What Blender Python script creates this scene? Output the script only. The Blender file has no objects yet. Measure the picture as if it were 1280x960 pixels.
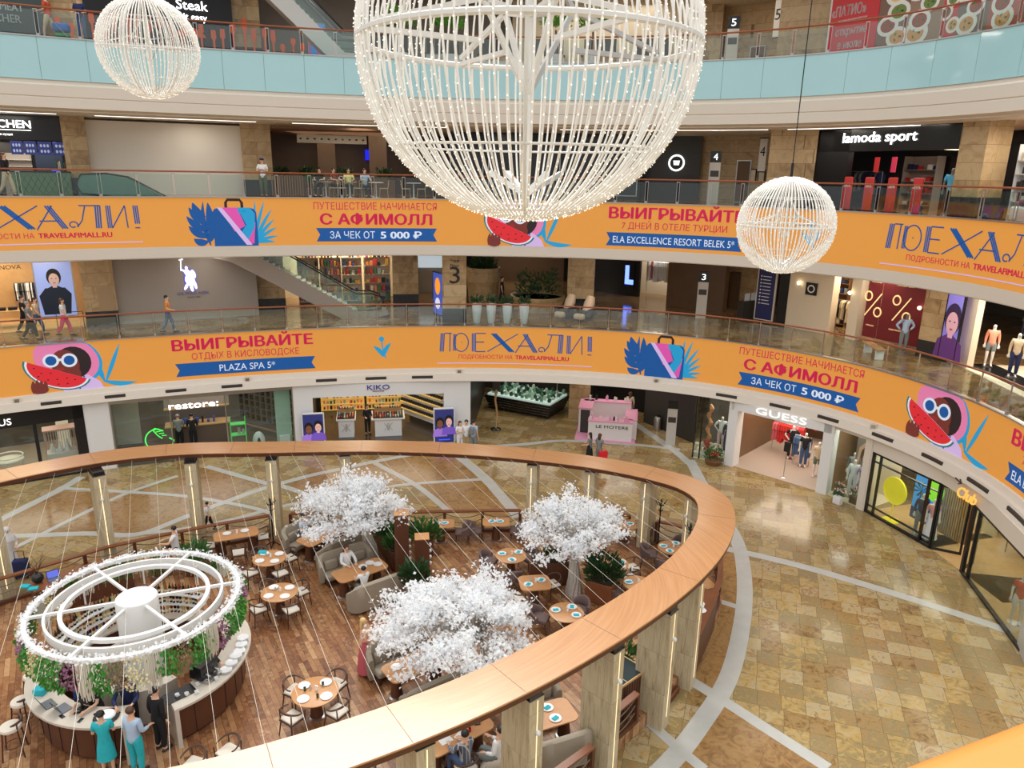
import bpy, bmesh, math, random
import numpy as np
from mathutils import Vector, Matrix
random.seed(7)
PI = math.pi
scn = bpy.context.scene
COL = scn.collection

# ------------------------------------------------------------------ camera
CF, CTH, CRO, CZ = 922.0, 0.279, 0.018, 13.62
_r0 = np.array([1.0, 0, 0]); _u0 = np.array([0, math.sin(CTH), math.cos(CTH)])
C_FWD = np.array([0, math.cos(CTH), -math.sin(CTH)])
C_R = _r0*math.cos(CRO) + _u0*math.sin(CRO)
C_UP = -_r0*math.sin(CRO) + _u0*math.cos(CRO)
cd = bpy.data.cameras.new('camera'); cam = bpy.data.objects.new('camera', cd); COL.objects.link(cam)
cd.sensor_width = 36; cd.lens = CF/1280*36; cd.clip_end = 300; cd.clip_start = 0.05
cam.matrix_world = Matrix(((C_R[0], C_UP[0], -C_FWD[0], 0), (C_R[1], C_UP[1], -C_FWD[1], 0), (C_R[2], C_UP[2], -C_FWD[2], CZ), (0, 0, 0, 1)))
scn.camera = cam
# ------------------------------------------------------------------ light and exposure
scn.view_settings.view_transform = 'Standard'; scn.view_settings.look = 'None'
scn.view_settings.gamma = 1.0; scn.view_settings.use_curve_mapping = False
scn.view_settings.exposure = 0.24
w = bpy.data.worlds.new('daylight'); scn.world = w; w.use_nodes = True
nt = w.node_tree; nt.nodes.clear()
o_ = nt.nodes.new('ShaderNodeOutputWorld'); b_ = nt.nodes.new('ShaderNodeBackground')
tc_ = nt.nodes.new('ShaderNodeTexCoord'); sp_ = nt.nodes.new('ShaderNodeSeparateXYZ'); rp_ = nt.nodes.new('ShaderNodeValToRGB')
nt.links.new(tc_.outputs['Generated'], sp_.inputs[0]); nt.links.new(sp_.outputs['Z'], rp_.inputs[0])
rp_.color_ramp.elements[0].position = 0.0; rp_.color_ramp.elements[0].color = (.27, .27, .28, 1)
rp_.color_ramp.elements[1].position = 0.55; rp_.color_ramp.elements[1].color = (1.0, 1.0, 1.0, 1)
nt.links.new(rp_.outputs[0], b_.inputs[0]); b_.inputs[1].default_value = 1.25
nt.links.new(b_.outputs[0], o_.inputs[0])
sd = bpy.data.lights.new('sun', 'SUN'); sd.energy = 2.5; sd.angle = 0.55; sd.color = (1, .97, .92)
so = bpy.data.objects.new('sun', sd); COL.objects.link(so); so.rotation_euler = (math.radians(-42), math.radians(-6), 0)

# ------------------------------------------------------------------ measuring helpers (surveyed pixel -> point of the place)
def ray(x, y):
    return C_FWD + (x-640)/CF*C_R - (y-480)/CF*C_UP
def at(x, y, z):
    d = ray(x, y); s = (z-CZ)/d[2]; return Vector((d[0]*s, d[1]*s, z))
def pj(P):
    P = np.array(P, float) - np.array([0, 0, CZ]); d = P@C_FWD
    return 640+CF*(P@C_R)/d, 480-CF*(P@C_UP)/d
EC = (-8.345, 18.774); EA, EB, ET, EE = 25.7, 16.37, .361, .953
def E(t, off=0.0, z=0.0):
    c, s = math.cos(t), math.sin(t)
    u = (EA+off)*math.copysign(abs(c)**EE, c); v = (EB+off)*math.copysign(abs(s)**EE, s)
    return Vector((EC[0]+u*math.cos(ET)-v*math.sin(ET), EC[1]+u*math.sin(ET)+v*math.cos(ET), z))
def tx(x, off=0.0, z=0.0):
    lo, hi = -0.55, 2.15           # image x falls as t grows
    for _ in range(40):
        m = (lo+hi)/2
        P = E(m, off, z)
        px = pj(P)[0]
        if (np.array(P)-np.array([0, 0, CZ]))@C_FWD < .5: px = -9e9 if m > 1 else 9e9
        if px > x: lo = m
        else: hi = m
    return (lo+hi)/2
# heights of the levels
F2, F3, F4, F5 = 0.0, 6.08, 12.30, 18.51
B3, B4, B5 = 3.92, 10.14, 16.91
DK = 0.35
# ------------------------------------------------------------------ materials
MATS = {}
def mat(name, col=(.8, .8, .8), rough=.5, metal=0.0, emit=0.0, ecol=None, alpha=1.0, spec=.5, var=0.0, vscale=3.0, trans=0.0, bump=0.0, coat=0.0, stretch=None):
    if name in MATS: return MATS[name]
    m = bpy.data.materials.new(name); m.use_nodes = True
    nt = m.node_tree; b = nt.nodes['Principled BSDF']
    b.inputs['Base Color'].default_value = (*col, 1); b.inputs['Roughness'].default_value = rough
    b.inputs['Metallic'].default_value = metal; b.inputs['Specular IOR Level'].default_value = spec
    if coat: b.inputs['Coat Weight'].default_value = coat
    if emit:
        b.inputs['Emission Color'].default_value = (*(ecol or col), 1); b.inputs['Emission Strength'].default_value = emit
    if trans: b.inputs['Transmission Weight'].default_value = trans
    if alpha < 1: b.inputs['Alpha'].default_value = alpha
    if var or bump:
        tc = nt.nodes.new('ShaderNodeTexCoord'); mp = nt.nodes.new('ShaderNodeMapping'); n = nt.nodes.new('ShaderNodeTexNoise')
        n.inputs['Scale'].default_value = vscale; n.inputs['Detail'].default_value = 5
        if stretch: mp.inputs['Scale'].default_value = stretch
        nt.links.new(tc.outputs['Object'], mp.inputs[0]); nt.links.new(mp.outputs[0], n.inputs['Vector'])
        if var:
            mx = nt.nodes.new('ShaderNodeMix'); mx.data_type = 'RGBA'
            mx.inputs['A'].default_value = (*[max(0, c*(1-var)) for c in col], 1); mx.inputs['B'].default_value = (*[min(1, c*(1+var)) for c in col], 1)
            nt.links.new(n.outputs['Fac'], mx.inputs['Factor']); nt.links.new(mx.outputs['Result'], b.inputs['Base Color'])
        if bump:
            bp = nt.nodes.new('ShaderNodeBump'); bp.inputs['Strength'].default_value = bump; bp.inputs['Distance'].default_value = .02
            nt.links.new(n.outputs['Fac'], bp.inputs['Height']); nt.links.new(bp.outputs[0], b.inputs['Normal'])
    MATS[name] = m; return m
def ramp(nt, stops, interp='LINEAR'):
    r = nt.nodes.new('ShaderNodeValToRGB'); e = r.color_ramp.elements; r.color_ramp.interpolation = interp
    while len(e) > 1: e.remove(e[-1])
    e[0].position = stops[0][0]; e[0].color = (*stops[0][1], 1)
    for p, c in stops[1:]:
        k = e.new(p); k.color = (*c, 1)
    return r
def tile_mat(name, size, rot, cols, rough=.25, grout=(.25, .2, .13), vein=.35, gw=.012, off=0.0, coords='Object', vs=2.2, lenx=1.0, vertical=False, spec=.5):
    """square or running-bond tiles, one random tone per tile, with stone veining"""
    if name in MATS: return MATS[name]
    m = bpy.data.materials.new(name); m.use_nodes = True; nt = m.node_tree; L = nt.links.new; b = nt.nodes['Principled BSDF']
    tc = nt.nodes.new('ShaderNodeTexCoord'); mr = nt.nodes.new('ShaderNodeMapping'); mr.inputs['Rotation'].default_value = (0, 0, rot); mp = nt.nodes.new('ShaderNodeMapping')
    mp.inputs['Scale'].default_value = (1/(size*lenx), 1/size, 1/size); L(mr.outputs[0], mp.inputs[0])
    if vertical:
        s0 = nt.nodes.new('ShaderNodeSeparateXYZ'); L(tc.outputs[coords], s0.inputs[0]); a0 = nt.nodes.new('ShaderNodeMath'); a0.operation = 'ADD'; L(s0.outputs['X'], a0.inputs[0]); L(s0.outputs['Y'], a0.inputs[1])
        c0 = nt.nodes.new('ShaderNodeCombineXYZ'); L(a0.outputs[0], c0.inputs[0]); L(s0.outputs['Z'], c0.inputs[1]); L(c0.outputs[0], mr.inputs[0])
    else: L(tc.outputs[coords], mr.inputs[0])
    sp = nt.nodes.new('ShaderNodeSeparateXYZ'); L(mp.outputs[0], sp.inputs[0])
    def math_(op, a, bb=None, v=None):
        n = nt.nodes.new('ShaderNodeMath'); n.operation = op
        if hasattr(a, 'is_linked') or not isinstance(a, (int, float)): L(a, n.inputs[0])
        else: n.inputs[0].default_value = a
        if bb is not None:
            if isinstance(bb, (int, float)): n.inputs[1].default_value = bb
            else: L(bb, n.inputs[1])
        return n.outputs[0]
    fy = math_('FLOOR', sp.outputs['Y'])
    wn0 = nt.nodes.new('ShaderNodeTexWhiteNoise'); wn0.noise_dimensions = '1D'; L(fy, wn0.inputs['W'])
    xo = math_('ADD', sp.outputs['X'], math_('MULTIPLY', wn0.outputs['Value'], off))
    fx = math_('FLOOR', xo)
    cb = nt.nodes.new('ShaderNodeCombineXYZ'); L(fx, cb.inputs[0]); L(fy, cb.inputs[1])
    wn = nt.nodes.new('ShaderNodeTexWhiteNoise'); wn.noise_dimensions = '2D'; L(cb.outputs[0], wn.inputs['Vector'])
    nz = nt.nodes.new('ShaderNodeTexNoise'); nz.inputs['Scale'].default_value = vs; nz.inputs['Detail'].default_value = 8; nz.inputs['Distortion'].default_value = 1.6; nz.inputs['Roughness'].default_value = .65
    ad = nt.nodes.new('ShaderNodeVectorMath'); ad.operation = 'ADD'; sc = nt.nodes.new('ShaderNodeVectorMath'); sc.operation = 'SCALE'; sc.inputs['Scale'].default_value = 17.0
    L(wn.outputs['Color'], sc.inputs[0]); L(tc.outputs[coords], ad.inputs[0]); L(sc.outputs[0], ad.inputs[1]); L(ad.outputs[0], nz.inputs['Vector'])
    tone = math_('ADD', math_('MULTIPLY', wn.outputs['Value'], 1-vein), math_('MULTIPLY', math_('SUBTRACT', math_('MULTIPLY', nz.outputs['Fac'], 2.4), .7), vein))
    n_ = len(cols); rp = ramp(nt, [(i/(n_-1), c) for i, c in enumerate(cols)]); L(tone, rp.inputs[0])
    ex = math_('ABSOLUTE', math_('SUBTRACT', math_('FRACT', xo), .5)); ey = math_('ABSOLUTE', math_('SUBTRACT', math_('FRACT', sp.outputs['Y']), .5))
    gx = math_('GREATER_THAN', ex, .5-gw/size/lenx/2); gy = math_('GREATER_THAN', ey, .5-gw/size/2); g = math_('MAXIMUM', gx, gy)
    mx = nt.nodes.new('ShaderNodeMix'); mx.data_type = 'RGBA'; L(g, mx.inputs['Factor']); L(rp.outputs[0], mx.inputs['A']); mx.inputs['B'].default_value = (*grout, 1)
    L(mx.outputs['Result'], b.inputs['Base Color'])
    b.inputs['Roughness'].default_value = rough; b.inputs['Specular IOR Level'].default_value = spec; MATS[name] = m; return m
def glass_mat(name, tint=(.85, .95, .93), alpha=.12, rough=.03):
    """thin pane: mostly see-through with a mirror reflection, no refraction"""
    if name in MATS: return MATS[name]
    m = bpy.data.materials.new(name); m.use_nodes = True; nt = m.node_tree; L = nt.links.new
    for n in list(nt.nodes): nt.nodes.remove(n)
    o = nt.nodes.new('ShaderNodeOutputMaterial'); tr = nt.nodes.new('ShaderNodeBsdfTransparent'); gl = nt.nodes.new('ShaderNodeBsdfGlossy'); fr = nt.nodes.new('ShaderNodeFresnel')
    ms = nt.nodes.new('ShaderNodeMixShader'); fr.inputs['IOR'].default_value = 1.33; gl.inputs['Roughness'].default_value = rough
    tr.inputs['Color'].default_value = (*tint, 1)
    mu = nt.nodes.new('ShaderNodeMath'); mu.operation = 'MULTIPLY_ADD'; L(fr.outputs[0], mu.inputs[0]); mu.inputs[1].default_value = .38; mu.inputs[2].default_value = alpha*.25
    L(mu.outputs[0], ms.inputs[0]); L(tr.outputs[0], ms.inputs[1]); L(gl.outputs[0], ms.inputs[2]); L(ms.outputs[0], o.inputs[0])
    MATS[name] = m; return m
def srgb(r, g, b):
    f = lambda c: (c/255/12.92) if c/255 <= .04045 else ((c/255+.055)/1.055)**2.4
    return (f(r), f(g), f(b))
# ------------------------------------------------------------------ mesh builder
class MB:
    def __init__(s): s.v = []; s.f = []; s.mi = []; s.mats = []; s.cur = 0; s.M = None
    def use(s, m):
        if m not in s.mats: s.mats.append(m)
        s.cur = s.mats.index(m); return s
    def add(s, vs, fs):
        k = len(s.v)
        if s.M is not None: vs = [tuple(s.M@Vector(p)) for p in vs]
        s.v += [tuple(p) for p in vs]
        for f in fs: s.f.append([k+i for i in f]); s.mi.append(s.cur)
        return s
    def box(s, c, d, rz=0.0, taper=1.0):
        x, y, z = [q/2 for q in d]; ca, sa = math.cos(rz), math.sin(rz); vs = []
        for sx, sy, sz in ((-1,-1,-1),(1,-1,-1),(1,1,-1),(-1,1,-1),(-1,-1,1),(1,-1,1),(1,1,1),(-1,1,1)):
            k = taper if sz > 0 else 1
            a, b = sx*x*k, sy*y*k; vs.append((c[0]+a*ca-b*sa, c[1]+a*sa+b*ca, c[2]+sz*z))
        return s.add(vs, [(3,2,1,0),(4,5,6,7),(0,1,5,4),(1,2,6,5),(2,3,7,6),(3,0,4,7)])
    def prism(s, poly, z0, z1):
        n = len(poly); A = sum(poly[i][0]*poly[(i+1)%n][1]-poly[(i+1)%n][0]*poly[i][1] for i in range(n))
        if A < 0: poly = poly[::-1]
        vs = [(p[0], p[1], z0) for p in poly]+[(p[0], p[1], z1) for p in poly]
        fs = [tuple(range(n))[::-1], tuple(range(n, 2*n))]+[(i, (i+1)%n, n+(i+1)%n, n+i) for i in range(n)]
        return s.add(vs, fs)
    def tube(s, pts, r, n=8, closed=False, caps=True):
        pts = [Vector(p) for p in pts]; m = len(pts); rs = r if isinstance(r, (list, tuple)) else [r]*m
        vs, fs = [], []; pn = None
        for i, p in enumerate(pts):
            if closed: d = pts[(i+1)%m]-pts[i-1]
            else: d = pts[min(i+1, m-1)]-pts[max(i-1, 0)]
            d.normalize()
            if pn is None:
                a = Vector((0, 0, 1)) if abs(d.z) < .9 else Vector((1, 0, 0)); nx = d.cross(a).normalized()
            else:
                nx = (pn-d*pn.dot(d)); nx = nx.normalized() if nx.length > 1e-6 else d.orthogonal().normalized()
            pn = nx; ny = d.cross(nx)
            for k in range(n):
                a = 2*PI*(k+.5)/n; vs.append(p+(nx*math.cos(a)+ny*math.sin(a))*rs[i])
        R = m if closed else m-1
        for i in range(R):
            for k in range(n):
                a, b = i*n+k, i*n+(k+1)%n; c, d_ = ((i+1)%m)*n+(k+1)%n, ((i+1)%m)*n+k; fs.append((a, b, c, d_))
        if caps and not closed: fs += [tuple(range(n))[::-1], tuple(range((m-1)*n, m*n))]
        return s.add(vs, fs)
    def lathe(s, prof, c=(0, 0, 0), n=20, sx=1.0, sy=1.0, rz=0.0):
        vs, fs = [], []; m = len(prof); ca, sa = math.cos(rz), math.sin(rz)
        for r, z in prof:
            for k in range(n):
                a = 2*PI*k/n; x, y = r*math.cos(a)*sx, r*math.sin(a)*sy
                vs.append((c[0]+x*ca-y*sa, c[1]+x*sa+y*ca, c[2]+z))
        for i in range(m-1):
            for k in range(n): fs.append((i*n+k, i*n+(k+1)%n, (i+1)*n+(k+1)%n, (i+1)*n+k))
        fs += [tuple(range(n))[::-1], tuple(range((m-1)*n, m*n))]
        return s.add(vs, fs)
    def ball(s, c, r, n=12, m=7):
        r = r if isinstance(r, (list, tuple)) else (r, r, r)
        vs = [(c[0], c[1], c[2]-r[2])]; fs = []
        for i in range(1, m):
            th = -PI/2+PI*i/m
            for k in range(n): a = 2*PI*k/n; vs.append((c[0]+r[0]*math.cos(th)*math.cos(a), c[1]+r[1]*math.cos(th)*math.sin(a), c[2]+r[2]*math.sin(th)))
        vs.append((c[0], c[1], c[2]+r[2])); T = len(vs)-1
        for k in range(n):
            fs.append((0, 1+(k+1)%n, 1+k)); fs.append((T, T-n+k, T-n+(k+1)%n))
            for i in range(m-2): fs.append((1+i*n+k, 1+i*n+(k+1)%n, 1+(i+1)*n+(k+1)%n, 1+(i+1)*n+k))
        return s.add(vs, fs)
    def rbox(s, c, d, r=.03, rz=0.0, seg=3):
        """box with rounded edges"""
        bm = bmesh.new(); bmesh.ops.create_cube(bm, size=1.0)
        for v in bm.verts: v.co = Vector((v.co.x*d[0], v.co.y*d[1], v.co.z*d[2]))
        bmesh.ops.bevel(bm, geom=list(bm.edges), offset=min(r, min(d)*.49), segments=seg, affect='EDGES', profile=.5)
        bm.verts.index_update(); R = Matrix.Rotation(rz, 3, 'Z')
        s.add([R@v.co+Vector(c) for v in bm.verts], [[v.index for v in f.verts] for f in bm.faces]); bm.free(); return s
    def sweep(s, prof, path, closed=False):
        """cross-section [(side, up)] along a plan path [(point, outward normal)]"""
        n, m = len(prof), len(path); vs, fs = [], []
        for p, nn in path:
            for a, b in prof: vs.append((p[0]+nn[0]*a, p[1]+nn[1]*a, p[2]+b))
        R = m if closed else m-1
        for i in range(R):
            j = (i+1) % m
            for k in range(n): fs.append((i*n+k, j*n+k, j*n+(k+1)%n, i*n+(k+1)%n))
        if not closed: fs += [tuple(range(n)), tuple(range((m-1)*n, m*n))[::-1]]
        return s.add(vs, fs)
    def build(s, name, m=None, parent=None, smooth=35, loc=None, rz=None):
        me = bpy.data.meshes.new(name); me.from_pydata(s.v, [], s.f)
        if m is not None and not s.mats: me.materials.append(m)
        else:
            for k in s.mats: me.materials.append(k)
            me.polygons.foreach_set('material_index', s.mi)
        bm = bmesh.new(); bm.from_mesh(me); bmesh.ops.recalc_face_normals(bm, faces=bm.faces); bm.to_mesh(me); bm.free()
        if smooth:
            me.polygons.foreach_set('use_smooth', [True]*len(me.polygons)); me.set_sharp_from_angle(angle=math.radians(smooth))
        o = bpy.data.objects.new(name, me); COL.objects.link(o)
        if parent is not None: o.parent = parent
        if loc is not None: o.location = loc
        if rz is not None: o.rotation_euler = (0, 0, rz)
        return o
def tag(o, label=None, cat=None, group=None, kind=None):
    if label: o['label'] = label
    if cat: o['category'] = cat
    if group: o['group'] = group
    if kind: o['kind'] = kind
    return o
def empty(name, loc=(0, 0, 0), rz=0.0, label=None, cat=None, group=None):
    o = bpy.data.objects.new(name, None); COL.objects.link(o); o.location = loc; o.rotation_euler = (0, 0, rz); o.empty_display_size = .1
    return tag(o, label, cat, group)
def struct(mb, name, m=None, smooth=35): return tag(mb.build(name, m, smooth=smooth), kind='structure')
def copy_tree(o, parent=None):
    c = o.copy(); COL.objects.link(c)
    if parent is not None: c.parent = parent
    for ch in list(o.children): copy_tree(ch, c)
    return c
# ---- lettering -> 2-D polygons, kept as (verts, faces) in a plane whose unit is the capital height
_TX = {}
def text2d(body, bold=0.0, shear=0.0):
    k = (body, bold, shear); bold0 = bold*1.5
    if k in _TX: return _TX[k]
    cu = bpy.data.curves.new('t', 'FONT'); cu.body = body;  cu.shear = shear; cu.resolution_u = 3; cu.size = 1.0
    ob = bpy.data.objects.new('t', cu); me = bpy.data.meshes.new_from_object(ob)
    v = [(p.co.x/.73, p.co.y/.73) for p in me.vertices]; f = [list(p.vertices) for p in me.polygons]
    bpy.data.objects.remove(ob); bpy.data.curves.remove(cu); bpy.data.meshes.remove(me)
    if bold0 and v:
        n0 = len(v); f0 = [list(q) for q in f]; v0 = list(v)
        for k_, (dx, dy) in enumerate(((bold0, 0), (bold0*2, 0), (bold0, bold0*.5), (bold0, -bold0*.5))):
            f += [[i+n0*(k_+1) for i in q] for q in f0]; v += [(p[0]+dx, p[1]+dy) for p in v0]
    if v:
        x0 = min(p[0] for p in v); v = [(p[0]-x0, p[1]) for p in v]
    _TX[k] = (v, f); return _TX[k]
def flat_letters(mb, body, origin, right, up, nrm, height, width=None, bold=0.0, shear=0.0, depth=.02, center=True):
    """solid letters standing on a flat wall"""
    v, f = text2d(body, bold, shear); W = max(p[0] for p in v); sx = (width/W) if width else height
    o = Vector(origin); r = Vector(right).normalized(); u = Vector(up).normalized(); n = Vector(nrm).normalized()
    c0 = W/2 if center else 0
    base = [o+r*((p[0]-c0)*sx)+u*(p[1]*height) for p in v]; N = len(v)
    fs = [list(q) for q in f]+[[i+N for i in q][::-1] for q in f]
    ec = {}
    for q in f:
        for i in range(len(q)):
            a, b = q[i], q[(i+1) % len(q)]; ec[(a, b)] = 1
    for (a, b) in ec:
        if (b, a) not in ec: fs.append([a, b, b+N, a+N])
    mb.add([p+n*depth for p in base]+base, fs); return mb
# ------------------------------------------------------------------ shared materials
M_BEIGE = mat('beige_paint', srgb(222, 212, 198), .6)
M_CEIL = mat('ceiling_paint', srgb(225, 218, 206), .8)
M_WHITE = mat('white_paint', (.80, .80, .79), .5)
M_GREYHOARD = mat('grey_hoarding', srgb(166, 156, 147), .7)
M_LHOARD = mat('light_hoarding', srgb(232, 224, 212), .7)
M_TRAV = tile_mat('travertine_pillar', .62, 0, [srgb(120, 92, 60), srgb(176, 146, 104), srgb(200, 172, 130), srgb(160, 130, 90)], .35, srgb(120, 95, 65), .55, .012, .5, vs=1.2, lenx=2.2, vertical=True)
M_BLACK = mat('black_gloss', (.012, .012, .013), .25)
M_DARK = mat('dark_wall', (.045, .04, .036), .4)
M_BLKSTONE = mat('black_stone', (.03, .03, .032), .15, var=.5, vscale=4)
M_STEEL = mat('brushed_steel', (.55, .54, .52), .3, 1.0)
M_RAILW = mat('rail_wood', srgb(150, 84, 52), .35, var=.2, vscale=5)
M_GLASS = glass_mat('clear_glass', (.90, .97, .95), .25)
M_BLUEG = mat('backpainted_blue_glass', srgb(176, 220, 226), .08, var=.05, vscale=.5, coat=.6)
M_ORANGE = mat('led_orange', srgb(190, 128, 56), .6, emit=.40, ecol=srgb(226, 154, 66))
def led(name, r, g, b): return mat('led_'+name, srgb(r*.85, g*.85, b*.85), .6, emit=.36, ecol=srgb(r, g, b))
L_BLUE, L_DBLUE, L_SKY = led('blue', 6, 84, 158), led('navy', 8, 76, 150), led('cyan', 30, 160, 214)
L_RED, L_MAG, L_PINK, L_LIL = led('red', 226, 40, 52), led('magenta', 205, 24, 78), led('pink', 232, 130, 178), led('lilac', 214, 186, 238)
L_WHITE, L_BROWN, L_DARK, L_GREEN, L_HPINK = led('white', 225, 235, 250), led('skin', 118, 48, 40), led('darkhair', 40, 26, 30), led('rind', 40, 120, 120), led('hotpink', 224, 84, 176)
M_LAMP = mat('lamp_white', (1, .96, .88), .5, emit=6.0)
M_LAMPC = mat('lamp_cool', (1, .97, .9), .5, emit=1.5)
M_SIGNW = mat('sign_white', (1, 1, 1), .5, emit=1.1)
M_MARB = mat('white_marble', srgb(186, 186, 180), .22, var=.14, vscale=2.2)
M_FLOOR = tile_mat('golden_stone_floor', .62, .32, [srgb(90, 68, 38), srgb(126, 98, 58), srgb(158, 128, 82), srgb(136, 122, 88), srgb(176, 146, 88), srgb(172, 158, 124), srgb(146, 108, 58), srgb(206, 194, 168)], .15, srgb(112, 92, 62), .42, .012, .35, vs=3.0, spec=.34)
M_FLOORB = tile_mat('brown_stone_floor', 2.4, .55, [srgb(104, 76, 44), srgb(140, 104, 62), srgb(164, 128, 80), srgb(132, 104, 66)], .16, srgb(110, 85, 55), .85, .008, .0, vs=2.8)
M_GFLOOR = tile_mat('gallery_floor', .6, .1, [srgb(96, 74, 48), srgb(140, 108, 70), srgb(166, 134, 94)], .10, srgb(80, 60, 40), .5, .01, .3)
M_SHOPF = mat('shop_floor', srgb(168, 150, 130), .25)
M_SHOPD = mat('shop_floor_dark', srgb(70, 62, 56), .2)
# ------------------------------------------------------------------ arc length along the atrium edge
_T = np.linspace(2.35, -0.75, 1600)
_P = np.array([E(t, 0, 0)[:2] for t in _T]); _S = np.r_[0, np.cumsum(np.hypot(*(np.diff(_P, axis=0).T)))]
def s_of(t): return float(np.interp(-t, -_T, _S))
def t_of(s): return float(np.interp(s, _S, _T))
def Eo(t, off, z): return E(t, off, z)
def path(off, z, t0=2.14, t1=-.52, n=110):
    out = []
    for i in range(n+1):
        t = t0+(t1-t0)*i/n; p = E(t, off, z); a = E(t+.004, off, z); b = E(t-.004, off, z); d = (b-a).normalized()
        nn = Vector((d.y, -d.x)); c = Vector(EC)
        if nn.dot(Vector((p.x, p.y))-c) < 0: nn = -nn
        out.append((p, nn))
    return out
# ------------------------------------------------------------------ ground floor
f = MB(); f.box((0, 22, -.15), (110, 100, .3)); struct(f, 'floor', M_FLOOR)
def strip(pts, wd, k, z=.006, m=M_MARB):
    P = [at(x, y, 0) for x, y in pts]; Q = []
    # smooth through the surveyed points
    for i in range(len(P)-1):
        p0, p1, p2, p3 = P[max(i-1, 0)], P[i], P[i+1], P[min(i+2, len(P)-1)]
        for j in range(6):
            u = j/6; Q.append(.5*((2*p1)+(p2-p0)*u+(2*p0-5*p1+4*p2-p3)*u*u+(3*p1-p0-3*p2+p3)*u**3))
    Q.append(P[-1]); b = MB(); pa = []
    for i, p in enumerate(Q):
        d = (Q[min(i+1, len(Q)-1)]-Q[max(i-1, 0)]).normalized(); pa.append((p, Vector((d.y, -d.x))))
    b.sweep([(-wd/2, 0), (wd/2, 0), (wd/2, z), (-wd/2, z)], pa); struct(b, 'trim_%d' % k, m)
STR = [([(862, 575), (900, 645), (914, 662), (926, 691), (931, 738), (925, 794), (908, 853), (869, 914), (838, 952), (800, 990)], .52),
 ([(880, 681), (932, 691), (1010, 710), (1098, 736), (1190, 765), (1290, 799)], .40), ([(842, 838), (901, 874), (960, 912), (1035, 960)], .36),
 ([(894, 750), (926, 760)], .26), ([(806, 898), (844, 932), (880, 962)], .30),
 ([(-10, 655), (75, 612), (102, 596)], .40), ([(72, 610), (160, 615), (228, 620), (275, 627), (320, 636), (352, 646)], .24),
 ([(20, 684), (110, 639), (160, 616), (222, 595)], .24), ([(-10, 671), (50, 669), (112, 667), (172, 668), (225, 649), (275, 630), (332, 610), (386, 595), (423, 587), (469, 577), (522, 567)], .34),
 ([(258, 583), (332, 604), (357, 609), (390, 621)], .32), ([(170, 668), (240, 660), (288, 650), (330, 639), (382, 627), (497, 607), (606, 599)], .26),
 ([(469, 579), (480, 585), (522, 608), (563, 641)], .30), ([(545, 556), (572, 570), (605, 597), (634, 629), (648, 647)], .50),
 ([(560, 566), (606, 559), (660, 555), (707, 551), (794, 556), (850, 562)], .3), ([(780, 520), (794, 530), (841, 562), (862, 580)], .42)]
for k, (pts, wd) in enumerate(STR): strip(pts, wd, k+1, .006+.0004*k)
def zone(pts, nm, z=.004, m=M_FLOORB):
    b = MB(); b.prism([tuple(at(x, y, 0)[:2]) for x, y in pts], .0, z); struct(b, nm, m)
Z = [[(-60, 676), (-30, 664), (75, 614), (160, 617), (110, 640), (50, 669)], [(165, 617), (228, 621), (275, 629), (225, 649), (172, 667), (110, 667), (60, 668), (110, 641)],
 [(160, 614), (222, 596), (262, 585), (330, 605), (275, 627), (228, 619)], [(386, 597), (424, 588), (470, 578), (520, 568), (560, 566), (603, 598), (497, 606), (384, 627), (357, 609), (332, 607)],
 [(500, 608), (605, 600), (640, 645), (563, 641), (524, 609)], [(880, 683), (920, 692), (924, 738), (918, 794), (900, 860), (872, 858), (838, 838), (830, 780), (860, 720)],
 [(903, 879), (960, 914), (1030, 962), (840, 970), (870, 920)]]
for k, z in enumerate(Z): zone(z, 'floor_inlay_%d' % (k+1), .003+.0003*k)
# ------------------------------------------------------------------ upper floor slabs, fascias
def slab(nm, ztop, zbot, off0, fm, cm):
    b = MB(); pa = path(off0, 0); b.use(cm)
    n = len(pa); ctr = pa
    vs, fs = [], []
    for p, nn in pa:
        for a, z in ((0, zbot), (30, zbot), (30, ztop), (0, ztop)): vs.append((p[0]+nn[0]*a, p[1]+nn[1]*a, z))
    b.add(vs, [(4*i, 4*i+4, 4*i+5, 4*i+1) for i in range(n-1)]+[(4*i, 4*i+3, 4*i+7, 4*i+4) for i in range(n-1)]+[(4*i+1, 4*i+5, 4*i+6, 4*i+2) for i in range(n-1)])
    b.use(fm); k = len(b.f); b.add(vs, [(4*i+3, 4*i+2, 4*i+6, 4*i+7) for i in range(n-1)])
    return struct(b, nm, smooth=0)
slab('floor_third', F3, 3.45, .06, M_GFLOOR, M_CEIL)
slab('floor_fourth', F4, 9.62, .06, M_GFLOOR, M_CEIL)
slab('floor_fifth', F5, 15.72, .06, M_GFLOOR, M_CEIL)
def rim(nm, prof, m, off=0.0):
    b = MB(); b.sweep(prof, path(off, 0)); return struct(b, nm, m, smooth=30)
# beige fascias below the screens (stepped like the photo)
rim('trim_fascia_third', [(-.02, 3.92), (-.10, 3.90), (-.16, 3.70), (-.30, 3.68), (-.42, 3.32), (.35, 3.32), (.35, 3.92)], M_BEIGE)
rim('trim_fascia_fourth', [(-.02, 10.14), (-.02, 9.66), (.45, 9.60), (.45, 10.14)], M_BEIGE)
rim('trim_fascia_fifth', [(.02, 16.91), (.02, 16.78), (-.16, 16.70), (-.16, 16.28), (-.12, 16.25), (-.16, 16.22), (-.16, 15.84), (.3, 15.66), (.8, 15.66), (.8, 16.91)], M_BEIGE)
rim('trim_edge_third', [(-.07, F3), (-.07, F3+.05), (.16, F3+.05), (.16, F3)], M_STEEL)
rim('trim_edge_fourth', [(-.07, F4), (-.07, F4+.05), (.16, F4+.05), (.16, F4)], M_STEEL)
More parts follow.
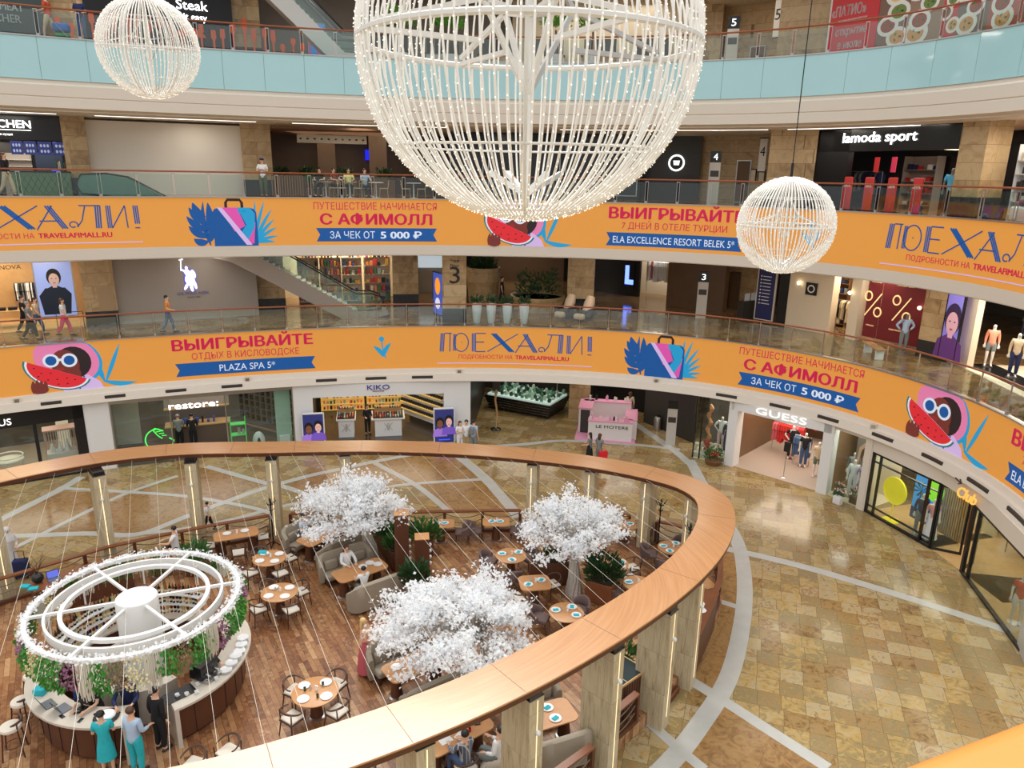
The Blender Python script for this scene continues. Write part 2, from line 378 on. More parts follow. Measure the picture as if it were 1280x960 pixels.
# ------------------------------------------------------------------ LED screens
class Band:
    """maps (u to the right, v up) in metres on the curved screen"""
    def __init__(s, zb, H): s.zb, s.H = zb, H
    def P(s, u, v, h): return E(t_of(u), -h, s.zb+v)
    def lay(s, mb, verts, faces, h0, thick=.006, du=.35):
        bm = bmesh.new(); vv = [bm.verts.new((x, y, 0)) for x, y in verts]
        for q in faces:
            try: bm.faces.new([vv[i] for i in q])
            except ValueError: pass
        if not verts: return
        x0, x1 = min(p[0] for p in verts), max(p[0] for p in verts)
        k = math.ceil(x0/du)*du
        while k < x1:
            bmesh.ops.bisect_plane(bm, geom=bm.verts[:]+bm.edges[:]+bm.faces[:], plane_co=(k, 0, 0), plane_no=(1, 0, 0)); k += du
        bm.verts.index_update(); N = len(bm.verts)
        top = [s.P(p.co.x, p.co.y, h0+thick) for p in bm.verts]; bot = [s.P(p.co.x, p.co.y, h0) for p in bm.verts]
        fs = [[p.index for p in q.verts] for q in bm.faces]; ec = set()
        for q in fs:
            for i in range(len(q)): ec.add((q[i], q[(i+1) % len(q)]))
        side = [[a, b, b+N, a+N] for a, b in ec if (b, a) not in ec]
        mb.add(top+bot, fs+side); bm.free()
    def poly(s, mb, pts, h0, u0=0, sc=1): s.lay(mb, [(u0+x*sc, y*sc) for x, y in pts], [list(range(len(pts)))], h0)
    def text(s, mb, body, u0, u1, v0, cap, h0=.02, bold=0.0):
        v, f = text2d(body, bold); W = max(p[0] for p in v); k = (u1-u0)/W
        s.lay(mb, [(u0+x*k, v0+y*cap) for x, y in v], f, h0)
def ell_pts(cx, cy, a, b, n=22, rot=0.0, a0=0, a1=2*PI):
    o = []
    for i in range(n):
        q = a0+(a1-a0)*i/(n if abs(a1-a0-2*PI) < 1e-6 else n-1); x, y = a*math.cos(q), b*math.sin(q)
        o.append((cx+x*math.cos(rot)-y*math.sin(rot), cy+x*math.sin(rot)+y*math.cos(rot)))
    return o
def stroke(pts, w):
    o1, o2 = [], []
    for i, p in enumerate(pts):
        a, b = pts[max(i-1, 0)], pts[min(i+1, len(pts)-1)]; dx, dy = b[0]-a[0], b[1]-a[1]; L = math.hypot(dx, dy) or 1
        ww = w if not callable(w) else w(i/(len(pts)-1)); nx, ny = -dy/L*ww/2, dx/L*ww/2
        o1.append((p[0]+nx, p[1]+ny)); o2.append((p[0]-nx, p[1]-ny))
    n = len(pts); return o1+o2, [[i, i+1, n+i+1, n+i] for i in range(n-1)]
def leaf(x0, y0, x1, y1, w, bend=0.0, n=9):
    pts = []
    for i in range(n):
        q = i/(n-1); dx, dy = x1-x0, y1-y0; L = math.hypot(dx, dy)
        off = bend*math.sin(PI*q); pts.append((x0+dx*q-dy/L*off, y0+dy*q+dx/L*off))
    return stroke(pts, lambda q: max(.004, w*math.sin(PI*min(1, q*.93+.06))**.8))
def d_lay(B, root, nm, m, items, u0, h0):
    mb = MB()
    for v, f in items: B.lay(mb, [(u0+x*B.H, y*B.H) for x, y in v], f, h0)
    return mb.build(nm, m, root, smooth=0)
def full(p): return (p, [list(range(len(p)))])
def design_headline(B, root, uc):
    """display lettering with triple-line thick strokes, address line and rule below; uc = left end"""
    W = 3.62; thin, thick = [], []
    y0, y1 = .40, .84
    def tri(x0, ya, x1, yb, w=.10):
        for k in (-1, 0, 1): thick.append(stroke([(x0+k*w*.36, ya), (x1+k*w*.36, yb)], w*.25))
    def th(*p): thin.append(stroke(list(p), .022))
    tri(.06, y0, .09, y1); th((.14, y1), (.30, y1)); th((.26, y1), (.25, y0))
    tri(.36, y0+.02, .37, y1-.02, .07); thin.append(stroke(ell_pts(.52, .62, .17, .22, 26)+[(.69, .62)], .022)); thin.append(full(ell_pts(.53, .62, .012, .012, 8)))
    tri(.82, y0, .82, y1, .10); th((.86, y1), (1.10, y1)); th((.86, .63), (1.06, .63)); th((.86, y0), (1.09, y0))
    tri(1.28, y1, 1.72, y0, .13); th((1.14, y0), (1.86, y1))
    tri(2.02, y1, 2.28, y0, .11); th((1.80, y0-.02), (2.10, y1)); th((1.86, .55), (2.20, .55))
    thin.append(stroke([(2.42+.09*math.cos(a)*(1-.5*(a+2)/8), .47+.08*math.sin(a)*(1-.5*(a+2)/8)) for a in np.linspace(5.5, -.6, 16)]+[(2.58, .55), (2.66, y1)], .022)); th((2.55, y1), (2.92, y1))
    tri(2.86, y0, 2.88, y1, .11); tri(3.06, y1, 3.06, y0, .09); th((3.10, y0), (3.36, y1)); th((3.36, y1), (3.38, y0))
    tri(3.56, .48, 3.55, y1, .10); th((3.51, y0), (3.60, y0))
    d_lay(B, root, 'headline', L_DBLUE, thin, uc, .02); d_lay(B, root, 'headline', L_BLUE, thick, uc, .02)
    h = B.H; mb = MB(); B.text(mb, 'ПОДРОБНОСТИ НА', uc+.46*h, uc+1.74*h, .225*h, .10*h); B.text(mb, 'TRAVELAFIMALL.RU', uc+1.80*h, uc+3.08*h, .225*h, .10*h, bold=.03); mb.build('address_line', L_MAG, root, smooth=0)
    d_lay(B, root, 'rule', L_LIL, [full([(-.05, .105), (3.62, .105), (3.62, .125), (-.05, .125)])], uc, .02)
def design_ribbon(B, root, uc, W, lines, rib, h3=False):
    h = B.H; mb = MB(); mr = MB()
    for body, x0, x1, v0, cap, bold in lines: B.text(mr, body, uc+x0*h, uc+x1*h, v0*h, cap*h, .02, bold)
    mr.build('slogan', L_MAG, root, smooth=0)
    p = [(.03, .08), (W-.02, .08), (W-.10, .225), (W-.02, .37), (.03, .37), (.11, .225)]
    r = d_lay(B, root, 'ribbon', L_BLUE, [full([p[0], p[1], p[2], p[5]]), full([p[5], p[2], p[3], p[4]])], uc, .02)
    for body, x0, x1, bold in rib: B.text(mb, body, uc+x0*h, uc+x1*h, .145*h, .155*h, .027, bold)
    mb.build('ribbon_text', L_WHITE, r, smooth=0)
def design_suitcase(B, root, uc):
    it = [leaf(.42, .02, .34, .92, .10, .06)]
    for i, (y, x1, y1) in enumerate([(.30, .02, .42), (.42, .0, .62), (.56, .06, .80), (.2, .1, .16), (.7, .14, .9)]):
        it.append(leaf(.40-.01*i, y-.1, x1, y1, .15, .05))
    it += [leaf(.42, .1, .46, .62, .16, -.04), leaf(.40, .3, .43, .9, .15, -.03)]
    d_lay(B, root, 'monstera_leaf', L_BLUE, it, uc, .012)
    it = []
    for a, L in ((84, .86), (70, .90), (55, .84), (42, .72), (28, .66), (12, .60), (0, .52), (98, .7)):
        q = math.radians(a); it.append(leaf(1.30, .06, 1.30+L*.82*math.cos(q), .08+L*math.sin(q), .07, .02))
    d_lay(B, root, 'palm_leaf', L_SKY, it, uc, .012)
    sx0, sx1 = .50, 1.38; r = .10
    body = [(sx0, .0), (sx1, .0), (sx1, .70), (sx1-.05, .77), (sx1-.13, .80), (sx0+.13, .80), (sx0+.05, .77), (sx0, .70)]
    d_lay(B, root, 'suitcase_picture', L_BLUE, [full(body)], uc, .02)
    d_lay(B, root, 'suitcase_picture', L_HPINK, [full([(.66, .80), (1.0, .80), (1.14, .42), (.92, .30)]), full([(1.30, .1), (1.35, .5), (1.24, .35)]), full([(1.12, .05), (1.30, .05), (1.33, .45)])], uc, .028)
    d_lay(B, root, 'suitcase_picture', L_SKY, [full([(1.0, .80), (1.25, .80), (1.35, .68), (1.33, .40), (1.14, .05), (1.06, .30), (1.16, .44)]), full([(.98, .72), (1.2, .75), (1.34, .66), (1.1, .64)])], uc, .032)
    d_lay(B, root, 'suitcase_picture', L_LIL, [full([(.60, .80), (.70, .80), (1.26, .02), (1.14, .02)])], uc, .036)
    d_lay(B, root, 'suitcase_handle', L_DARK, [stroke([(.78, .80), (.78, .90), (.82, .96), (1.06, .96), (1.10, .90), (1.10, .80)], .055)], uc, .02)
def design_woman(B, root, uc):
    d_lay(B, root, 'hat_picture', L_SKY, [full([(x, min(y, .992)) for x, y in ell_pts(.79, .64, .63, .49, 26, -.5)])], uc, .010)
    d_lay(B, root, 'hat_picture', L_PINK, [full([(min(max(x, .0), 3), min(y, .985)) for x, y in ell_pts(.76, .66, .60, .47, 26, -.5)])], uc, .016)
    d_lay(B, root, 'grass_picture', L_SKY, [leaf(1.40, .10, 1.18, .62, .07), leaf(1.40, .10, 1.74, .90, .08), leaf(1.36, .14, 1.98, .06, .10, -.05), leaf(1.38, .12, 1.33, .5, .06)], uc, .014)
    d_lay(B, root, 'shoulder_picture', L_LIL, [full([(.62, .0), (1.36, .0), (1.30, .14), (1.1, .30), (.86, .34), (.66, .16)])], uc, .020)
    d_lay(B, root, 'hair_picture', L_DARK, [full(ell_pts(.86, .58, .33, .34, 22, -.1))], uc, .022)
    d_lay(B, root, 'face_picture', L_BROWN, [full(ell_pts(.72, .56, .25, .31, 22, .15)), full(ell_pts(.84, .34, .14, .16, 14))], uc, .028)
    d_lay(B, root, 'lips_picture', led('lips', 150, 40, 40), [full(ell_pts(.62, .46, .08, .045, 12))], uc, .034)
    it = [full(ell_pts(.48, .66, .145, .14, 20)), full(ell_pts(.80, .64, .145, .145, 20)), full([(.58, .64), (.70, .64), (.70, .69), (.58, .69)])]
    d_lay(B, root, 'sunglasses_picture', L_WHITE, it, uc, .034)
    d_lay(B, root, 'sunglasses_picture', L_BLUE, [full(ell_pts(.48, .66, .098, .098, 18)), full(ell_pts(.80, .64, .098, .098, 18))], uc, .040)
    # melon wedge, tilted
    c, s = math.cos(-.42), math.sin(-.42)
    def wedge(R, d=0): return [(.56+(x*c-(y)*s), .43+(x*s+y*c)) for x, y in ([(-R, .02)]+[(R*math.cos(q), .02+R*.62*math.sin(q)) for q in np.linspace(PI, 2*PI, 16)]+[(R, .02)])]
    d_lay(B, root, 'melon_picture', L_GREEN, [full(wedge(.62))], uc, .034)
    d_lay(B, root, 'melon_picture', L_WHITE, [full(wedge(.585))], uc, .040)
    d_lay(B, root, 'melon_picture', L_RED, [full(wedge(.545))], uc, .046)
    d_lay(B, root, 'melon_seeds_picture', L_DARK, [full(ell_pts(.56+x*c-y*s, .43+x*s+y*c, .018, .012, 8)) for x, y in ((-.4, -.06), (-.25, -.12), (-.1, -.07), (.05, -.16), (.2, -.08), (.35, -.07), (-.1, -.22), (.1, -.25), (-.28, -.2), (.25, -.19))], uc, .052)
    d_lay(B, root, 'hand_picture', L_BROWN, [leaf(.10+.07*i, .02, .12+.07*i, .30-.02*abs(i-1), .085) for i in range(4)]+[full(ell_pts(.22, .08, .15, .09, 14))], uc, .052)
    d_lay(B, root, 'necklace_picture', L_BLUE, [full(ell_pts(.92+.10*k/6, .03+.04*k, .018, .018, 8)) for k in range(7)], uc, .030)
def design_sprig(B, root, uc):
    d_lay(B, root, 'sprig_picture', L_SKY, [leaf(.22, .30, .0, .55, .10, -.03), leaf(.22, .30, .40, .62, .10, .03), stroke([(.28, .26), (.22, .42), (.19, .70)], .03), full(ell_pts(.19, .72, .06, .06, 14))], uc, .02)
def ux(x, z): return s_of(tx(x, 0, z))
def led_screen(nm, zb, zt, label):
    root = empty(nm, (0, 0, 0), 0, label, 'advertising screen')
    b = MB(); b.sweep([(-.012, zb), (-.012, zt), (.04, zt), (.04, zb)], path(0, 0, 2.14, -.52, 150)); b.build('screen', M_ORANGE, root, smooth=30)
    return root, Band(zb, zt-zb)
scr4, BD4 = led_screen('led_screen', B4, F4, 'long orange advertising screen along the edge of the fourth floor gallery, upper of the two')
scr3, BD3 = led_screen('led_screen', B3, F3, 'long orange advertising screen along the edge of the third floor gallery, lower of the two')
Z4, Z3 = 11.2, 5.0
HH = F4-B4
TRIP = ([('ПУТЕШЕСТВИЕ НАЧИНАЕТСЯ', 0, 2.68, .77, .155, .0), ('С АФИМОЛЛ', .12, 2.58, .45, .23, .035)], [('ЗА ЧЕК ОТ', .32, 1.30, 0), ('5 000 ₽', 1.42, 2.34, .03)])
design_headline(BD4, scr4, ux(176, Z4)-3.62*HH); design_suitcase(BD4, scr4, ux(234, Z4))
design_ribbon(BD4, scr4, ux(393, Z4), 2.7, *TRIP); design_woman(BD4, scr4, ux(606, Z4))
design_ribbon(BD4, scr4, ux(757, Z4), 3.0, [('ВЫИГРЫВАЙТЕ', .06, 2.98, .68, .24, .035), ('7 ДНЕЙ В ОТЕЛЕ ТУРЦИИ', .36, 2.64, .46, .14, 0)], [('ELA EXCELLENCE RESORT BELEK 5*', .18, 2.82, .0)])
design_sprig(BD4, scr4, ux(1002, Z4)); design_headline(BD4, scr4, ux(1107, Z4))
design_woman(BD3, scr3, ux(30, Z3))
design_ribbon(BD3, scr3, ux(216, Z3), 3.0, [('ВЫИГРЫВАЙТЕ', .0, 2.96, .66, .24, .035), ('ОТДЫХ В КИСЛОВОДСКЕ', .38, 2.64, .44, .15, 0)], [('PLAZA SPA 5*', .92, 2.10, .0)])
design_sprig(BD3, scr3, ux(467, Z3)); design_headline(BD3, scr3, ux(549, Z3)); design_suitcase(BD3, scr3, ux(780, Z3))
design_ribbon(BD3, scr3, ux(923, Z3), 2.7, *TRIP); design_woman(BD3, scr3, ux(1134, Z3))
design_ribbon(BD3, scr3, ux(1262, Z3), 3.0, [('ВЫИГРЫВАЙТЕ', .0, 2.96, .66, .24, .035), ('7 ДНЕЙ В ОТЕЛЕ ТУРЦИИ', .36, 2.64, .46, .14, 0)], [('ELA EXCELLENCE RESORT BELEK 5*', .18, 2.82, .0)])
# ------------------------------------------------------------------ blue glass parapet of the fifth floor
par = empty('glass_parapet', (0, 0, 0), 0, 'pale blue glass parapet panels around the edge of the top gallery', 'parapet')
s0, s1, dS = s_of(2.12), s_of(-.50), 1.72
k = s0
while k < s1:
    b = MB(); b.sweep([(-.03, B5), (-.03, F5-.02), (.0, F5-.02), (.0, B5)], path(-.0, 0, t_of(k+.006), t_of(k+dS-.006), 4)); b.build('glass_panel', M_BLUEG, par, smooth=30); k += dS
b = MB(); b.sweep([(.002, B5+.02), (.002, F5-.04), (.05, F5-.04), (.05, B5+.02)], path(0, 0)); b.build('backing', mat('joint_teal', srgb(90, 116, 120), .5), par, smooth=0)
b = MB(); b.sweep([(-.06, F5-.02), (-.06, F5+.03), (.14, F5+.03), (.14, F5-.02)], path(0, 0)); b.build('top_trim', M_STEEL, par, smooth=0)
# ------------------------------------------------------------------ balustrades
def balustrade(z, label, off=.10, H=1.12, dS=1.45, dbl=False):
    root = empty('glass_balustrade', (0, 0, 0), 0, label, 'balustrade')
    b = MB(); pa = path(off, 0, 2.13, -.50, 120); b.tube([(p.x, p.y, z+H) for p, n in pa], .038, 8); b.build('handrail', M_RAILW, root)
    k = s_of(2.12); s1 = s_of(-.49)
    while k < s1:
        t = t_of(k); p = E(t, off, 0); q = path(off, 0, t, t-.01, 1)[0][1]; a = math.atan2(q.y, q.x)
        b = MB()
        if dbl:
            for s in (-1, 1): b.box((p.x-math.sin(a)*.06*s, p.y+math.cos(a)*.06*s, z+.52), (.035, .018, 1.0), a)
            b.box((p.x, p.y, z+1.02), (.05, .16, .03), a)
        else: b.box((p.x, p.y, z+.56), (.05, .024, 1.06), a)
        b.box((p.x, p.y, z+.09), (.09, .08, .10), a); b.build('post', M_STEEL, root, smooth=0)
        b = MB(); b.sweep([(-.006, z+.11), (-.006, z+1.0), (.006, z+1.0), (.006, z+.11)], path(off, 0, t_of(k+.06), t_of(k+dS-.06), 3)); b.build('glass_panel', M_GLASS, root, smooth=0)
        k += dS
    return root
balustrade(F3, 'glass balustrade with thin wooden handrail along the third floor gallery above the lower screen')
balustrade(F4, 'glass balustrade with thin wooden handrail along the fourth floor gallery above the upper screen', dbl=True)
balustrade(F5, 'glass balustrade with thin wooden handrail on the top gallery above the blue glass', off=.22, dbl=True)
# ------------------------------------------------------------------ figures
SK_L, SK_M, SK_D = mat('skin_light', srgb(226, 178, 148), .5), mat('skin_medium', srgb(200, 148, 112), .5), mat('skin_brown', srgb(150, 100, 72), .5)
def cloth(name, r, g, b, ro=.85): return mat('cloth_'+name, srgb(r, g, b), ro, var=.10, vscale=9)
K_WHITE, K_BLACK, K_NAVY, K_GREY, K_JEAN, K_TEAL = cloth('white', 236, 236, 236), cloth('black', 26, 26, 30), cloth('navy', 36, 48, 92), cloth('grey', 128, 134, 134), cloth('denim', 70, 92, 128), cloth('turquoise', 40, 180, 190)
K_ORNG, K_PINK, K_ROSE, K_RED, K_KHAKI, K_BEIGE, K_PALEB, K_GREEN = cloth('orange', 222, 138, 54), cloth('pink', 226, 70, 120), cloth('rose', 196, 92, 100), cloth('red', 200, 44, 44), cloth('khaki', 170, 150, 110), cloth('beige', 214, 192, 160), cloth('pale_blue', 176, 200, 226), cloth('olive', 92, 98, 66)
H_DARK, H_BROWN, H_BLOND, H_GREY = mat('hair_dark', (.012, .009, .008), .5), mat('hair_brown', srgb(84, 54, 34), .5), mat('hair_blond', srgb(214, 180, 118), .5), mat('hair_grey', srgb(150, 145, 138), .5)
M_SHOE, M_SHOEW = mat('shoe_dark', (.02, .02, .022), .4), mat('shoe_white', (.75, .75, .74), .5)
M_MANN = mat('mannequin_white', srgb(232, 226, 218), .35)
M_EYE = mat('eye', (.02, .015, .012), .2)
M_SOLE = M_SHOE
def skin_obj(name, vs, es, rad, m, parent, sub=1):
    me = bpy.data.meshes.new(name); me.from_pydata([tuple(v) for v in vs], es, []); me.materials.append(m)
    o = bpy.data.objects.new(name, me); COL.objects.link(o); o.parent = parent
    md = o.modifiers.new('skin', 'SKIN'); md.use_smooth_shade = True
    for i, r in enumerate(rad):
        d = me.skin_vertices[0].data[i]; d.radius = r if isinstance(r, tuple) else (r, r); d.use_root = (i == 0)
    sb = o.modifiers.new('smooth', 'SUBSURF'); sb.levels = sub; sb.render_levels = sub
    return o
def joints(pose, arms, lean, head_turn, child=False):
    J = {}
    hipz = .93
    if pose == 'sit': hipz = .60
    ly = -math.sin(lean); lz = math.cos(lean)
    def up(d, x=0.0, f=0.0): return Vector((x, ly*d-f*lz*1.0, hipz+lz*d-f*math.sin(lean)*0))
    J['pelvis'] = up(0); J['spine'] = up(.22); J['chest'] = up(.40); J['neck'] = up(.57); J['headl'] = up(.63, 0, .015); J['headm'] = up(.72, 0, .02); J['headt'] = up(.775, 0, .005)
    for s, n in ((-1, 'r'), (1, 'l')):
        J['sh'+n] = up(.50, .17*s)
        a = arms if isinstance(arms, str) else arms[0 if s < 0 else 1]
        S = J['sh'+n]
        if a == 'down': el, wr = Vector((.05*s, .03, -.28)), Vector((.06*s, -.03, -.52))
        elif a == 'swingf': el, wr = Vector((.05*s, -.08, -.27)), Vector((.03*s, -.24, -.46))
        elif a == 'swingb': el, wr = Vector((.06*s, .13, -.25)), Vector((.07*s, .12, -.48))
        elif a == 'phone': el, wr = Vector((.06*s, -.04, -.28)), Vector((-.05*s, -.26, -.14))
        elif a == 'table': el, wr = Vector((.09*s, -.14, -.22)), Vector((.0*s, -.38, -.24))
        elif a == 'cross': el, wr = Vector((.07*s, -.06, -.27)), Vector((-.14*s, -.20, -.20))
        elif a == 'hip': el, wr = Vector((.18*s, .06, -.24)), Vector((.02*s, .0, -.42))
        elif a == 'carry': el, wr = Vector((.05*s, -.02, -.28)), Vector((.04*s, -.24, -.32))
        elif a == 'reach': el, wr = Vector((.05*s, -.20, -.18)), Vector((.02*s, -.44, -.14))
        else: el, wr = Vector((.30*s, -.02, -.02)), Vector((.55*s, -.06, .02))
        J['el'+n] = S+el; J['wr'+n] = S+wr; J['hd'+n] = (J['wr'+n]-J['el'+n]).normalized()
        H = Vector((.095*s, J['pelvis'].y, hipz-.04)); J['hip'+n] = H
        ph = {'walk': s, 'run': s*1.6}.get(pose, 0)
        if pose == 'sit': J['kn'+n] = Vector((.13*s, -.42, .565)); J['an'+n] = Vector((.13*s, -.42+.02*s, .08))
        elif pose == 'recline': J['kn'+n] = H+Vector((.05*s, -.40, .10)); J['an'+n] = H+Vector((.05*s, -.72, -.16))
        else:
            J['kn'+n] = H+Vector((.005*s, -.13*ph-.02, -.42)); J['an'+n] = Vector((.10*s, -.20*ph+(.12 if ph < 0 else 0)+.02, .08+(.05 if ph < 0 else 0)))
        J['toe'+n] = J['an'+n]+Vector((.015*s, -.16, -.045))
    return J
def figure(name, loc, rz, label, cat, group=None, pose='stand', arms='down', top=None, bot=None, skin=SK_L, hair=H_DARK, hairstyle='short', h=1.72, sleeves='short', legs='trousers', shoes=M_SHOE, lean=0.0, slim=1.0, headless=False, shorts=False, mann=False, stretch=1.0):
    root = empty(name, loc, rz, label, cat, group); k = h/1.72; root.scale = (k, k, k)
    J = joints(pose, arms, lean, 0)
    V, Ed, R = [], [], []
    def add(p, r, par=None):
        V.append(Vector(p)); R.append(r); i = len(V)-1
        if par is not None: Ed.append((par, i))
        return i
    pe = add(J['pelvis'], .115*slim); sp = add(J['spine'], .10*slim, pe); ch = add(J['chest'], .125*slim, sp); ne = add(J['neck'], .052, ch)
    hl = add(J['headl'], .066, ne); hm = add(J['headm'], .088, hl); ht = add(J['headt'], .062, hm)
    add(J['headm']+Vector((0, -.105, -.02)), .014, hm)
    for n, s in (('r', -1), ('l', 1)):
        a = add(J['sh'+n], .056*slim, ch); e = add(J['el'+n], .041, a); wri = add(J['wr'+n], .027, e)
        d = J['hd'+n]; side = d.cross(Vector((0, 0, 1)) if abs(d.z) < .8 else Vector((0, 1, 0))).normalized(); nrm = d.cross(side)
        p = add(J['wr'+n]+d*.05, .030, wri)
        for q, L in ((-1.5, .062), (-.5, .074), (.5, .07), (1.5, .056)):
            b0 = add(J['wr'+n]+d*.095+side*q*.021, .0095, p); b1 = add(J['wr'+n]+d*(.095+L*.6)+side*q*.024+nrm*.008, .0085, b0); add(J['wr'+n]+d*(.095+L)+side*q*.024+nrm*.024, .007, b1)
        t0 = add(J['wr'+n]+d*.055+side*.045*s, .011, p); add(J['wr'+n]+d*.10+side*.06*s+nrm*.012, .009, t0)
        hp = add(J['hip'+n], .088*slim, pe); kn = add(J['kn'+n], .058*slim, hp); an = add(J['an'+n], .038, kn); add(J['toe'+n], .034, an)
    skin_obj('body', V, Ed, R, skin, root)
    if not mann:
        e = MB()
        for s in (-1, 1): e.ball(J['headm']+Vector((.034*s, -.083, .008)), .0105, 6, 4)
        e.build('eye', M_EYE, root)
        e = MB(); e.ball(J['headm']+Vector((0, -.078, -.052)), (.024, .010, .007), 8, 4); e.build('mouth', mat('lips', srgb(176, 92, 86), .5), root)
        e = MB()
        for s in (-1, 1): e.ball(J['headm']+Vector((.088*s, .0, -.01)), (.012, .024, .032), 8, 5)
        e.build('ear', skin, root)
        hb = MB(); c = J['headm']
        if hairstyle == 'cap':
            hb.ball(c+Vector((0, .01, .045)), (.104, .11, .066), 14, 7); hb.ball(c+Vector((0, -.12, .035)), (.07, .07, .012), 10, 4); hb.build('cap', hair, root)
        elif hairstyle == 'scarf':
            hb.ball(c+Vector((0, .03, .02)), (.112, .10, .125), 14, 8); hb.lathe([(.10, .0), (.13, -.12), (.20, -.20), (.23, -.34)], c+Vector((0, .03, -.02)), 14); hb.build('headscarf', hair, root)
        elif hairstyle != 'none':
            hb.ball(c+Vector((0, .028, .034)), (.098, .092, .086), 14, 7)
            if hairstyle == 'long': hb.ball(c+Vector((0, .075, -.10)), (.095, .05, .17), 12, 8)
            if hairstyle == 'bun': hb.ball(c+Vector((0, .12, .05)), .045, 10, 6)
            hb.build('hair', hair, root)
    if top is not None:
        V, Ed, R = [], [], []
        g = .022
        w0 = add(J['pelvis']-Vector((0, 0, .09)), .140*slim+g); w1 = add(J['pelvis']+Vector((0, 0, .06)), .122*slim+g, w0); s1 = add(J['spine'], .108*slim+g, w1); c1 = add(J['chest'], .130*slim+g, s1); add(J['chest'].lerp(J['neck'], .62), .075, c1)
        for n in 'rl':
            a = add(J['sh'+n], .060*slim+g*.6, c1)
            if sleeves == 'long': e = add(J['el'+n], .046+g*.4, a); add(J['el'+n].lerp(J['wr'+n], .93), .034+g*.3, e)
            elif sleeves == 'short': add(J['sh'+n].lerp(J['el'+n], .72), .050+g*.6, a)
        skin_obj('shirt', V, Ed, R, top, root)
    if bot is not None and legs == 'trousers':
        V, Ed, R = [], [], []
        p0 = add(J['pelvis']+Vector((0, 0, .13)), .118*slim+.012); p1 = add(J['pelvis']-Vector((0, 0, .01)), .122*slim+.014, p0)
        for n in 'rl':
            a = add(J['hip'+n]+Vector((0, 0, -.01)), .092*slim+.016, p1); e = add(J['kn'+n].lerp(J['hip'+n], .25 if shorts else 0), .066+.014*stretch, a)
            if not shorts: add(J['kn'+n].lerp(J['an'+n], .90), .048+.014*stretch, e)
        skin_obj('trousers', V, Ed, R, bot, root)
    elif bot is not None:
        hem = {'skirt': .45, 'long': .12, 'dress': .42}.get(legs, .45); c = J['pelvis']; b = MB()
        b.lathe([(.128*slim, .16), (.150*slim, .0), (.19, -.22*(1 if hem > .3 else 1.2)), (.215 if hem > .3 else .27, hem-c.z), (.20 if hem > .3 else .255, hem-c.z)], c, 18, 1, .86); b.build('skirt' if legs != 'dress' else 'dress', bot, root)
    if not mann:
        for n in 'rl':
            b = MB(); a, t = J['an'+n], J['toe'+n]; b.tube([a+Vector((0, .05, -.035)), a+Vector((0, -.03, -.03)), t+Vector((0, -.01, .006)), t+Vector((0, -.05, .0))], [.036, .046, .046, .026], 8); b.build('shoe', shoes, root)
    return root
def person(loc, rz, label, group=None, **k): return figure('person', loc, rz, label, 'person', group, **k)
def mannequin(loc, rz, label, group=None, **k):
    r = figure('mannequin', loc, rz, label, 'mannequin', group, mann=True, skin=k.pop('skin', M_MANN), h=k.pop('h', 1.80), **k)
    b = MB(); b.lathe([(.19, .0), (.19, .012), (.02, .016)], (0, .02, .0), 16); b.build('base', M_STEEL, r); return r
def face_cam(p): return math.atan2(-p[0], p[1])     # heading that looks back towards the near side of the hall
# ------------------------------------------------------------------ galleries: walls, shops, pillars
def G(x, off, z, zr=None): p = E(tx(x, off, z if zr is None else zr), off, z); return p
class Wall:
    """a straight wall from plan point A (left) to B (right); u to the right, v up from z, d towards the atrium"""
    def __init__(s, A, B, z):
        s.A = Vector((A[0], A[1], z)); B = Vector((B[0], B[1], z)); s.z = z; s.L = (B-s.A).length; s.r = (B-s.A).normalized(); s.n = Vector((s.r.y, -s.r.x, 0)); s.a = math.atan2(s.r.y, s.r.x)
    def P(s, u, v=0.0, d=0.0): return s.A+s.r*u+s.n*d+Vector((0, 0, v))
    def box(s, mb, u0, u1, v0, v1, d0, d1): mb.box(s.P((u0+u1)/2, (v0+v1)/2, (d0+d1)/2), (abs(u1-u0), abs(d1-d0), abs(v1-v0)), s.a); return mb
    def fx(s, x, v=1.2):
        """u where surveyed image column x crosses this wall"""
        lo, hi = -3.0, s.L+3.0
        for _ in range(40):
            m = (lo+hi)/2
            if pj(s.P(m, v))[0] < x: lo = m
            else: hi = m
        return (lo+hi)/2
    def fv(s, y, u):
        lo, hi = -1.0, 6.0
        for _ in range(40):
            m = (lo+hi)/2
            if pj(s.P(u, m))[1] > y: lo = m
            else: hi = m
        return (lo+hi)/2
    def text(s, mb, body, u0, u1, v0, cap, d=.0, bold=0.0, depth=.03, shear=0.0): return flat_letters(mb, body, s.P((u0+u1)/2, v0, d), s.r, (0, 0, 1), s.n, cap, u1-u0, bold, shear, depth)
    def poly(s, mb, pts, d=.0, th=.01):
        N = len(pts); a = [s.P(u, v, d+th) for u, v in pts]; b = [s.P(u, v, d) for u, v in pts]
        mb.add(a+b, [list(range(N)), list(range(N, 2*N))[::-1]]+[[i, (i+1) % N, N+(i+1) % N, N+i] for i in range(N)]); return mb
    def st(s, mb, pts, w, d=.0, th=.012):
        v, f = stroke(pts, w); N = len(v); a = [s.P(u, q, d+th) for u, q in v]; mb.add(a+[s.P(u, q, d) for u, q in v], f+[[i+N for i in q][::-1] for q in f]); return mb
def WX(xa, oa, xb, ob, z, zr=1.2): return Wall(G(xa, oa, z+zr), G(xb, ob, z+zr), z)
NW = [0]
def wall(W, h, m, u0=0.0, u1=None, v0=0.0, d0=-.2, d1=0.0, nm='wall_gallery'):
    b = MB(); W.box(b, u0, W.L if u1 is None else u1, v0, h, d0, d1); return struct(b, nm, m, smooth=0)
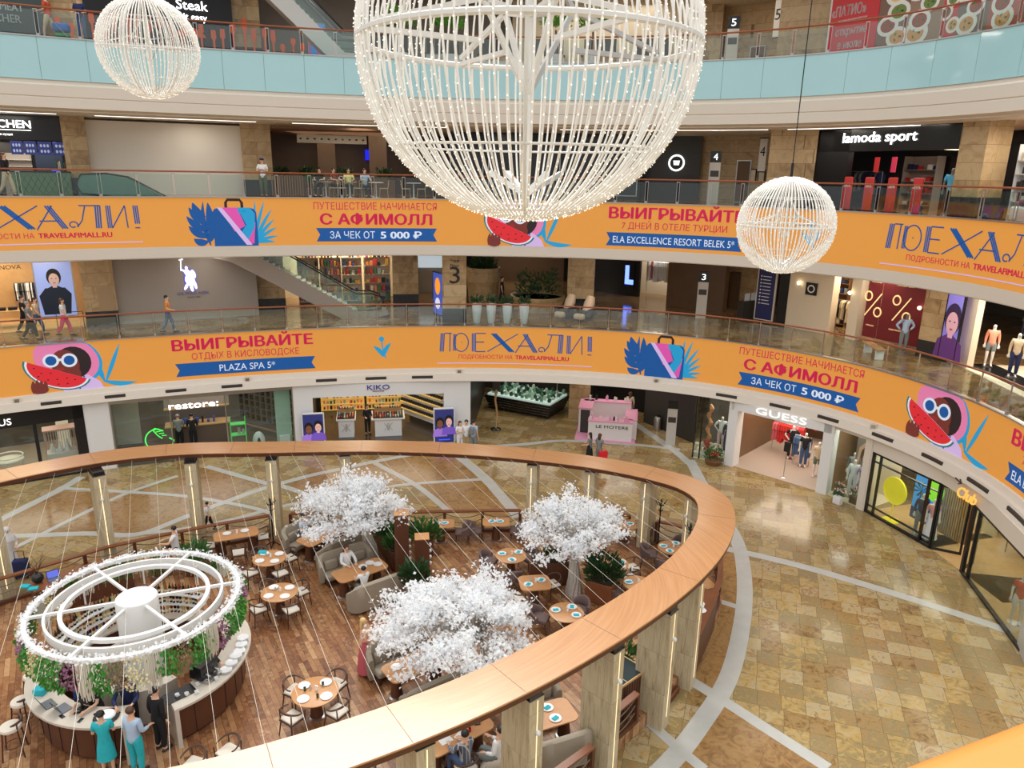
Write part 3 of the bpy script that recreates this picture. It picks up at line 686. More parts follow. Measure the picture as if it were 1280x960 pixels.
def pillar(xa, xb, off, z, h, depth=1.1, zr=1.2, base=.75, nm='wall_pillar', m=None):
    W = WX(xa, off, xb, off, z, zr); b = MB(); b.use(m or M_TRAV); W.box(b, 0, W.L, base, h, -depth, 0)
    if base: b.use(M_BLKSTONE); W.box(b, -.01, W.L+.01, 0, base, -depth-.01, .01)
    struct(b, nm, smooth=0); return W
def area(loc, sx, sy, pw, col=(1, .93, .82), rot=(0, 0, 0)):
    l = bpy.data.lights.new('ceiling_light', 'AREA'); l.shape = 'RECTANGLE'; l.size = sx; l.size_y = sy; l.energy = pw; l.color = col
    o = bpy.data.objects.new('ceiling_light', l); COL.objects.link(o); o.location = loc; o.rotation_euler = rot; return o
def gal_lights(z, h, off, pw, n=9, t0=1.95, t1=-.3):
    for i in range(n):
        t = t0+(t1-t0)*(i+.5)/n; p = E(t, off, z+h-.06); area(p, 2.4, 1.2, pw, rot=(0, 0, t))
CEIL3, CEIL4, CEIL5, CEIL2 = 9.62-F3, 15.72-F4, 4.2, 3.45
# backdrops closing the depth of every level
for nm, z, h, off, m in (('wall_rear_third', F3, CEIL3, 19, M_DARK), ('wall_rear_fourth', F4, CEIL4, 17, M_DARK), ('wall_rear_fifth', F5, 4.2, 15, M_BEIGE), ('wall_rear_ground', 0, 3.45, 17, M_DARK)):
    b = MB(); b.sweep([(0, z), (.3, z), (.3, z+h), (0, z+h)], path(off, 0, 2.14, -.52, 40)); struct(b, nm, m, smooth=0)
b = MB(); b.sweep([(.5, F5+4.2), (20, F5+4.2), (20, F5+4.4), (.5, F5+4.4)], path(0, 0)); struct(b, 'ceiling_fifth', M_CEIL, smooth=0)
gal_lights(F3, CEIL3, 2.0, 38); gal_lights(F4, CEIL4, 2.0, 38); gal_lights(F5, 4.2, 3, 80, 6)
# recessed light lines along the ceiling edges
def light_line(xa, xb, off, z, label, w=.10):
    b = MB(); b.sweep([(-w/2, z-.05), (w/2, z-.05), (w/2, z), (-w/2, z)], path(off, 0, tx(xa, off, z), tx(xb, off, z), 10)); o = b.build('linear_lamp', M_LAMPC, smooth=0); return tag(o, label, 'lamp', 'linear lamps along the gallery ceilings')
for xa, xb in ((0, 130), (150, 325), (345, 545), (590, 705), (740, 900), (1040, 1220)): light_line(xa, xb, .75, 9.60, 'recessed linear lamp along the ceiling edge above the third floor gallery')
for xa, xb in ((0, 70), (118, 320), (365, 560), (700, 960), (985, 1150)): light_line(xa, xb, 1.0, 15.70, 'recessed linear lamp along the ceiling edge above the fourth floor gallery')
# --- repeated goods
def goods(W, u0, u1, v, d, n, hs, ws, cols, label, group, name='product_box', dp=.18, p=.92):
    for i in range(n):
        if random.random() > p: continue
        u = u0+(u1-u0)*(i+.5)/n; h = random.uniform(*hs); w_ = (u1-u0)/n*random.uniform(*ws); b = MB(); W.box(b, u-w_/2, u+w_/2, v, v+h, d-dp/2, d+dp/2)
        tag(b.build(name, random.choice(cols), smooth=0), label, 'product', group)
def shelf(W, u0, u1, h, levels, d0, dp, label, m, back=None):
    root = empty('display_shelf', W.P((u0+u1)/2, 0, d0), 0, label, 'shelf'); root.rotation_euler = (0, 0, 0)
    inv = Vector(W.P((u0+u1)/2, 0, d0))
    def part(nm, mm, *a):
        b = MB(); W.box(b, *a); b.v = [tuple(Vector(q)-inv) for q in b.v]; return b.build(nm, mm, root, smooth=0)
    part('back_panel', back or m, u0, u1, 0, h, d0-.03, d0); part('side_panel', m, u0-.03, u0, 0, h, d0-.03, d0+dp); part('side_panel', m, u1, u1+.03, 0, h, d0-.03, d0+dp)
    vs = []
    for i in range(levels):
        v = .15+(h-.25)*i/levels; part('shelf_board', m, u0, u1, v, v+.03, d0, d0+dp); vs.append(v+.03)
    return vs
def garments(W, u0, u1, v, d, n, cols, label, group, L=(.7, 1.0)):
    """clothes hanging side by side from a rail"""
    root = empty('clothes_rail', W.P((u0+u1)/2, 0, d), 0, 'rail holding the '+group, 'rail'); c = root.location
    b = MB(); b.tube([W.P(u0, v+.08, d)-c, W.P(u1, v+.08, d)-c], .015, 6); b.build('rail', M_STEEL, root)
    for u in (u0, u1): b = MB(); b.tube([W.P(u, 0, d)-c, W.P(u, v+.08, d)-c], .015, 6); b.build('upright', M_STEEL, root)
    for i in range(n):
        u = u0+(u1-u0)*(i+.5)/n; l = random.uniform(*L); k = random.uniform(.8, 1.1); b = MB(); w_ = (u1-u0)/n*.42; q = []
        for (dd, vv) in ((.03, v+.06), (.20*k, v-.02), (.26*k, v-.30), (.19*k, v-.27), (.20*k, v-l), (-.20*k, v-l), (-.19*k, v-.27), (-.26*k, v-.30), (-.20*k, v-.02), (-.03, v+.06)): q.append((dd, vv))
        N = len(q); A_ = [W.P(u-w_, vv, d+dd) for dd, vv in q]; B_ = [W.P(u+w_, vv, d+dd) for dd, vv in q]
        b.add(A_+B_, [list(range(N))[::-1], list(range(N, 2*N))]+[[j, (j+1) % N, N+(j+1) % N, N+j] for j in range(N)])
        tag(b.build('garment', random.choice(cols), smooth=0), 'garment among the '+group, 'garment', group)
def sign(W, body, u0, u1, v0, cap, d, label, m=None, bold=0.0, name='shop_sign', extra=()):
    """a sign of separate standing letters; one mesh per line of letters"""
    root = empty(name, W.P((u0+u1)/2, v0, d), 0, label, 'sign'); c = Vector(root.location)
    for t, a0, a1, vv, cp, bo, mm in [(body, u0, u1, v0, cap, bold, m or M_SIGNW)]+list(extra):
        b = MB(); W.text(b, t, a0, a1, vv, cp, d, bo); b.v = [tuple(Vector(q)-c) for q in b.v]; b.build('lettering', mm, root, smooth=0)
    return root
def thing(name, W, u, d, label, cat, group=None):
    root = empty(name, W.P(u, 0, d), W.a, label, cat, group)   # children in local axes: x along the wall, -y towards the atrium
    return root
def LB(root, nm, m, *boxes):
    b = MB()
    for c, dd in boxes: b.box(c, dd)
    return b.build(nm, m, root, smooth=0)
def panel(W, u0, u1, v0, v1, d, label, m, name='poster', cat='poster', th=.04, frame=None):
    root = empty(name, W.P((u0+u1)/2, v0, d), W.a, label, cat); w_, h_ = u1-u0, v1-v0
    LB(root, 'sheet' if name == 'poster' else 'screen', m, ((0, -th/2-.002, h_/2), (w_, th, h_)))
    if frame:
        b = MB()
        for c, dd in (((-w_/2, -th/2, h_/2), (.05, th+.03, h_+.05)), ((w_/2, -th/2, h_/2), (.05, th+.03, h_+.05)), ((0, -th/2, 0), (w_, th+.03, .05)), ((0, -th/2, h_), (w_, th+.03, .05))): b.box(c, dd)
        b.build('frame', frame, root, smooth=0)
    return root
def lpoly(root, nm, m, polys, y):
    """flat printed shapes on a panel in its own x (right) / z (up) plane, standing off by -y"""
    b = MB()
    for pts in polys:
        N = len(pts); b.add([(x, -y-.004, z) for x, z in pts]+[(x, -y, z) for x, z in pts], [list(range(N)), list(range(N, 2*N))[::-1]]+[[i, (i+1) % N, N+(i+1) % N, N+i] for i in range(N)])
    return b.build(nm, m, root, smooth=0)
def ltext(root, nm, m, body, x, z, cap, width=None, y=.05, bold=0.0):
    b = MB(); flat_letters(b, body, (x, -y, z), (1, 0, 0), (0, 0, 1), (0, -1, 0), cap, width, bold, 0, .01); return b.build(nm, m, root, smooth=0)
def portrait(root, x, z, s, y, skin, hair, top, dark=False):
    lpoly(root, 'picture_hair', hair, [ell_pts(x, z+.10*s, .24*s, .32*s, 20)], y); lpoly(root, 'picture_body', top, [[(x-.42*s, z-.75*s), (x+.42*s, z-.75*s), (x+.36*s, z-.38*s), (x+.1*s, z-.24*s), (x-.1*s, z-.24*s), (x-.36*s, z-.38*s)]], y+.004)
    lpoly(root, 'picture_face', skin, [ell_pts(x, z, .17*s, .24*s, 20), [(x-.07*s, z-.3*s), (x+.07*s, z-.3*s), (x+.07*s, z-.15*s), (x-.07*s, z-.15*s)]], y+.008)
    lpoly(root, 'picture_eyes', H_DARK, [ell_pts(x-.07*s, z+.04*s, .03*s, .014*s, 8), ell_pts(x+.07*s, z+.04*s, .03*s, .014*s, 8)], y+.012); lpoly(root, 'picture_lips', mat('lips', srgb(176, 92, 86), .5), [ell_pts(x, z-.12*s, .05*s, .02*s, 8)], y+.012)
def print_mat(nm, r, g, b, e=0.0): return mat('print_'+nm, srgb(r, g, b), .5, emit=e, ecol=srgb(r, g, b))
GOODC = [mat('goods_%d' % i, srgb(*c), .5) for i, c in enumerate([(200, 60, 60), (220, 170, 70), (70, 120, 90), (60, 80, 140), (230, 220, 200), (180, 90, 120), (120, 70, 50), (40, 40, 44), (230, 140, 90), (150, 180, 190)])]
DRK = [K_BLACK, K_NAVY, K_GREY, K_BEIGE]; LGT = [K_WHITE, K_BEIGE, K_GREY, K_PALEB, K_KHAKI]
M_SHOPW = mat('shop_wood', srgb(196, 158, 108), .45, var=.18, vscale=3); M_CREAMW = mat('shop_cream', srgb(226, 210, 184), .6); M_BROWNW = mat('brown_wall', srgb(112, 84, 58), .4, var=.1, vscale=2)
M_SLAT = mat('slat_wood', srgb(120, 84, 54), .5)

# =========================== THIRD FLOOR ===========================
z = F3; H = CEIL3
# fashion shop at the far left
W = WX(-70, 3.6, 103, 3.4, z); Wb = WX(-70, 7.5, 140, 7.5, z)
wall(Wb, H, M_SHOPW); b = MB(); W.box(b, 0, W.L, 0, .02, -4.4, 0); struct(b, 'floor_shop_third', M_SHOPW)
area(W.P(W.L*.5, H-.15, -1.8), 5, 2, 170, (1, .82, .58)); b = MB(); W.box(b, 0, W.L, H-.35, H, -.15, 0); struct(b, 'wall_shop_header', M_SHOPW)
sign(W, 'NOVA', W.fx(-1, 3.1), W.fx(26, 3.1), H-.62, .20, .03, 'dark NOVA shop lettering at the far left of the third floor', mat('sign_brown', srgb(70, 50, 36), .5))
garments(Wb, Wb.fx(20), Wb.fx(46), 1.75, .5, 14, [K_BLACK, K_GREY, K_WHITE, K_NAVY], 'x', 'clothes hanging beside the portrait screen in the far left shop')
u0, u1 = W.fx(47), W.fx(95)
sc = panel(W, u0, u1, .55, H-.38, -.5, 'tall lit portrait screen of a person in a dark shirt, far left third floor shop', print_mat('blue', 148, 166, 224, .4), 'portrait_screen', 'screen', .06, M_STEEL)
w_ = u1-u0; portrait(sc, 0, 1.75, 1.25, .065, print_mat('face_b', 190, 160, 150, .4), H_DARK, print_mat('shirt_b', 24, 34, 52, .2)); lpoly(sc, 'picture_body', print_mat('shirt_b', 24, 34, 52, .2), [[(-.55*w_/1.5, .1), (.5*w_/1.5, .1), (.62*w_/1.5, 1.05), (.4, 1.36), (-.4, 1.36), (-.66*w_/1.5, 1.0)]], .066)
t = thing('display_table', W, W.fx(10), -1.4, 'low wooden display table with dark folded goods in far left shop', 'table'); LB(t, 'table_top', M_SHOPW, ((0, 0, .8), (1.8, .8, .05))); [LB(t, 'leg', M_SHOPW, ((x, y, .39), (.06, .06, .78))) for x in (-.8, .8) for y in (-.3, .3)]
for i in range(3): b = MB(); W.box(b, W.fx(10)-.6+.45*i, W.fx(10)-.25+.45*i, .83, .95, -1.6, -1.3); tag(b.build('folded_garment', K_BLACK), 'dark folded garment on the low display table of the far left shop', 'garment', 'folded goods on the low display table')
t = thing('window_frame', W, W.fx(85), .05, 'thin dark low frame standing before the portrait screen', 'frame'); b = MB(); b.tube([(-.55, 0, 0), (-.55, 0, .8), (.55, 0, .8), (.55, 0, 0)], .02, 6); b.build('tube', M_BLACK, t); LB(t, 'foot', M_BLACK, ((-.55, 0, .01), (.05, .3, .02)), ((.55, 0, .01), (.05, .3, .02)))
PW = pillar(105, 146, 3.3, z, H); b = MB(); tg = panel(PW, PW.L*.45, PW.L*.92, .8, 1.9, .0, 'small stone access panel on the pillar by the grey hoarding', mat('stone_panel', srgb(176, 148, 112), .5), 'access_panel', 'panel', .02)
# grey hoarding with the polo rider sign
W = WX(146, 3.6, 322, 4.2, z); wall(W, H, M_GREYHOARD, nm='wall_hoarding_third')
u = W.fx(236, 2.4); PS = .0
root = empty('polo_sign', W.P(u, 1.52, .02), W.a, 'white and blue polo rider emblem with lettering on grey hoarding', 'sign')
def shp(nm, m, pls, y, k=1.0): return lpoly(root, nm, m, [[(x*k, q*k) for x, q in p] for p in pls], y)
RID = [ell_pts(.02, .50, .22, .30, 18, .4), ell_pts(-.06, .88, .14, .20, 14, .5), ell_pts(-.10, 1.14, .07, .08, 12), ell_pts(.20, .82, .10, .22, 12, .3), ell_pts(.06, .14, .08, .22, 12, .2), ell_pts(-.18, .20, .07, .20, 12, -.5), ell_pts(.24, .26, .07, .22, 12, .2), [(-.16, .9), (-.36, 1.02), (-.38, 1.10), (-.14, 1.02)]]
shp('emblem_glow', mat('sign_blue', srgb(60, 60, 200), .5, emit=1.0), [[(c[0]*1.0+(c[0]-sum(p[0] for p in pl)/len(pl))*.22, c[1]+(c[1]-sum(p[1] for p in pl)/len(pl))*.16) for c in pl] for pl in RID], .01); shp('emblem', M_SIGNW, RID, .03)
shp('mallet', M_SIGNW, [[(-.38, 1.0), (-.34, 1.0), (-.30, 1.50), (-.34, 1.50)], [(-.40, 1.50), (-.22, 1.54), (-.22, 1.60), (-.40, 1.56)]], .03)
ltext(root, 'lettering', mat('sign_navy', srgb(40, 40, 120), .5, emit=.3), 'U.S. POLO ASSN.', .12, -.22, .15, 1.5, .03, .0); ltext(root, 'lettering', mat('sign_dark', srgb(50, 40, 40), .5), 'SINCE 1890', .12, -.40, .09, .6, .03)
pillar(322, 356, 4.9, z, H)
# escalator coming down from the fourth floor
def escalator(pt, pb, width, label, side_m, nm='escalator', over=1.6):
    A, B = Vector(pt), Vector(pb); d = B-A; dl = Vector((d.x, d.y, 0)); L = dl.length; dl.normalize(); rz = math.atan2(dl.y, dl.x); slope = -(d.z)/L
    root = empty(nm, A, rz, label, 'escalator'); hL = L; dz = d.z
    def along(x): return dz*x/L
    prof = [(-.8, .1), (0, .1), (L, dz+.1), (L+over, dz+.1), (L+over, dz-.12), (L-.3, dz-.55), (0, -.95), (-.8, -.75)]
    for s in (-1, 1):
        b = MB(); y0 = s*width/2; N = len(prof); b.add([(x, y0-.03, q) for x, q in prof]+[(x, y0+.03, q) for x, q in prof], [list(range(N)), list(range(N, 2*N))[::-1]]+[[i, (i+1) % N, N+(i+1) % N, N+i] for i in range(N)]); b.build('side_panel', side_m, root, smooth=0)
        g = [(-.6, .1), (0, .1), (L, dz+.1), (L+over*.8, dz+.1), (L+over*.8, dz+.75), (L+over*.5, dz+1.0), (L, dz+1.02), (0, 1.02), (-.6, 1.02)]; N = len(g); b = MB(); b.add([(x, y0-.006, q) for x, q in g]+[(x, y0+.006, q) for x, q in g], [list(range(N)), list(range(N, 2*N))[::-1]]+[[i, (i+1) % N, N+(i+1) % N, N+i] for i in range(N)]); b.build('glass_panel', M_GLASS, root, smooth=0)
        b = MB(); b.tube([(-.6, y0, 1.05), (0, y0, 1.05), (L, y0, dz+1.05), (L+over*.5, y0, dz+1.03), (L+over*.8, y0, dz+.85), (L+over*.85, y0, dz+.55), (L+over*.75, y0, dz+.25), (L+over*.3, y0, dz+.15)], .04, 8); b.build('handrail', M_BLACK, root)
    b = MB(); N = 24
    for i in range(N): b.box((L*(i+.5)/N, 0, dz*(i+.5)/N+.02), (L/N, width-.08, abs(dz)/N+.03))
    b.build('steps', M_STEEL, root, smooth=0); LB(root, 'underside', side_m, ((L/2, 0, dz/2-.7), (.01, .01, .01))) if False else None
    b = MB(); b.add([(-.8, -width/2, -.75), (-.8, width/2, -.75), (0, width/2, -.95), (0, -width/2, -.95), (L-.3, width/2, dz-.55), (L-.3, -width/2, dz-.55), (L+over, width/2, dz-.12), (L+over, -width/2, dz-.12)], [(0, 1, 2, 3), (3, 2, 4, 5), (5, 4, 6, 7)]); b.build('underside', side_m, root, smooth=0)
    return root
M_ESC = mat('escalator_panel', srgb(168, 156, 146), .35, .3)
Pb = G(446, 3.0, F3+.3); Pt = G(288, 3.0, F3+3.9)
escalator((Pt.x, Pt.y, F3+4.0), (Pb.x, Pb.y, F3+.25), 1.1, 'beige sided escalator coming down to the third floor in front of the colourful shop', M_ESC)
# colourful shop behind the escalator
W = WX(356, 6.8, 492, 7.0, z); Wb = WX(350, 9.6, 500, 9.6, z); wall(Wb, H, M_CREAMW); area(W.P(W.L*.5, H-.15, -1.0), 5, 2, 230, (1, .9, .72))
for i, (a, c) in enumerate(((372, 398), (400, 426), (428, 452), (456, 488))):
    u0, u1 = W.fx(a, 2), W.fx(c, 2); vs = shelf(W, u0, u1, H-.3, 6, -.7-.1*(i % 2), .38, ['first', 'second', 'third', 'fourth'][i]+' lit shelf unit from the left in the colourful shop behind the escalator', M_CREAMW)
    for v in vs: goods(W, u0+.05, u1-.05, v, -.45, 6, (.18, .40), (.5, .9), GOODC, 'small colourful product on the lit shelves behind the escalator', 'products on the shelves of the colourful shop')
pillar(491, 523, 5.6, z, H)
# floor number pillar
PW = pillar(553, 583, .95, z, H, depth=1.0)
fl = empty('floor_number', PW.P(PW.L/2, 0, .012), PW.a, 'black floor number lettering on the travertine pillar at the middle', 'sign')
ltext(fl, 'numeral', M_BLACK, '3', .02, PW.fv(354, PW.L/2), .88, .52, .0, .0); ltext(fl, 'lettering', M_BLACK, 'Этаж', .02, PW.fv(328, PW.L/2), .17, .48, .0); ltext(fl, 'lettering', M_BLACK, 'Floor', .02, PW.fv(334, PW.L/2), .17, .46, .0)
W = WX(544, 2.2, 556, 1.2, z)
sc = panel(W, 0, W.L, .3, 2.5, .0, 'narrow lit advertising stand beside the floor number pillar', print_mat('adblue', 60, 80, 170, .6), 'advertising_stand', 'screen', .12, M_BLACK); lpoly(sc, 'picture', print_mat('adorange', 240, 150, 40, .6), [ell_pts(0, 1.5, .3, .45, 14)], .135); lpoly(sc, 'picture', print_mat('adwhite', 220, 220, 240, .5), [ell_pts(0, .6, .28, .3, 14)], .135)
b = MB(); W2 = WX(522, 11, 556, 11, z); W2.box(b, 0, W2.L, 1.6, H-.2, 0, .05); struct(b, 'window_1', mat('window_glow', (.55, .65, .72), .3, emit=.55)); wall(WX(500, 11.1, 560, 11.1, z), H, M_GREYHOARD)
pillar(709, 742, 4.9, z, H)
# planters along the middle rail
M_VASE = mat('white_vase', srgb(226, 228, 228), .4); M_LEAF = mat('leaf_green', srgb(62, 106, 46), .5, var=.4, vscale=12); M_LEAFD = mat('leaf_dark', srgb(40, 74, 36), .5, var=.4, vscale=12); M_SOIL = mat('soil', (.03, .02, .012), .9)
def bush(root, c, r, n, m, seed, leaf_w=.09, up=.35, nm='foliage'):
    rr = random.Random(seed); b = MB()
    for i in range(n):
        a = rr.uniform(0, 2*PI); e = rr.uniform(-.15, 1.2); q = rr.random()**.5; R = r*q; p = Vector(c)+Vector((R*math.cos(a)*math.cos(e*.6), R*math.sin(a)*math.cos(e*.6), R*math.sin(e)*1.1+r*.2))
        d = (p-Vector(c)+Vector((0, 0, up*r))).normalized(); s_ = d.cross(Vector((rr.uniform(-1, 1), rr.uniform(-1, 1), rr.uniform(-1, 1)))).normalized(); L = leaf_w*rr.uniform(1.6, 2.8); w2 = leaf_w*rr.uniform(.35, .55); nn = d.cross(s_)
        b.add([p, p+d*L*.45+s_*w2+nn*.01, p+d*L+nn*(-.06*L*3), p+d*L*.45-s_*w2+nn*.01], [(0, 1, 2, 3)])
    return b.build(nm, m, root, smooth=0)
def vase_plant(p, label, k):
    r = empty('potted_plant', p, 0, label, 'plant', None); b = MB(); b.lathe([(.15, 0), (.17, .04), (.23, .6), (.26, .95), (.25, 1.0), (.22, 1.0), (.21, .93)], n=20); b.build('vase', M_VASE, r); b = MB(); b.lathe([(.01, .90), (.21, .925)], n=14); b.build('soil', M_SOIL, r); bush(r, (0, 0, 1.0), .30, 90, M_LEAFD, k, .09); return r
for k, (x, lb) in enumerate(((596, 'tall white vase with small plant partly hidden beside the floor number pillar'), (614, 'tall white vase with low plant, first full one right of the number pillar'), (634, 'tall white vase with leafy plant, middle of the three right of the pillar'), (655, 'tall white vase with spreading plant, rightmost of the row behind the rail'))):
    p = G(x, .95, z+.5); vase_plant((p.x, p.y, z), lb, k)
# round stone planters and massage chairs in the hall
def round_planter(p, R, h, label, k, red=False):
    r = empty('round_planter', p, 0, label, 'planter'); b = MB(); b.lathe([(R*.86, 0), (R, h*.8), (R*1.02, h), (R*.94, h), (R*.92, h*.82)], n=32); b.build('bowl', M_TRAV if k else M_BEIGE, r); b = MB(); b.lathe([(.02, h*.80), (R*.92, h*.82)], n=20); b.build('soil', M_SOIL, r); bush(r, (0, 0, h*.85), R*.8, 420, M_LEAFD, 40+k, .12); return r
p = G(672, 5.2, z+.4); round_planter((p.x, p.y, z), 1.55, .85, 'wide round beige planter bed with dark plants beside the hall pillar', 1)
p = G(604, 7.5, z+1.2); pr = round_planter((p.x, p.y, z), 1.0, 2.1, 'tall round stone drum planter at the back of the hall', 2)
def massage_chair(p, rz, label):
    r = empty('massage_chair', p, rz, label, 'chair'); m = mat('leather_cream', srgb(206, 178, 150), .45); d = mat('leather_dark', srgb(44, 34, 30), .4)
    b = MB(); b.rbox((0, 0, .32), (.72, .70, .34), .1); b.build('seat', d, r); b = MB(); b.tube([(0, .25, .4), (0, .55, .85), (0, .72, 1.18)], [.26, .30, .22], 12); b.build('backrest', m, r)
    for s in (-1, 1): b = MB(); b.rbox((.38*s, .05, .42), (.16, .85, .46), .07); b.build('armrest', d, r)
    b = MB(); b.rbox((0, -.52, .28), (.56, .36, .30), .1); b.build('footrest', m, r); return r
p = G(706, 2.8, z+.3); massage_chair((p.x, p.y, z), -.6, 'cream and dark massage chair, left of the pair in the hall')
p = G(730, 2.4, z+.3); massage_chair((p.x, p.y, z), -.6, 'cream and dark massage chair, right of the pair in the hall')
# dark shop fronts at the back right of the hall
W = WX(590, 17, 705, 17, z); wall(W, H, M_BROWNW, v0=0); area(W.P(3, H-.3, 3), 4, 3, 60)
W = WX(742, 13, 833, 10.5, z); wall(W, H, M_BLACK, u1=W.fx(800, 1.8)); u = W.fx(787, 1.5)
sg = empty('blue_light_sign', W.P(u, .6, .05), W.a, 'tall glowing blue sign in the dark shop front of the third floor', 'sign'); LB(sg, 'backing', M_BLACK, ((0, 0, .95), (.8, .05, 2.1))); LB(sg, 'glow', mat('glow_blue', (.15, .25, 1.0), .5, emit=2.2), ((-.12, -.05, .75), (.26, .05, 1.2)), ((.08, -.05, .30), (.55, .05, .3)))
Wb = WX(795, 13.5, 840, 12.5, z); wall(Wb, H, M_CREAMW); area(W.P(W.fx(815), H-.2, -1.0), 1.8, 1.5, 90)
garments(W, W.fx(803), W.fx(831), 2.3, -.6, 10, [K_WHITE, K_BEIGE, K_WHITE, K_ROSE], 'x', 'pale clothes in the shop at the back of the third floor hall', (1.0, 1.3))
W = WX(834, 8.8, 905, 7.6, z); wall(W, H, M_BROWNW, d0=-.5)
W2 = WX(905, 9.5, 950, 8.5, z); wall(W2, H, M_TRAV)
d_ = panel(W2, W2.fx(911), W2.fx(925), 0, 2.2, .02, 'brown lift door in the third floor lift lobby', M_BROWNW, 'lift_door', 'door', .05, M_STEEL)
def pylon(p, rz, num, label):
    r = empty('information_pylon', p, rz, label, 'pylon'); LB(r, 'body', mat('pylon_grey', srgb(196, 190, 182), .4), ((0, 0, 1.0), (.55, .16, 2.0))); LB(r, 'head', M_BLACK, ((0, 0, 2.28), (.55, .17, .56))); ltext(r, 'numeral', M_SIGNW, num, 0, 2.12, .34, .22, .09); LB(r, 'map_panel', M_DARK, ((0, -.085, 1.45), (.42, .01, .3))); return r
p = G(877, 5.4, z+.8); pylon((p.x, p.y, z), face_cam(p), '3', 'grey pylon with black head and number three before the lift lobby')
pa_ = empty('payment_terminal', tuple(G(933, 6.5, z+.6))[:2]+(z,), .5, 'small dark terminal with two screens beside the blue directory board', 'terminal'); LB(pa_, 'base', M_DARK, ((0, 0, .5), (.9, .4, 1.0))); LB(pa_, 'screen', print_mat('scr_grey', 150, 150, 150, .2), ((-.24, -.21, 1.25), (.36, .03, .4))); LB(pa_, 'screen', print_mat('scr_grey', 150, 150, 150, .2), ((.24, -.21, 1.25), (.36, .03, .4)))
W = WX(945, 6.3, 972, 5.9, z); br = panel(W, W.fx(947), W.fx(969), .15, H-.25, .05, 'tall navy directory board with white lines of text', print_mat('navyboard', 30, 32, 76, .12), 'directory_board', 'sign', .1, M_BEIGE)
for i in range(9): lpoly(br, 'text_line', M_WHITE, [[(-.22, 2.3-.18*i), (.30*random.uniform(.5, 1), 2.3-.18*i), (.30*.9, 2.34-.18*i), (-.22, 2.34-.18*i)], ell_pts(-.32, 2.32-.18*i, .045, .045, 8)], .115)
W = WX(972, 5.9, 986, 5.7, z); wall(W, H, M_BLACK)
W = WX(984, 5.6, 1038, 5.0, z); wall(W, H, M_CREAMW, d0=-.6)
def sconce(W, u, v, label):
    r = empty('wall_sconce', W.P(u, v, .0), W.a, label, 'lamp'); LB(r, 'bracket', M_STEEL, ((0, -.04, 0), (.05, .08, .14))); b = MB(); b.ball((0, -.12, .06), .085, 10, 6); b.build('shade', mat('lamp_warm', (1, .8, .5), .5, emit=6), r)
sconce(W, W.fx(1000, 2.3), 2.3, 'small glowing sconce left of the round black emblem on cream wall')
em = empty('round_emblem', W.P(W.fx(1015, 2.2), 2.15, .02), W.a, 'black square plaque with round white emblem on cream wall', 'sign'); LB(em, 'plaque', M_BLACK, ((0, -.02, 0), (.62, .04, .62))); lpoly(em, 'ring', M_WHITE, [[(x, q) for x, q in ell_pts(0, 0, .2, .2, 18)]], .045); lpoly(em, 'centre', M_BLACK, [ell_pts(0, 0, .14, .14, 16)], .052)
# men's shop and the discount posters
W = WX(1030, 5.0, 1072, 4.7, z); Wb = WX(1020, 8.0, 1085, 7.8, z); wall(Wb, H, M_BROWNW); area(W.P(W.L/2, H-.2, -1.2), 2, 1.6, 110, (1, .85, .65)); garments(W, W.fx(1033), W.fx(1048), 1.6, -1.0, 7, [K_GREY, K_BEIGE, K_BLACK, K_KHAKI], 'x', 'jackets in the shop between the cream walls'); vs = shelf(Wb, Wb.fx(1040), Wb.fx(1062), 2.9, 5, .1, .4, 'dark wooden shelf unit in the shop left of the discount posters', M_SLAT)
for v in vs: goods(Wb, Wb.fx(1041), Wb.fx(1061), v, .3, 4, (.12, .3), (.6, .9), DRK, 'folded garment on dark wooden shelf left of the discount posters', 'folded goods on the dark shelf')
W = WX(1060, 4.7, 1072, 4.6, z); wall(W, H, M_CREAMW, d0=-.6); sconce(W, W.fx(1064, 2.2), 2.2, 'small glowing sconce on cream pier left of the discount posters')
W = WX(1066, 4.9, 1164, 4.4, z); M_POST = print_mat('maroon', 112, 28, 32, .10); M_GOLD = print_mat('cream_gold', 240, 214, 150, .5)
wall(W, H, M_CREAMW, d0=-1.2, d1=-.9); area(W.P(W.L/2, H-.1, -.4), 3, .6, 60, (1, .92, .8))
for a, c, lb, pc in ((1081, 1098, 'narrower maroon poster with gold percent sign, left of the two', .75), (1099, 1152, 'wide maroon poster with big gold percent sign, right of the two', 1.0)):
    u0, u1 = W.fx(a, 1.6), W.fx(c, 1.6); ps = panel(W, u0, u1, .25, H-.3, -.1, lb, M_POST); w_ = u1-u0
    q = .30
    for cx, cz in ((-.28, 1.95), (.28, 1.25)):
        b = MB(); b.tube([(cx+.18*math.cos(a_), -.05, cz+.21*math.sin(a_)) for a_ in np.linspace(0, 2*PI, 20)[:-1]], .035, 6, True); b.build('percent_ring', M_GOLD, ps)
    lpoly(ps, 'percent_bar', M_GOLD, [[(-.40, 1.0), (-.33, 1.0), (.42, 2.15), (.35, 2.15)]], .05)
    ltext(ps, 'lettering', M_GOLD, 'ROSSO LUX' if w_ > 1 else 'ROSSO', .05, 2.62, .10, .8 if w_ > 1 else .5, .05); ltext(ps, 'lettering', M_GOLD, 'НАША РАСПРОДАЖА' if w_ > 1 else 'НАША', 0, .55, .06, .9 if w_ > 1 else .4, .05)
sconce(W, W.fx(1151, 2.0), 2.0, 'small glowing sconce right of the maroon posters')
mannequin(tuple(W.P(W.fx(1140, .9), 0, .55)), face_cam(W.P(0))+.2, 'grey mannequin in light shirt and blue trousers before the maroon poster', pose='stand', arms='hip', top=K_PALEB, bot=K_GREY, skin=mat('mannequin_grey', srgb(120, 118, 116), .4), sleeves='long')
pillar(1150, 1187, 4.0, z, H, depth=1.3)
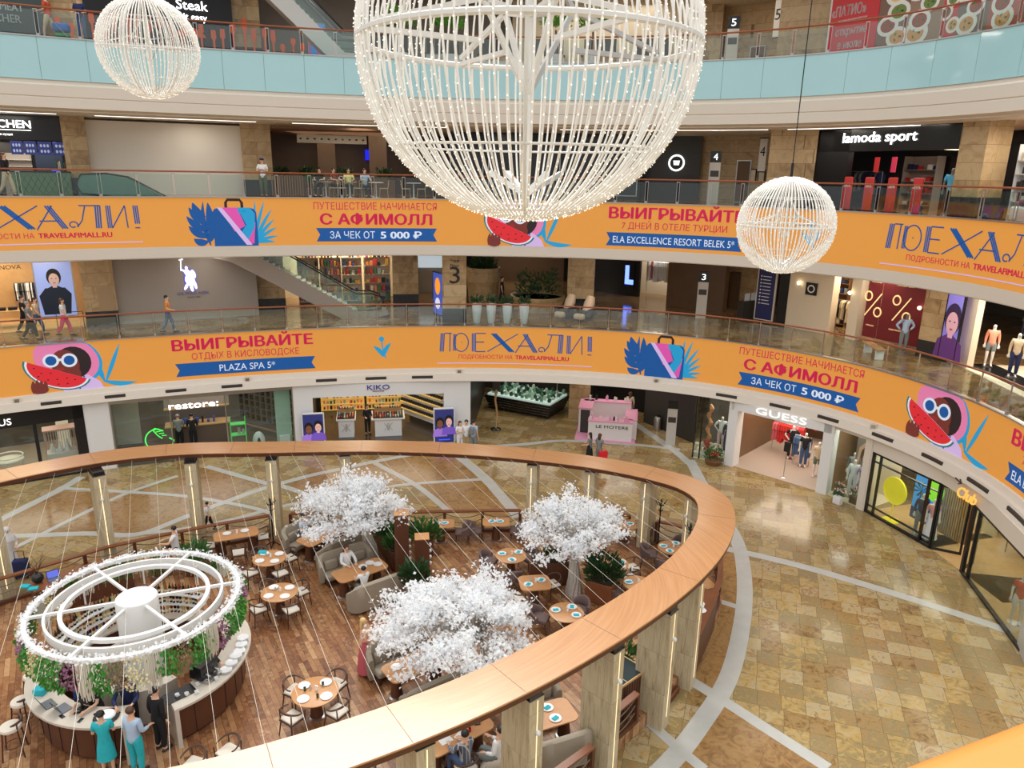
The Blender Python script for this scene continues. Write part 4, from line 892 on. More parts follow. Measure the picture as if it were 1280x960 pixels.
W = WX(1180, 3.9, 1206, 3.5, z); wall(W, H, M_CREAMW, d0=-.6, d1=-.3); sc = panel(W, W.fx(1181, 1.5), W.fx(1201, 1.5), .2, H-.35, .0, 'tall lit screen with close portrait face in violet light', print_mat('face_violet', 120, 110, 190, .5), 'portrait_screen', 'screen', .08, M_BLACK)
portrait(sc, .02, 1.55, 2.05, .085, print_mat('face_v', 196, 150, 160, .45), print_mat('hair_v', 50, 34, 70, .2), print_mat('top_v', 90, 50, 110, .3))
b = MB(); bb = empty('bench', W.P(W.L*.1-1.2, 0, 2.4), W.a-.2, 'slatted wooden bench on white legs by the third floor rail', 'bench'); b = MB(); [b.box((0, -.16+.11*i, .45), (1.7, .09, .04)) for i in range(4)]; b.build('seat', mat('bench_wood', srgb(186, 132, 84), .5), bb); [LB(bb, 'leg', M_WHITE, ((x, 0, .21), (.06, .36, .43))) for x in (-.65, .65)]
# fashion shop with mannequins at the right
W = WX(1204, 4.0, 1330, 2.0, z); Wb = Wall(W.P(-.3, 0, -5), W.P(W.L+1, 0, -5), z); wall(Wb, H, M_SLAT); b = MB(); W.box(b, -.2, W.L, 0, .015, -5, 0); struct(b, 'floor_shop_third', M_CREAMW); area(W.P(W.L*.35, H-.2, -1.6), 4, 2.5, 260, (1, .92, .8)); b = MB(); W.box(b, 0, W.L, H-.25, H, -.2, 0); struct(b, 'wall_shop_header', M_CREAMW)
for i, (u, lb, tp, bt) in enumerate(((1211, 'white mannequin in salmon jumper and grey shorts, left of the right-hand shop', cloth('salmon', 232, 150, 120), K_GREY), (1240, 'white mannequin in pale suit jacket and dark trousers, right-hand shop', K_BEIGE, K_NAVY), (1276, 'white mannequin in dark jacket cut by the right photo edge, third floor', K_BEIGE, K_BLACK))):
    mannequin(tuple(W.P(W.fx(u, 1.0), .12, -.9)), face_cam(W.P(0))+.1, lb, top=tp, bot=bt, sleeves='long', shorts=(i == 0))
b = MB(); W.box(b, W.fx(1200, .1), W.fx(1275, .1), 0, .12, -1.4, -.45); struct(b, 'floor_plinth', M_BLACK)
for i, (a, c, lb) in enumerate(((1225, 1262, 'dark jackets along the wall of the right-hand shop'), (1266, 1310, 'dark coats deep inside the right-hand shop'))): garments(Wb, Wb.fx(a), Wb.fx(c), 1.7, .5, 16, DRK, 'x', lb)

# =========================== FOURTH FLOOR ===========================
z = F4; H = CEIL4
W = WX(-60, 3.7, 83, 3.6, z); Wb = WX(-60, 6.6, 100, 6.5, z); wall(Wb, H, M_DARK); b = MB(); W.box(b, 0, W.L, 2.35, H, -.3, 0); struct(b, 'wall_kitchen_header', M_BLACK)
area(W.P(W.L*.6, 2.3, -1.5), 4, 1.5, 60)
sign(W, 'KITCHEN', W.fx(-28, 2.9), W.fx(39, 2.9), 2.85, .33, .02, 'white KITCHEN lettering on black fascia above the food counter', bold=.02, extra=[('восточная кухня', W.fx(-20, 2.5), W.fx(16, 2.5), 2.52, .10, 0, M_SIGNW)])
b = MB(); W.box(b, W.fx(-20, 2.75), W.fx(39, 2.75), 2.74, 2.77, 0, .03); tag(b.build('sign_underline', M_SIGNW), 'thin glowing line under the KITCHEN lettering', 'sign')
for i, (a, c) in enumerate(((13, 28), (30, 45), (47, 64), (66, 84))):
    ms = panel(W, W.fx(a, 2.1), W.fx(c, 2.1), 1.72, 2.30, -.05, ['first', 'second', 'third', 'fourth'][i]+' blue menu screen from the left over the kitchen counter', print_mat('menu', 40, 50, 110, .35), 'menu_screen', 'screen', .05)
    w_ = (W.fx(c, 2.1)-W.fx(a, 2.1)); lpoly(ms, 'dish_picture', print_mat('dish', 150, 160, 190, .4), [ell_pts(-.25*w_+.25*w_*j, .40-.24*k, .09*w_, .07, 10) for j in range(3) for k in range(2)], .056)
ct = thing('food_counter', W, (W.fx(16)+W.fx(84))/2, .55, 'green patterned food counter under the KITCHEN sign', 'counter'); L_ = W.fx(88)-W.fx(14); M_CGR = mat('counter_green', srgb(96, 128, 96), .5)
LB(ct, 'front', M_CGR, ((0, 0, .48), (L_, .6, .96))); LB(ct, 'worktop', M_DARK, ((0, 0, 1.0), (L_+.06, .68, .06)))
b = MB()
for i in range(9):
    x = -L_/2+L_*(i+.5)/9
    for s in (-1, 1): b.tube([(x-.22*s, -.306, .08), (x+.22*s, -.306, .88)], .012, 5)
b.build('pattern_strips', mat('strip_green', srgb(66, 96, 70), .5), ct)
eq = thing('fridge', W, W.fx(60), -2.2, 'dark fridge behind the kitchen counter', 'fridge'); LB(eq, 'cabinet', M_BLACK, ((0, 0, 1.0), (1.3, .7, 2.0))); LB(eq, 'door', mat('fridge_glass', srgb(60, 70, 90), .2), ((0, -.36, 1.0), (1.1, .03, 1.7))); LB(eq, 'display', print_mat('bluelite', 60, 80, 220, .8), ((.2, -.39, 1.0), (.3, .02, .25)))
eq = thing('bottle_rack', W, W.fx(17), -2.2, 'pale shelf rack with jars behind the kitchen counter', 'rack'); LB(eq, 'frame', M_GREYHOARD, ((0, 0, .9), (1.2, .4, 1.8))); LB(eq, 'shelf_board', M_BEIGE, ((0, -.25, 1.2), (1.2, .2, .04)), ((0, -.25, 1.5), (1.2, .2, .04)))
goods(W, W.fx(68), W.fx(84), 1.05, -.9, 9, (.3, .5), (.5, .7), [GOODC[4], GOODC[2], GOODC[6]], 'bottle standing at right end of the kitchen counter', 'bottles at the kitchen counter', 'bottle')
pillar(83, 113, 3.4, z, H); W = WX(112, 3.8, 306, 4.3, z); wall(W, H-.1, M_LHOARD, nm='wall_hoarding_fourth'); pillar(304, 341, 4.0, z, H)
# descending escalator mouth by the rail
M_ESG = mat('escalator_steel', srgb(170, 172, 170), .3, .6)
r = empty('escalator', tuple(G(98, 1.7, z+.5))[:2]+(z,), math.atan2(*(lambda d: (d.y, d.x))(G(220, 1.9, z)-G(98, 1.7, z))), 'escalator mouth with black handrail descending behind the fourth floor rail at left', 'escalator')
for y0 in (-.5, .5):
    g = [(0, 0), (1.2, .0), (5.4, -1.9), (5.4, -1.2), (2.0, .78), (1.1, .92), (.2, .92), (0, .7)]; N = len(g); b = MB(); b.add([(x, y0-.008, q) for x, q in g]+[(x, y0+.008, q) for x, q in g], [list(range(N)), list(range(N, 2*N))[::-1]]+[[i, (i+1) % N, N+(i+1) % N, N+i] for i in range(N)]); b.build('glass_panel', mat('esc_glass_green', srgb(110, 150, 136), .1, alpha=.55), r, smooth=0)
    b = MB(); b.tube([(1.2, y0, .0), (.1, y0, .12), (-.08, y0, .5), (.15, y0, .92), (1.1, y0, .97), (2.0, y0, .83), (5.4, y0, -1.1)], .035, 8); b.build('handrail', M_BLACK, r)
b = MB(); b.box((.6, 0, .0), (1.4, .92, .04)); b.build('landing_plate', M_ESG, r)
# food court behind
W = WX(340, 11, 560, 12, z); wall(W, H, M_BROWNW); area(W.P(W.L*.4, H-.15, 4), 6, 4, 130)
b = MB()
for i in range(16): W.box(b, W.fx(345), W.fx(470), H-.20, H-.10, .6+i*.5, .68+i*.5)
tag(b.build('slat_ceiling', M_SLAT, smooth=0), 'hung ceiling of dark wooden slats over the food court', 'ceiling')
sb = WX(371, 4.6, 458, 4.8, z, 2.9); sg = panel(sb, 0, sb.L, 2.62, 3.02, 0, 'long beige hanging direction sign at the food court entrance', mat('sign_beige', srgb(206, 192, 168), .5), 'direction_sign', 'sign', .08)
for i in range(10): lpoly(sg, 'pictogram', M_BLACK, [ell_pts(-sb.L/2+sb.L*(i+.5)/10, .2, .07, .05, 6)], .085)
pillar(398, 420, 8.5, z, H, base=0, m=M_BROWNW); pillar(462, 484, 8.5, z, H, base=0, m=M_BROWNW)
tv = panel(W, W.fx(456, 2), W.fx(478, 2), 1.9, 2.5, .3, 'small blue television screen hanging in the food court', print_mat('tvblue', 30, 40, 230, .9), 'television', 'screen', .06)
for i, x in enumerate((350, 384, 430, 480)):
    p = G(x, 6.8, z+.9); rt = empty('planter_box', (p.x, p.y, z), 0, ['leftmost', 'second from left', 'third from left', 'rightmost'][i]+' dark leafy planter box dividing the food court', 'planter'); LB(rt, 'box', M_SLAT, ((0, 0, .4), (1.3, .4, .8))); bush(rt, (0, 0, .85), .42, 160, M_LEAFD, 70+i, .1)
gb = thing('divider', WX(345, 2.2, 375, 2.2, z), .5, 0, 'low wooden slat partition beside the man at the rail', 'partition'); LB(gb, 'frame', M_SLAT, ((0, 0, 1.0), (1.5, .05, .05)), ((0, 0, .03), (1.5, .05, .05))); b = MB(); [b.box((-.72+.12*i, 0, .5), (.05, .04, .95)) for i in range(13)]; b.build('slats', mat('slat_light', srgb(150, 108, 70), .5), gb, smooth=0)
hg = thing('hedge_box', WX(378, 2.4, 392, 2.4, z), .5, 0, 'square green hedge box left of the cafe tables', 'planter'); LB(hg, 'box', M_SLAT, ((0, 0, .2), (.7, .5, .4))); bush(hg, (0, 0, .6), .4, 200, M_LEAF, 77, .08)
M_CWOOD = mat('cafe_wood', srgb(196, 168, 132), .5); M_CDK = mat('cafe_dark', srgb(90, 70, 54), .5)
def cafe_table(p, label, grp, m):
    r = empty('cafe_table', p, 0, label, 'table', grp); b = MB(); b.lathe([(.36, .72), (.37, .73), (.37, .75), (.36, .755)], n=16); b.build('table_top', m, r); b = MB(); b.lathe([(.22, 0), (.22, .02), (.035, .05), (.03, .72)], n=10); b.build('pedestal', M_WHITE, r); return r
def cafe_chair(p, rz, label, grp, m):
    r = empty('cafe_chair', p, rz, label, 'chair', grp); b = MB(); b.rbox((0, 0, .46), (.42, .42, .04), .015); b.build('seat', m, r)
    b = MB(); b.tube([(-.2, .2, .46), (-.19, .24, .80), (0, .27, .84), (.19, .24, .80), (.2, .2, .46)], .018, 6); b.tube([(-.19, .23, .66), (0, .26, .68), (.19, .23, .66)], .014, 6); b.build('backrest', m, r)
    for x in (-.18, .18):
        for y in (-.18, .18): b = MB(); b.tube([(x, y, .45), (x*1.15, y*1.15, 0)], .016, 6); b.build('leg', m, r)
    return r
for i, x in enumerate((407, 437, 470, 517)):
    p = G(x, 1.25, z+.7); cafe_table((p.x, p.y, z), ['small cafe table by the rail where diners sit, leftmost', 'small cafe table by the rail, second from the left', 'small round white-topped cafe table, third from the left', 'small cafe table nearest the big sparkling globe'][i], 'cafe tables', M_WHITE if i > 1 else M_CWOOD)
    for j, dx in enumerate((-9.5, 9.5)):
        q = G(x+dx, 1.25, z+.7); d = p-q; cafe_chair((q.x, q.y, z), math.atan2(-d.x, d.y)+PI+(0), 'pale cafe chair at the '+['left', 'right'][j]+' side of '+['leftmost', 'second', 'third', 'fourth'][i]+' cafe table', 'cafe chairs along the rail', M_CWOOD)
W = WX(560, 6, 800, 6, z); wall(W, H, M_BLACK); 
for i in range(5): u = W.L*(i+.5)/5; panel(W, u-.9, u+.9, .2, 2.9, .02, ['leftmost', 'second from the left', 'middle', 'fourth from the left', 'rightmost'][i]+' dark grey panel of the black shop front behind the big globe', mat('panel_dkgrey', srgb(58, 58, 62), .2), 'front_panel', 'panel', .05, M_STEEL)
W = WX(798, 7.5, 874, 7.5, z); wall(W, H, M_DARK, d0=-.4); sign(W, 'ba', W.fx(823, 2.8), W.fx(835, 2.8), 2.9, .40, .05, 'small glowing yellow sign in the dark food court', mat('sign_yellow', (1, .75, .05), .5, emit=1.6), .02)
em = empty('round_light_sign', W.P(W.fx(846, 2.1), 2.0, .1), W.a, 'round white-rimmed lit sign on the dark wall', 'sign'); b = MB(); b.tube([(.4*math.cos(a), -.03, .4*math.sin(a)) for a in np.linspace(0, 2*PI, 25)[:-1]], .05, 6, True); b.build('rim', M_SIGNW, em); lpoly(em, 'disc', M_BLACK, [ell_pts(0, 0, .38, .38, 20)], .02); lpoly(em, 'cup_symbol', M_SIGNW, [[(-.14, -.12), (.14, -.12), (.18, .12), (-.18, .12)]], .035)
W = WX(866, 8.0, 958, 6.5, z); wall(W, H, M_TRAV, d0=-.5); panel(W, W.fx(858, 2.4), W.fx(876, 2.4), 2.0, 2.6, .05, 'small white wall sign in the fourth floor lift lobby', M_WHITE, 'wall_sign', 'sign', .04); panel(W, W.fx(921, 1.3), W.fx(938, 1.3), 0, 2.15, .02, 'dark lift door in the fourth floor lobby', M_BROWNW, 'lift_door', 'door', .05, M_STEEL)
panel(W, W.fx(939, 1.6), W.fx(946, 1.6), 1.1, 1.7, .03, 'left small framed notice by the fourth floor lift', M_CREAMW, 'notice', 'sign', .03, M_BLACK); panel(W, W.fx(949, 1.6), W.fx(957, 1.6), 1.1, 1.7, .03, 'right small framed notice by the fourth floor lift', M_CREAMW, 'notice', 'sign', .03, M_BLACK)
p = G(892, 4.5, z+1.0); pylon((p.x, p.y, z), face_cam(p), '4', 'grey pylon with black head and number four before the lift lobby')
def hang_banner(x, off, z, v0, v1, num, label):
    W = WX(x-4, off, x+5, off-.2, z, (v0+v1)/2); r = empty('hanging_banner', W.P(W.L/2, 0, 0), W.a, label, 'banner'); w_ = max(.36, W.L); LB(r, 'cloth', mat('banner_white', srgb(224, 218, 208), .6), ((0, 0, (v0+v1)/2), (w_, .04, v1-v0))); LB(r, 'bar', M_BLACK, ((0, 0, v1+.02), (w_+.06, .06, .05)), ((0, 0, v0-.02), (w_+.06, .06, .05))); ltext(r, 'numeral', M_BLACK, num, 0, v1-.85, .48, .3, .025); return r
hang_banner(953, 5.6, z, 1.6, 3.2, '4', 'white hanging banner with number four in the lift lobby')
pillar(958, 1016, 2.8, z, H, depth=1.0)
# sports shop
W = WX(1016, 2.9, 1193, 1.0, z); Wb = Wall(W.P(0, 0, -6), W.P(W.L, 0, -6), z); wall(Wb, H, M_BLACK); b = MB(); W.box(b, 0, W.L, 2.45, H, -.3, 0); W.box(b, 0, W.fx(1057, 1.4), 0, H, -.3, 0); struct(b, 'wall_shop_header', M_BLACK, smooth=0); area(W.P(W.L*.65, 2.9, -2.5), 4, 2, 110)
sign(W, 'lamoda sport', W.fx(1055, 3.0), W.fx(1148, 3.0), 2.82, .42, .03, 'white glowing lamoda sport lettering on black shop front', bold=.008)
M_GATE = print_mat('gate_red', 196, 44, 40, .06)
for i, x in enumerate((1063, 1089, 1118, 1150)):
    r = thing('security_gate', W, W.fx(x, .9), .15, ['first', 'second', 'third', 'fourth'][i]+' red anti-theft gate from the left at the lamoda sport entrance', 'gate'); b = MB(); b.rbox((0, 0, .70), (.44, .10, 1.40), .05); b.build('panel', M_GATE, r); LB(r, 'foot', M_BLACK, ((0, 0, .02), (.6, .3, .04))); ltext(r, 'lettering', M_WHITE, '-50%', 0, .98, .15, .36, .055)
for i, (x, lb) in enumerate(((1064, 'red'), (1085, 'pink'))): panel(W, W.fx(x, 2.0)-.13, W.fx(x, 2.0)+.13, 1.62, 2.25, -1.5, 'narrow '+lb+' hanging poster inside the lamoda sport shop', print_mat(lb, 210, 60, 90 if i else 60, .2), 'poster', 'poster', .02)
lm = thing('pendant_lamp', W, W.fx(1166, 2.4), -2.0, 'bright red drum lamp inside the lamoda sport shop', 'lamp'); b = MB(); b.lathe([(.34, 1.9), (.36, 2.0), (.36, 2.4), (.3, 2.45)], n=18); b.build('shade', mat('glow_red', (1, .05, .03), .5, emit=1.5), lm); b = MB(); b.tube([(0, 0, 2.45), (0, 0, 3.3)], .02, 6); b.build('cord', M_BLACK, lm)
for i in range(5): r = thing('ceiling_lamp', W, W.fx(1162+7*i, 2.6), -1.2, 'one of the slanted lit ceiling lamps at the right of the lamoda sport shop', 'lamp', 'slanted ceiling lamps of the sports shop'); LB(r, 'tube', mat('lamp_yellow', (1, .85, .5), .5, emit=4), ((0, 0, 2.5), (.13, .6, .05)))
vs = shelf(Wb, Wb.fx(1140), Wb.fx(1180), 2.4, 4, .2, .5, 'lit shelf unit with folded shirts inside the lamoda sport shop', M_GREYHOARD)
for v in vs: goods(Wb, Wb.fx(1141), Wb.fx(1179), v, .45, 6, (.1, .28), (.6, .9), [K_WHITE, K_RED, K_NAVY, K_BLACK], 'folded shirt on the lit shelves inside the lamoda sport shop', 'folded shirts in the sports shop')
garments(Wb, Wb.fx(1070), Wb.fx(1130), 1.6, 1.5, 18, [K_BLACK, K_NAVY, K_BLACK, K_GREY], 'x', 'dark sportswear in the lamoda sport shop')
mannequin(tuple(W.P(W.fx(1176, 1.0), 0, -.5)), face_cam(W.P(0)), 'mannequin in light blue shirt at the right of lamoda sport entrance', top=cloth('skyblue', 90, 180, 220), bot=K_BLACK, skin=mat('mannequin_grey', srgb(120, 118, 116), .4))
pillar(1191, 1224, .75, z, H, depth=1.2); b = MB()
W = WX(1224, 1.2, 1330, -.2, z); Wb = Wall(W.P(0, 0, -3), W.P(W.L, 0, -3), z); wall(Wb, H, M_GREYHOARD); area(W.P(W.L*.4, 3.1, -1.2), 2.5, 1.5, 80)
ps = panel(W, W.fx(1252, 1.8), W.fx(1330, 1.8), .1, 3.1, -1.6, 'huge pale poster of an arm and bedding at the right edge, fourth floor', print_mat('skin_pale', 222, 206, 196, .12)); w_ = W.fx(1330, 1.8)-W.fx(1252, 1.8)
lpoly(ps, 'arm_picture', print_mat('arm', 190, 130, 90, .1), [[(-w_*.5, 1.3), (-w_*.5, 1.45), (-.05, 2.5), (w_*.5, 2.9), (w_*.5, 2.4), (.1, 2.1)]], .046); lpoly(ps, 'bedding_picture', print_mat('mauve', 150, 90, 110, .1), [[(-w_*.5, .1), (w_*.5, .1), (w_*.5, 1.2), (0, 1.0), (-w_*.5, .8)]], .046); ltext(ps, 'lettering', M_WHITE, 'LACTEA', -.1, .95, .22, 1.4, .055)
vs = shelf(W, W.fx(1229), W.fx(1248), 2.6, 5, -1.4, .4, 'tall shelf of boxes beside the huge arm poster', M_WHITE)
for v in vs: goods(W, W.fx(1230), W.fx(1247), v, -1.15, 4, (.15, .32), (.6, .9), [GOODC[4], GOODC[7], GOODC[9]], 'box on the tall shelf beside the huge arm poster', 'boxes on the tall shelf')
bd = thing('display_bed', W, W.fx(1262, .5), -.95, 'white display stand with maroon bedding behind the rail at right', 'bed'); b = MB(); b.rbox((0, 0, .25), (2.0, .9, .5), .08); b.build('base', M_WHITE, bd); b = MB(); b.rbox((.1, .05, .62), (1.7, .8, .24), .1); b.build('bedding', cloth('maroon', 120, 60, 80), bd)

# =========================== FIFTH FLOOR ===========================
z = F5; H = 4.2
W = WX(-60, 3.0, 56, 3.2, z); b = MB(); W.box(b, 0, W.L, 0, H, -.15, 0); struct(b, 'wall_butcher_front', mat('slate_grey', srgb(62, 76, 76), .3))
sign(W, 'MEAT', W.fx(-3, 1.9), W.fx(27, 1.9), W.fv(13, W.fx(12)), .30, .02, 'white MEAT lettering on the slate front at the top left', mat('sign_soft', (.75, .8, .8), .5), .02, extra=[('BUTCHER', W.fx(-34, 1.3), W.fx(25, 1.3), W.fv(28, W.fx(12)), .32, .01, mat('sign_soft', (.75, .8, .8), .5))])
W = WX(56, 4.0, 112, 3.6, z); wall(W, H, M_TRAV, d0=-.6)
W = WX(106, 3.5, 292, 3.8, z); wall(W, H, mat('board_black', srgb(28, 28, 32), .5)); M_SKO = print_mat('sketch_orange', 226, 92, 36, .05)
sb = empty('steak_board', W.P(W.fx(240), 0, .02), W.a, 'black chalk style board with orange kitchen drawings and steak lettering', 'sign'); rr = random.Random(3)
for i in range(26):
    x = -5.4+.45*i+rr.uniform(-.1, .1)
    if -.9 < x < .6 and False: continue
    q = rr.uniform(.1, .5); h_ = rr.uniform(.7, 1.5)
    lpoly(sb, 'utensil_drawing', M_SKO, [[(x-.04, q), (x+.04, q), (x+.05, q+h_*.6), (x+.12, q+h_*.7), (x+.10, q+h_), (x-.10, q+h_), (x-.12, q+h_*.7), (x-.05, q+h_*.6)]], .0)
lpoly(sb, 'dish_drawing', M_SKO, [[(-.8, .95), (.6, .95), (.5, 1.1), (.1, 1.35), (-.3, 1.35), (-.7, 1.1)], [(-.15, 1.35), (-.05, 1.35), (-.05, 1.55), (-.15, 1.55)]], .002)
vs_ = W.fv(24, W.fx(244)); ltext(sb, 'lettering', M_SIGNW, 'Steak', 0.1, vs_+.38, .42, 1.35, .02, .006); ltext(sb, 'lettering', M_SIGNW, 'it easy', .2, vs_-.05, .30, 1.0, .02, .006)
pillar(291, 326, 4.2, z, H)
# escalator to the upper level
Pt = G(292, 2.2, z+5.2); Pb = G(430, 2.2, z+.2); escalator((Pt.x, Pt.y, z+4.6), (Pb.x, Pb.y, z+.3), 1.2, 'pale escalator coming down to the top gallery at upper left', mat('escalator_pale', srgb(206, 206, 202), .4))
W = WX(326, 9, 640, 9.5, z); wall(W, H, M_GREYHOARD)
dr = panel(WX(385, 6, 400, 6, z), 0, .9, 0, 2.3, 0, 'narrow blue lit screen behind the pale escalator', print_mat('tv2', 40, 110, 190, .4), 'blue_screen', 'screen', .1)
W = WX(640, 8, 880, 8, z); wall(W, H, M_CREAMW); area(W.P(W.L/2, 3.9, 2), 6, 3, 120)
for i, (x, o) in enumerate(((694, 4.5), (740, 4.5), (500, 5), (560, 5))):
    p = G(x, o-2.6, z+.6); r = empty('indoor_tree', (p.x, p.y, z), 0, ['bright green tree in white pot behind the big globe, left of two', 'bright green tree in white pot behind the big globe, right of two', 'leafy plant on the top gallery left of the globe pole', 'leafy plant on the top gallery close to the globe pole'][i], 'plant'); b = MB(); b.lathe([(.3, 0), (.4, .6), (.36, .6), (.34, .5)], n=16); b.build('pot', M_VASE, r); b = MB(); b.tube([(0, 0, .5), (.03, 0, 1.1), (0, 0, 1.7)], .05, 6); b.build('trunk', M_SLAT, r); bush(r, (0, 0, 1.7), .75, 420, mat('leaf_bright', srgb(96, 160, 50), .5, var=.4, vscale=9), 90+i, .1)
for i in range(6):
    W_ = WX(470+65*i, 5.5, 500+65*i, 5.5, z); r = thing('shop_counter', W_, .8, 0, ['first', 'second', 'third', 'fourth', 'fifth', 'sixth'][i]+' pale kiosk counter from the left on the top gallery behind the big globe', 'counter'); LB(r, 'front', M_WHITE if i % 2 else M_TRAV, ((0, 0, .5), (1.8, .7, 1.0))); LB(r, 'worktop', M_DARK, ((0, 0, 1.03), (1.9, .8, .05))); LB(r, 'back_shelf', M_DARK, ((0, .9, 1.0), (1.7, .3, 2.0)))
pillar(874, 900, 6.5, z, H, base=0); W = WX(897, 7.5, 976, 6.5, z); wall(W, H, M_TRAV, d0=-.5); pillar(972, 1036, 3.4, z, H, base=0, depth=1.2)
lw = WX(876, 4.2, 972, 4.0, z, 3.6); b = MB(); lw.box(b, 0, lw.L, 3.55, 4.2, -4, 0); struct(b, 'ceiling_lobby', M_CEIL, smooth=0)
dl = thing('downlight', lw, lw.fx(945, 3.5), -1.2, 'small warm downlight in the lobby ceiling at upper right', 'lamp'); LB(dl, 'diffuser', mat('lamp_warm', (1, .8, .5), .5, emit=6), ((0, 0, 3.53), (.5, .35, .03))); LB(dl, 'frame', M_WHITE, ((0, 0, 3.54), (.6, .45, .015)))
hang_banner(973-1, 3.9, z, 1.4, 3.0, '5', 'white hanging banner with number five beside the right travertine pillar')
p = G(914, 4.5, z+.9); pylon((p.x, p.y, z), face_cam(p), '5', 'grey pylon with black head and number five in the top lobby')
panel(W, W.fx(938, 1), W.fx(956, 1), 0, 1.5, .02, 'dark framed lift screen in the top floor lobby', M_BROWNW, 'lift_door', 'door', .05, M_STEEL)
for i in range(2): r = thing('litter_bin', W, W.fx(925, .4)+i*2.2, .8, ['left', 'right'][i]+' small teal bin in the top floor lobby', 'bin'); b = MB(); b.lathe([(.2, 0), (.22, .7), (.18, .74), (.02, .75)], n=12); b.build('body', mat('bin_teal', srgb(120, 170, 170), .4), r); b = MB(); b.lathe([(.23, .66), (.23, .70), (.2, .71)], n=12); b.build('rim', M_STEEL, r)
# hoarding with restaurant advertisement
W = WX(1034, 3.2, 1099, 2.35, z); M_REDH = print_mat('hoard_red', 196, 46, 52, .06); wall(W, H, M_WHITE, d0=-.3)
hp = panel(W, W.fx(1037, 1.2), W.fx(1097, 1.2), .05, H, .02, 'red hoarding with white lettering announcing an opening in July', M_REDH, 'hoarding_sign', 'sign', .03); w_ = W.fx(1097, 1.2)-W.fx(1037, 1.2)
ltext(hp, 'lettering', M_WHITE, '«ПАТИО»', -.12*w_, 1.80, .42, w_*.72, .035, .015); ltext(hp, 'lettering', M_WHITE, 'открытие', -.02*w_, 1.02, .34, w_*.66, .035, .01); ltext(hp, 'lettering', M_WHITE, 'в июле', -.02*w_, .48, .34, w_*.50, .035, .01); ltext(hp, 'lettering', M_WHITE, 'РЕСТОРАН ИТАЛЬЯНСКОЙ КУХНИ', -.02*w_, 1.58, .07, w_*.6, .035)
FX = [1098, 1136, 1180, 1200, 1240, 1300]
for i in range(len(FX)-1):
    W = WX(FX[i], 2.3-.3*i, FX[i+1], 2.0-.3*i, z); M_F = print_mat('food_base_%d' % i, *[(122, 92, 76), (150, 120, 100), (190, 60, 56), (110, 100, 90), (170, 80, 60)][i], .05)
    fp = panel(W, 0, W.L, .05, H, .02, ['wood table', 'salad plate', 'red edged', 'pasta plate', 'tomato'][i]+' food photo panel beside the red hoarding, number '+['one', 'two', 'three', 'four', 'five'][i]+' from its left', M_F, 'food_poster', 'poster', .03); rr = random.Random(i)
    for j in range(6):
        x = rr.uniform(-.3, .3)*W.L; v = .55+.52*j+rr.uniform(-.1, .1); R = min(rr.uniform(.40, .62), W.L*.42)
        lpoly(fp, 'plate_picture', print_mat('plate', 226, 222, 214, .05), [ell_pts(x, v, R, R*.8, 18)], .033+.006*j); lpoly(fp, 'food_picture', print_mat('food_%d' % (j % 4), *[(206, 150, 90), (150, 60, 40), (110, 130, 60), (226, 190, 120)][j % 4], .05), [ell_pts(x, v, R*.68, R*.52, 14)], .036+.006*j)
        lpoly(fp, 'garnish_picture', print_mat('herb', 70, 110, 50, .05), [ell_pts(x+R*.3*math.cos(k*2.1), v+R*.25*math.sin(k*2.1), .07, .04, 7, k) for k in range(4)], .039+.006*j)
# =========================== GROUND FLOOR SHOPS ===========================
z = 0.0; H = 3.32; ZR = 1.6; GO = -.12
def GW(xa, xb, o=GO): return WX(xa, o, xb, o, 0, ZR)
def shop_room(W, d, wallm, floorm, pw, col=(1, .9, .75), ul=0.0, ur=None, side=True):
    ur = W.L if ur is None else ur
    b = MB(); W.box(b, ul, ur, 0, .012, -d, -.02); struct(b, 'floor_shop_ground', floorm, smooth=0)
    b = MB(); W.box(b, ul, ur, 0, 3.44, -d-.15, -d)
    if side: W.box(b, ul-.1, ul, 0, 3.44, -d, -.4); W.box(b, ur, ur+.1, 0, 3.44, -d, -.4)
    struct(b, 'wall_shop_ground', wallm, smooth=0)
    if pw: area(W.P((ul+ur)/2, 3.40, -d*.45), (ur-ul)*.92, d*.8, pw*.85, col, (0, 0, W.a))
def pane(W, u0, u1, v0, v1, d=-.05, n=[0]):
    n[0] += 1; b = MB(); W.box(b, u0, u1, v0, v1, d-.006, d+.006); return struct(b, 'window_%d' % (n[0]+1), M_GLASS, smooth=0)
def frame(W, nm, m, *boxes):
    b = MB()
    for q in boxes: W.box(b, *q)
    return struct(b, nm, m, smooth=0)
# --- black jewellery shop at the far left
W = GW(-90, 109); shop_room(W, 5.5, M_DARK, M_SHOPF, 170, (1, .88, .75)); u_ = lambda x, v=1.6: W.fx(x, v)
frame(W, 'window_frame_black', M_BLACK, (0, W.L, 2.62, H, -.12, .04), (W.L-.42, W.L, 0, H, -.12, .04), (u_(45), u_(45)+.14, 0, 2.62, -.12, .03), (0, W.L, 0, .08, -.12, .03)); pane(W, 0, u_(45), .08, 2.62); pane(W, u_(45)+.14, W.L-.42, .08, 2.62)
sign(W, 'US', u_(-2, 2.9), u_(14, 2.9), 2.76, .30, .05, 'white US lettering on the black jewellery shop front at far left', M_SIGNW)
r = thing('jewellery_case', W, u_(78, 1), -1.0, 'pink framed glass jewellery case in the black shop front', 'display case'); PK = mat('rose_gold', srgb(222, 172, 160), .3, .5)
LB(r, 'cabinet', mat('case_white', srgb(228, 214, 206), .4), ((0, 0, .45), (1.25, .7, .9)))
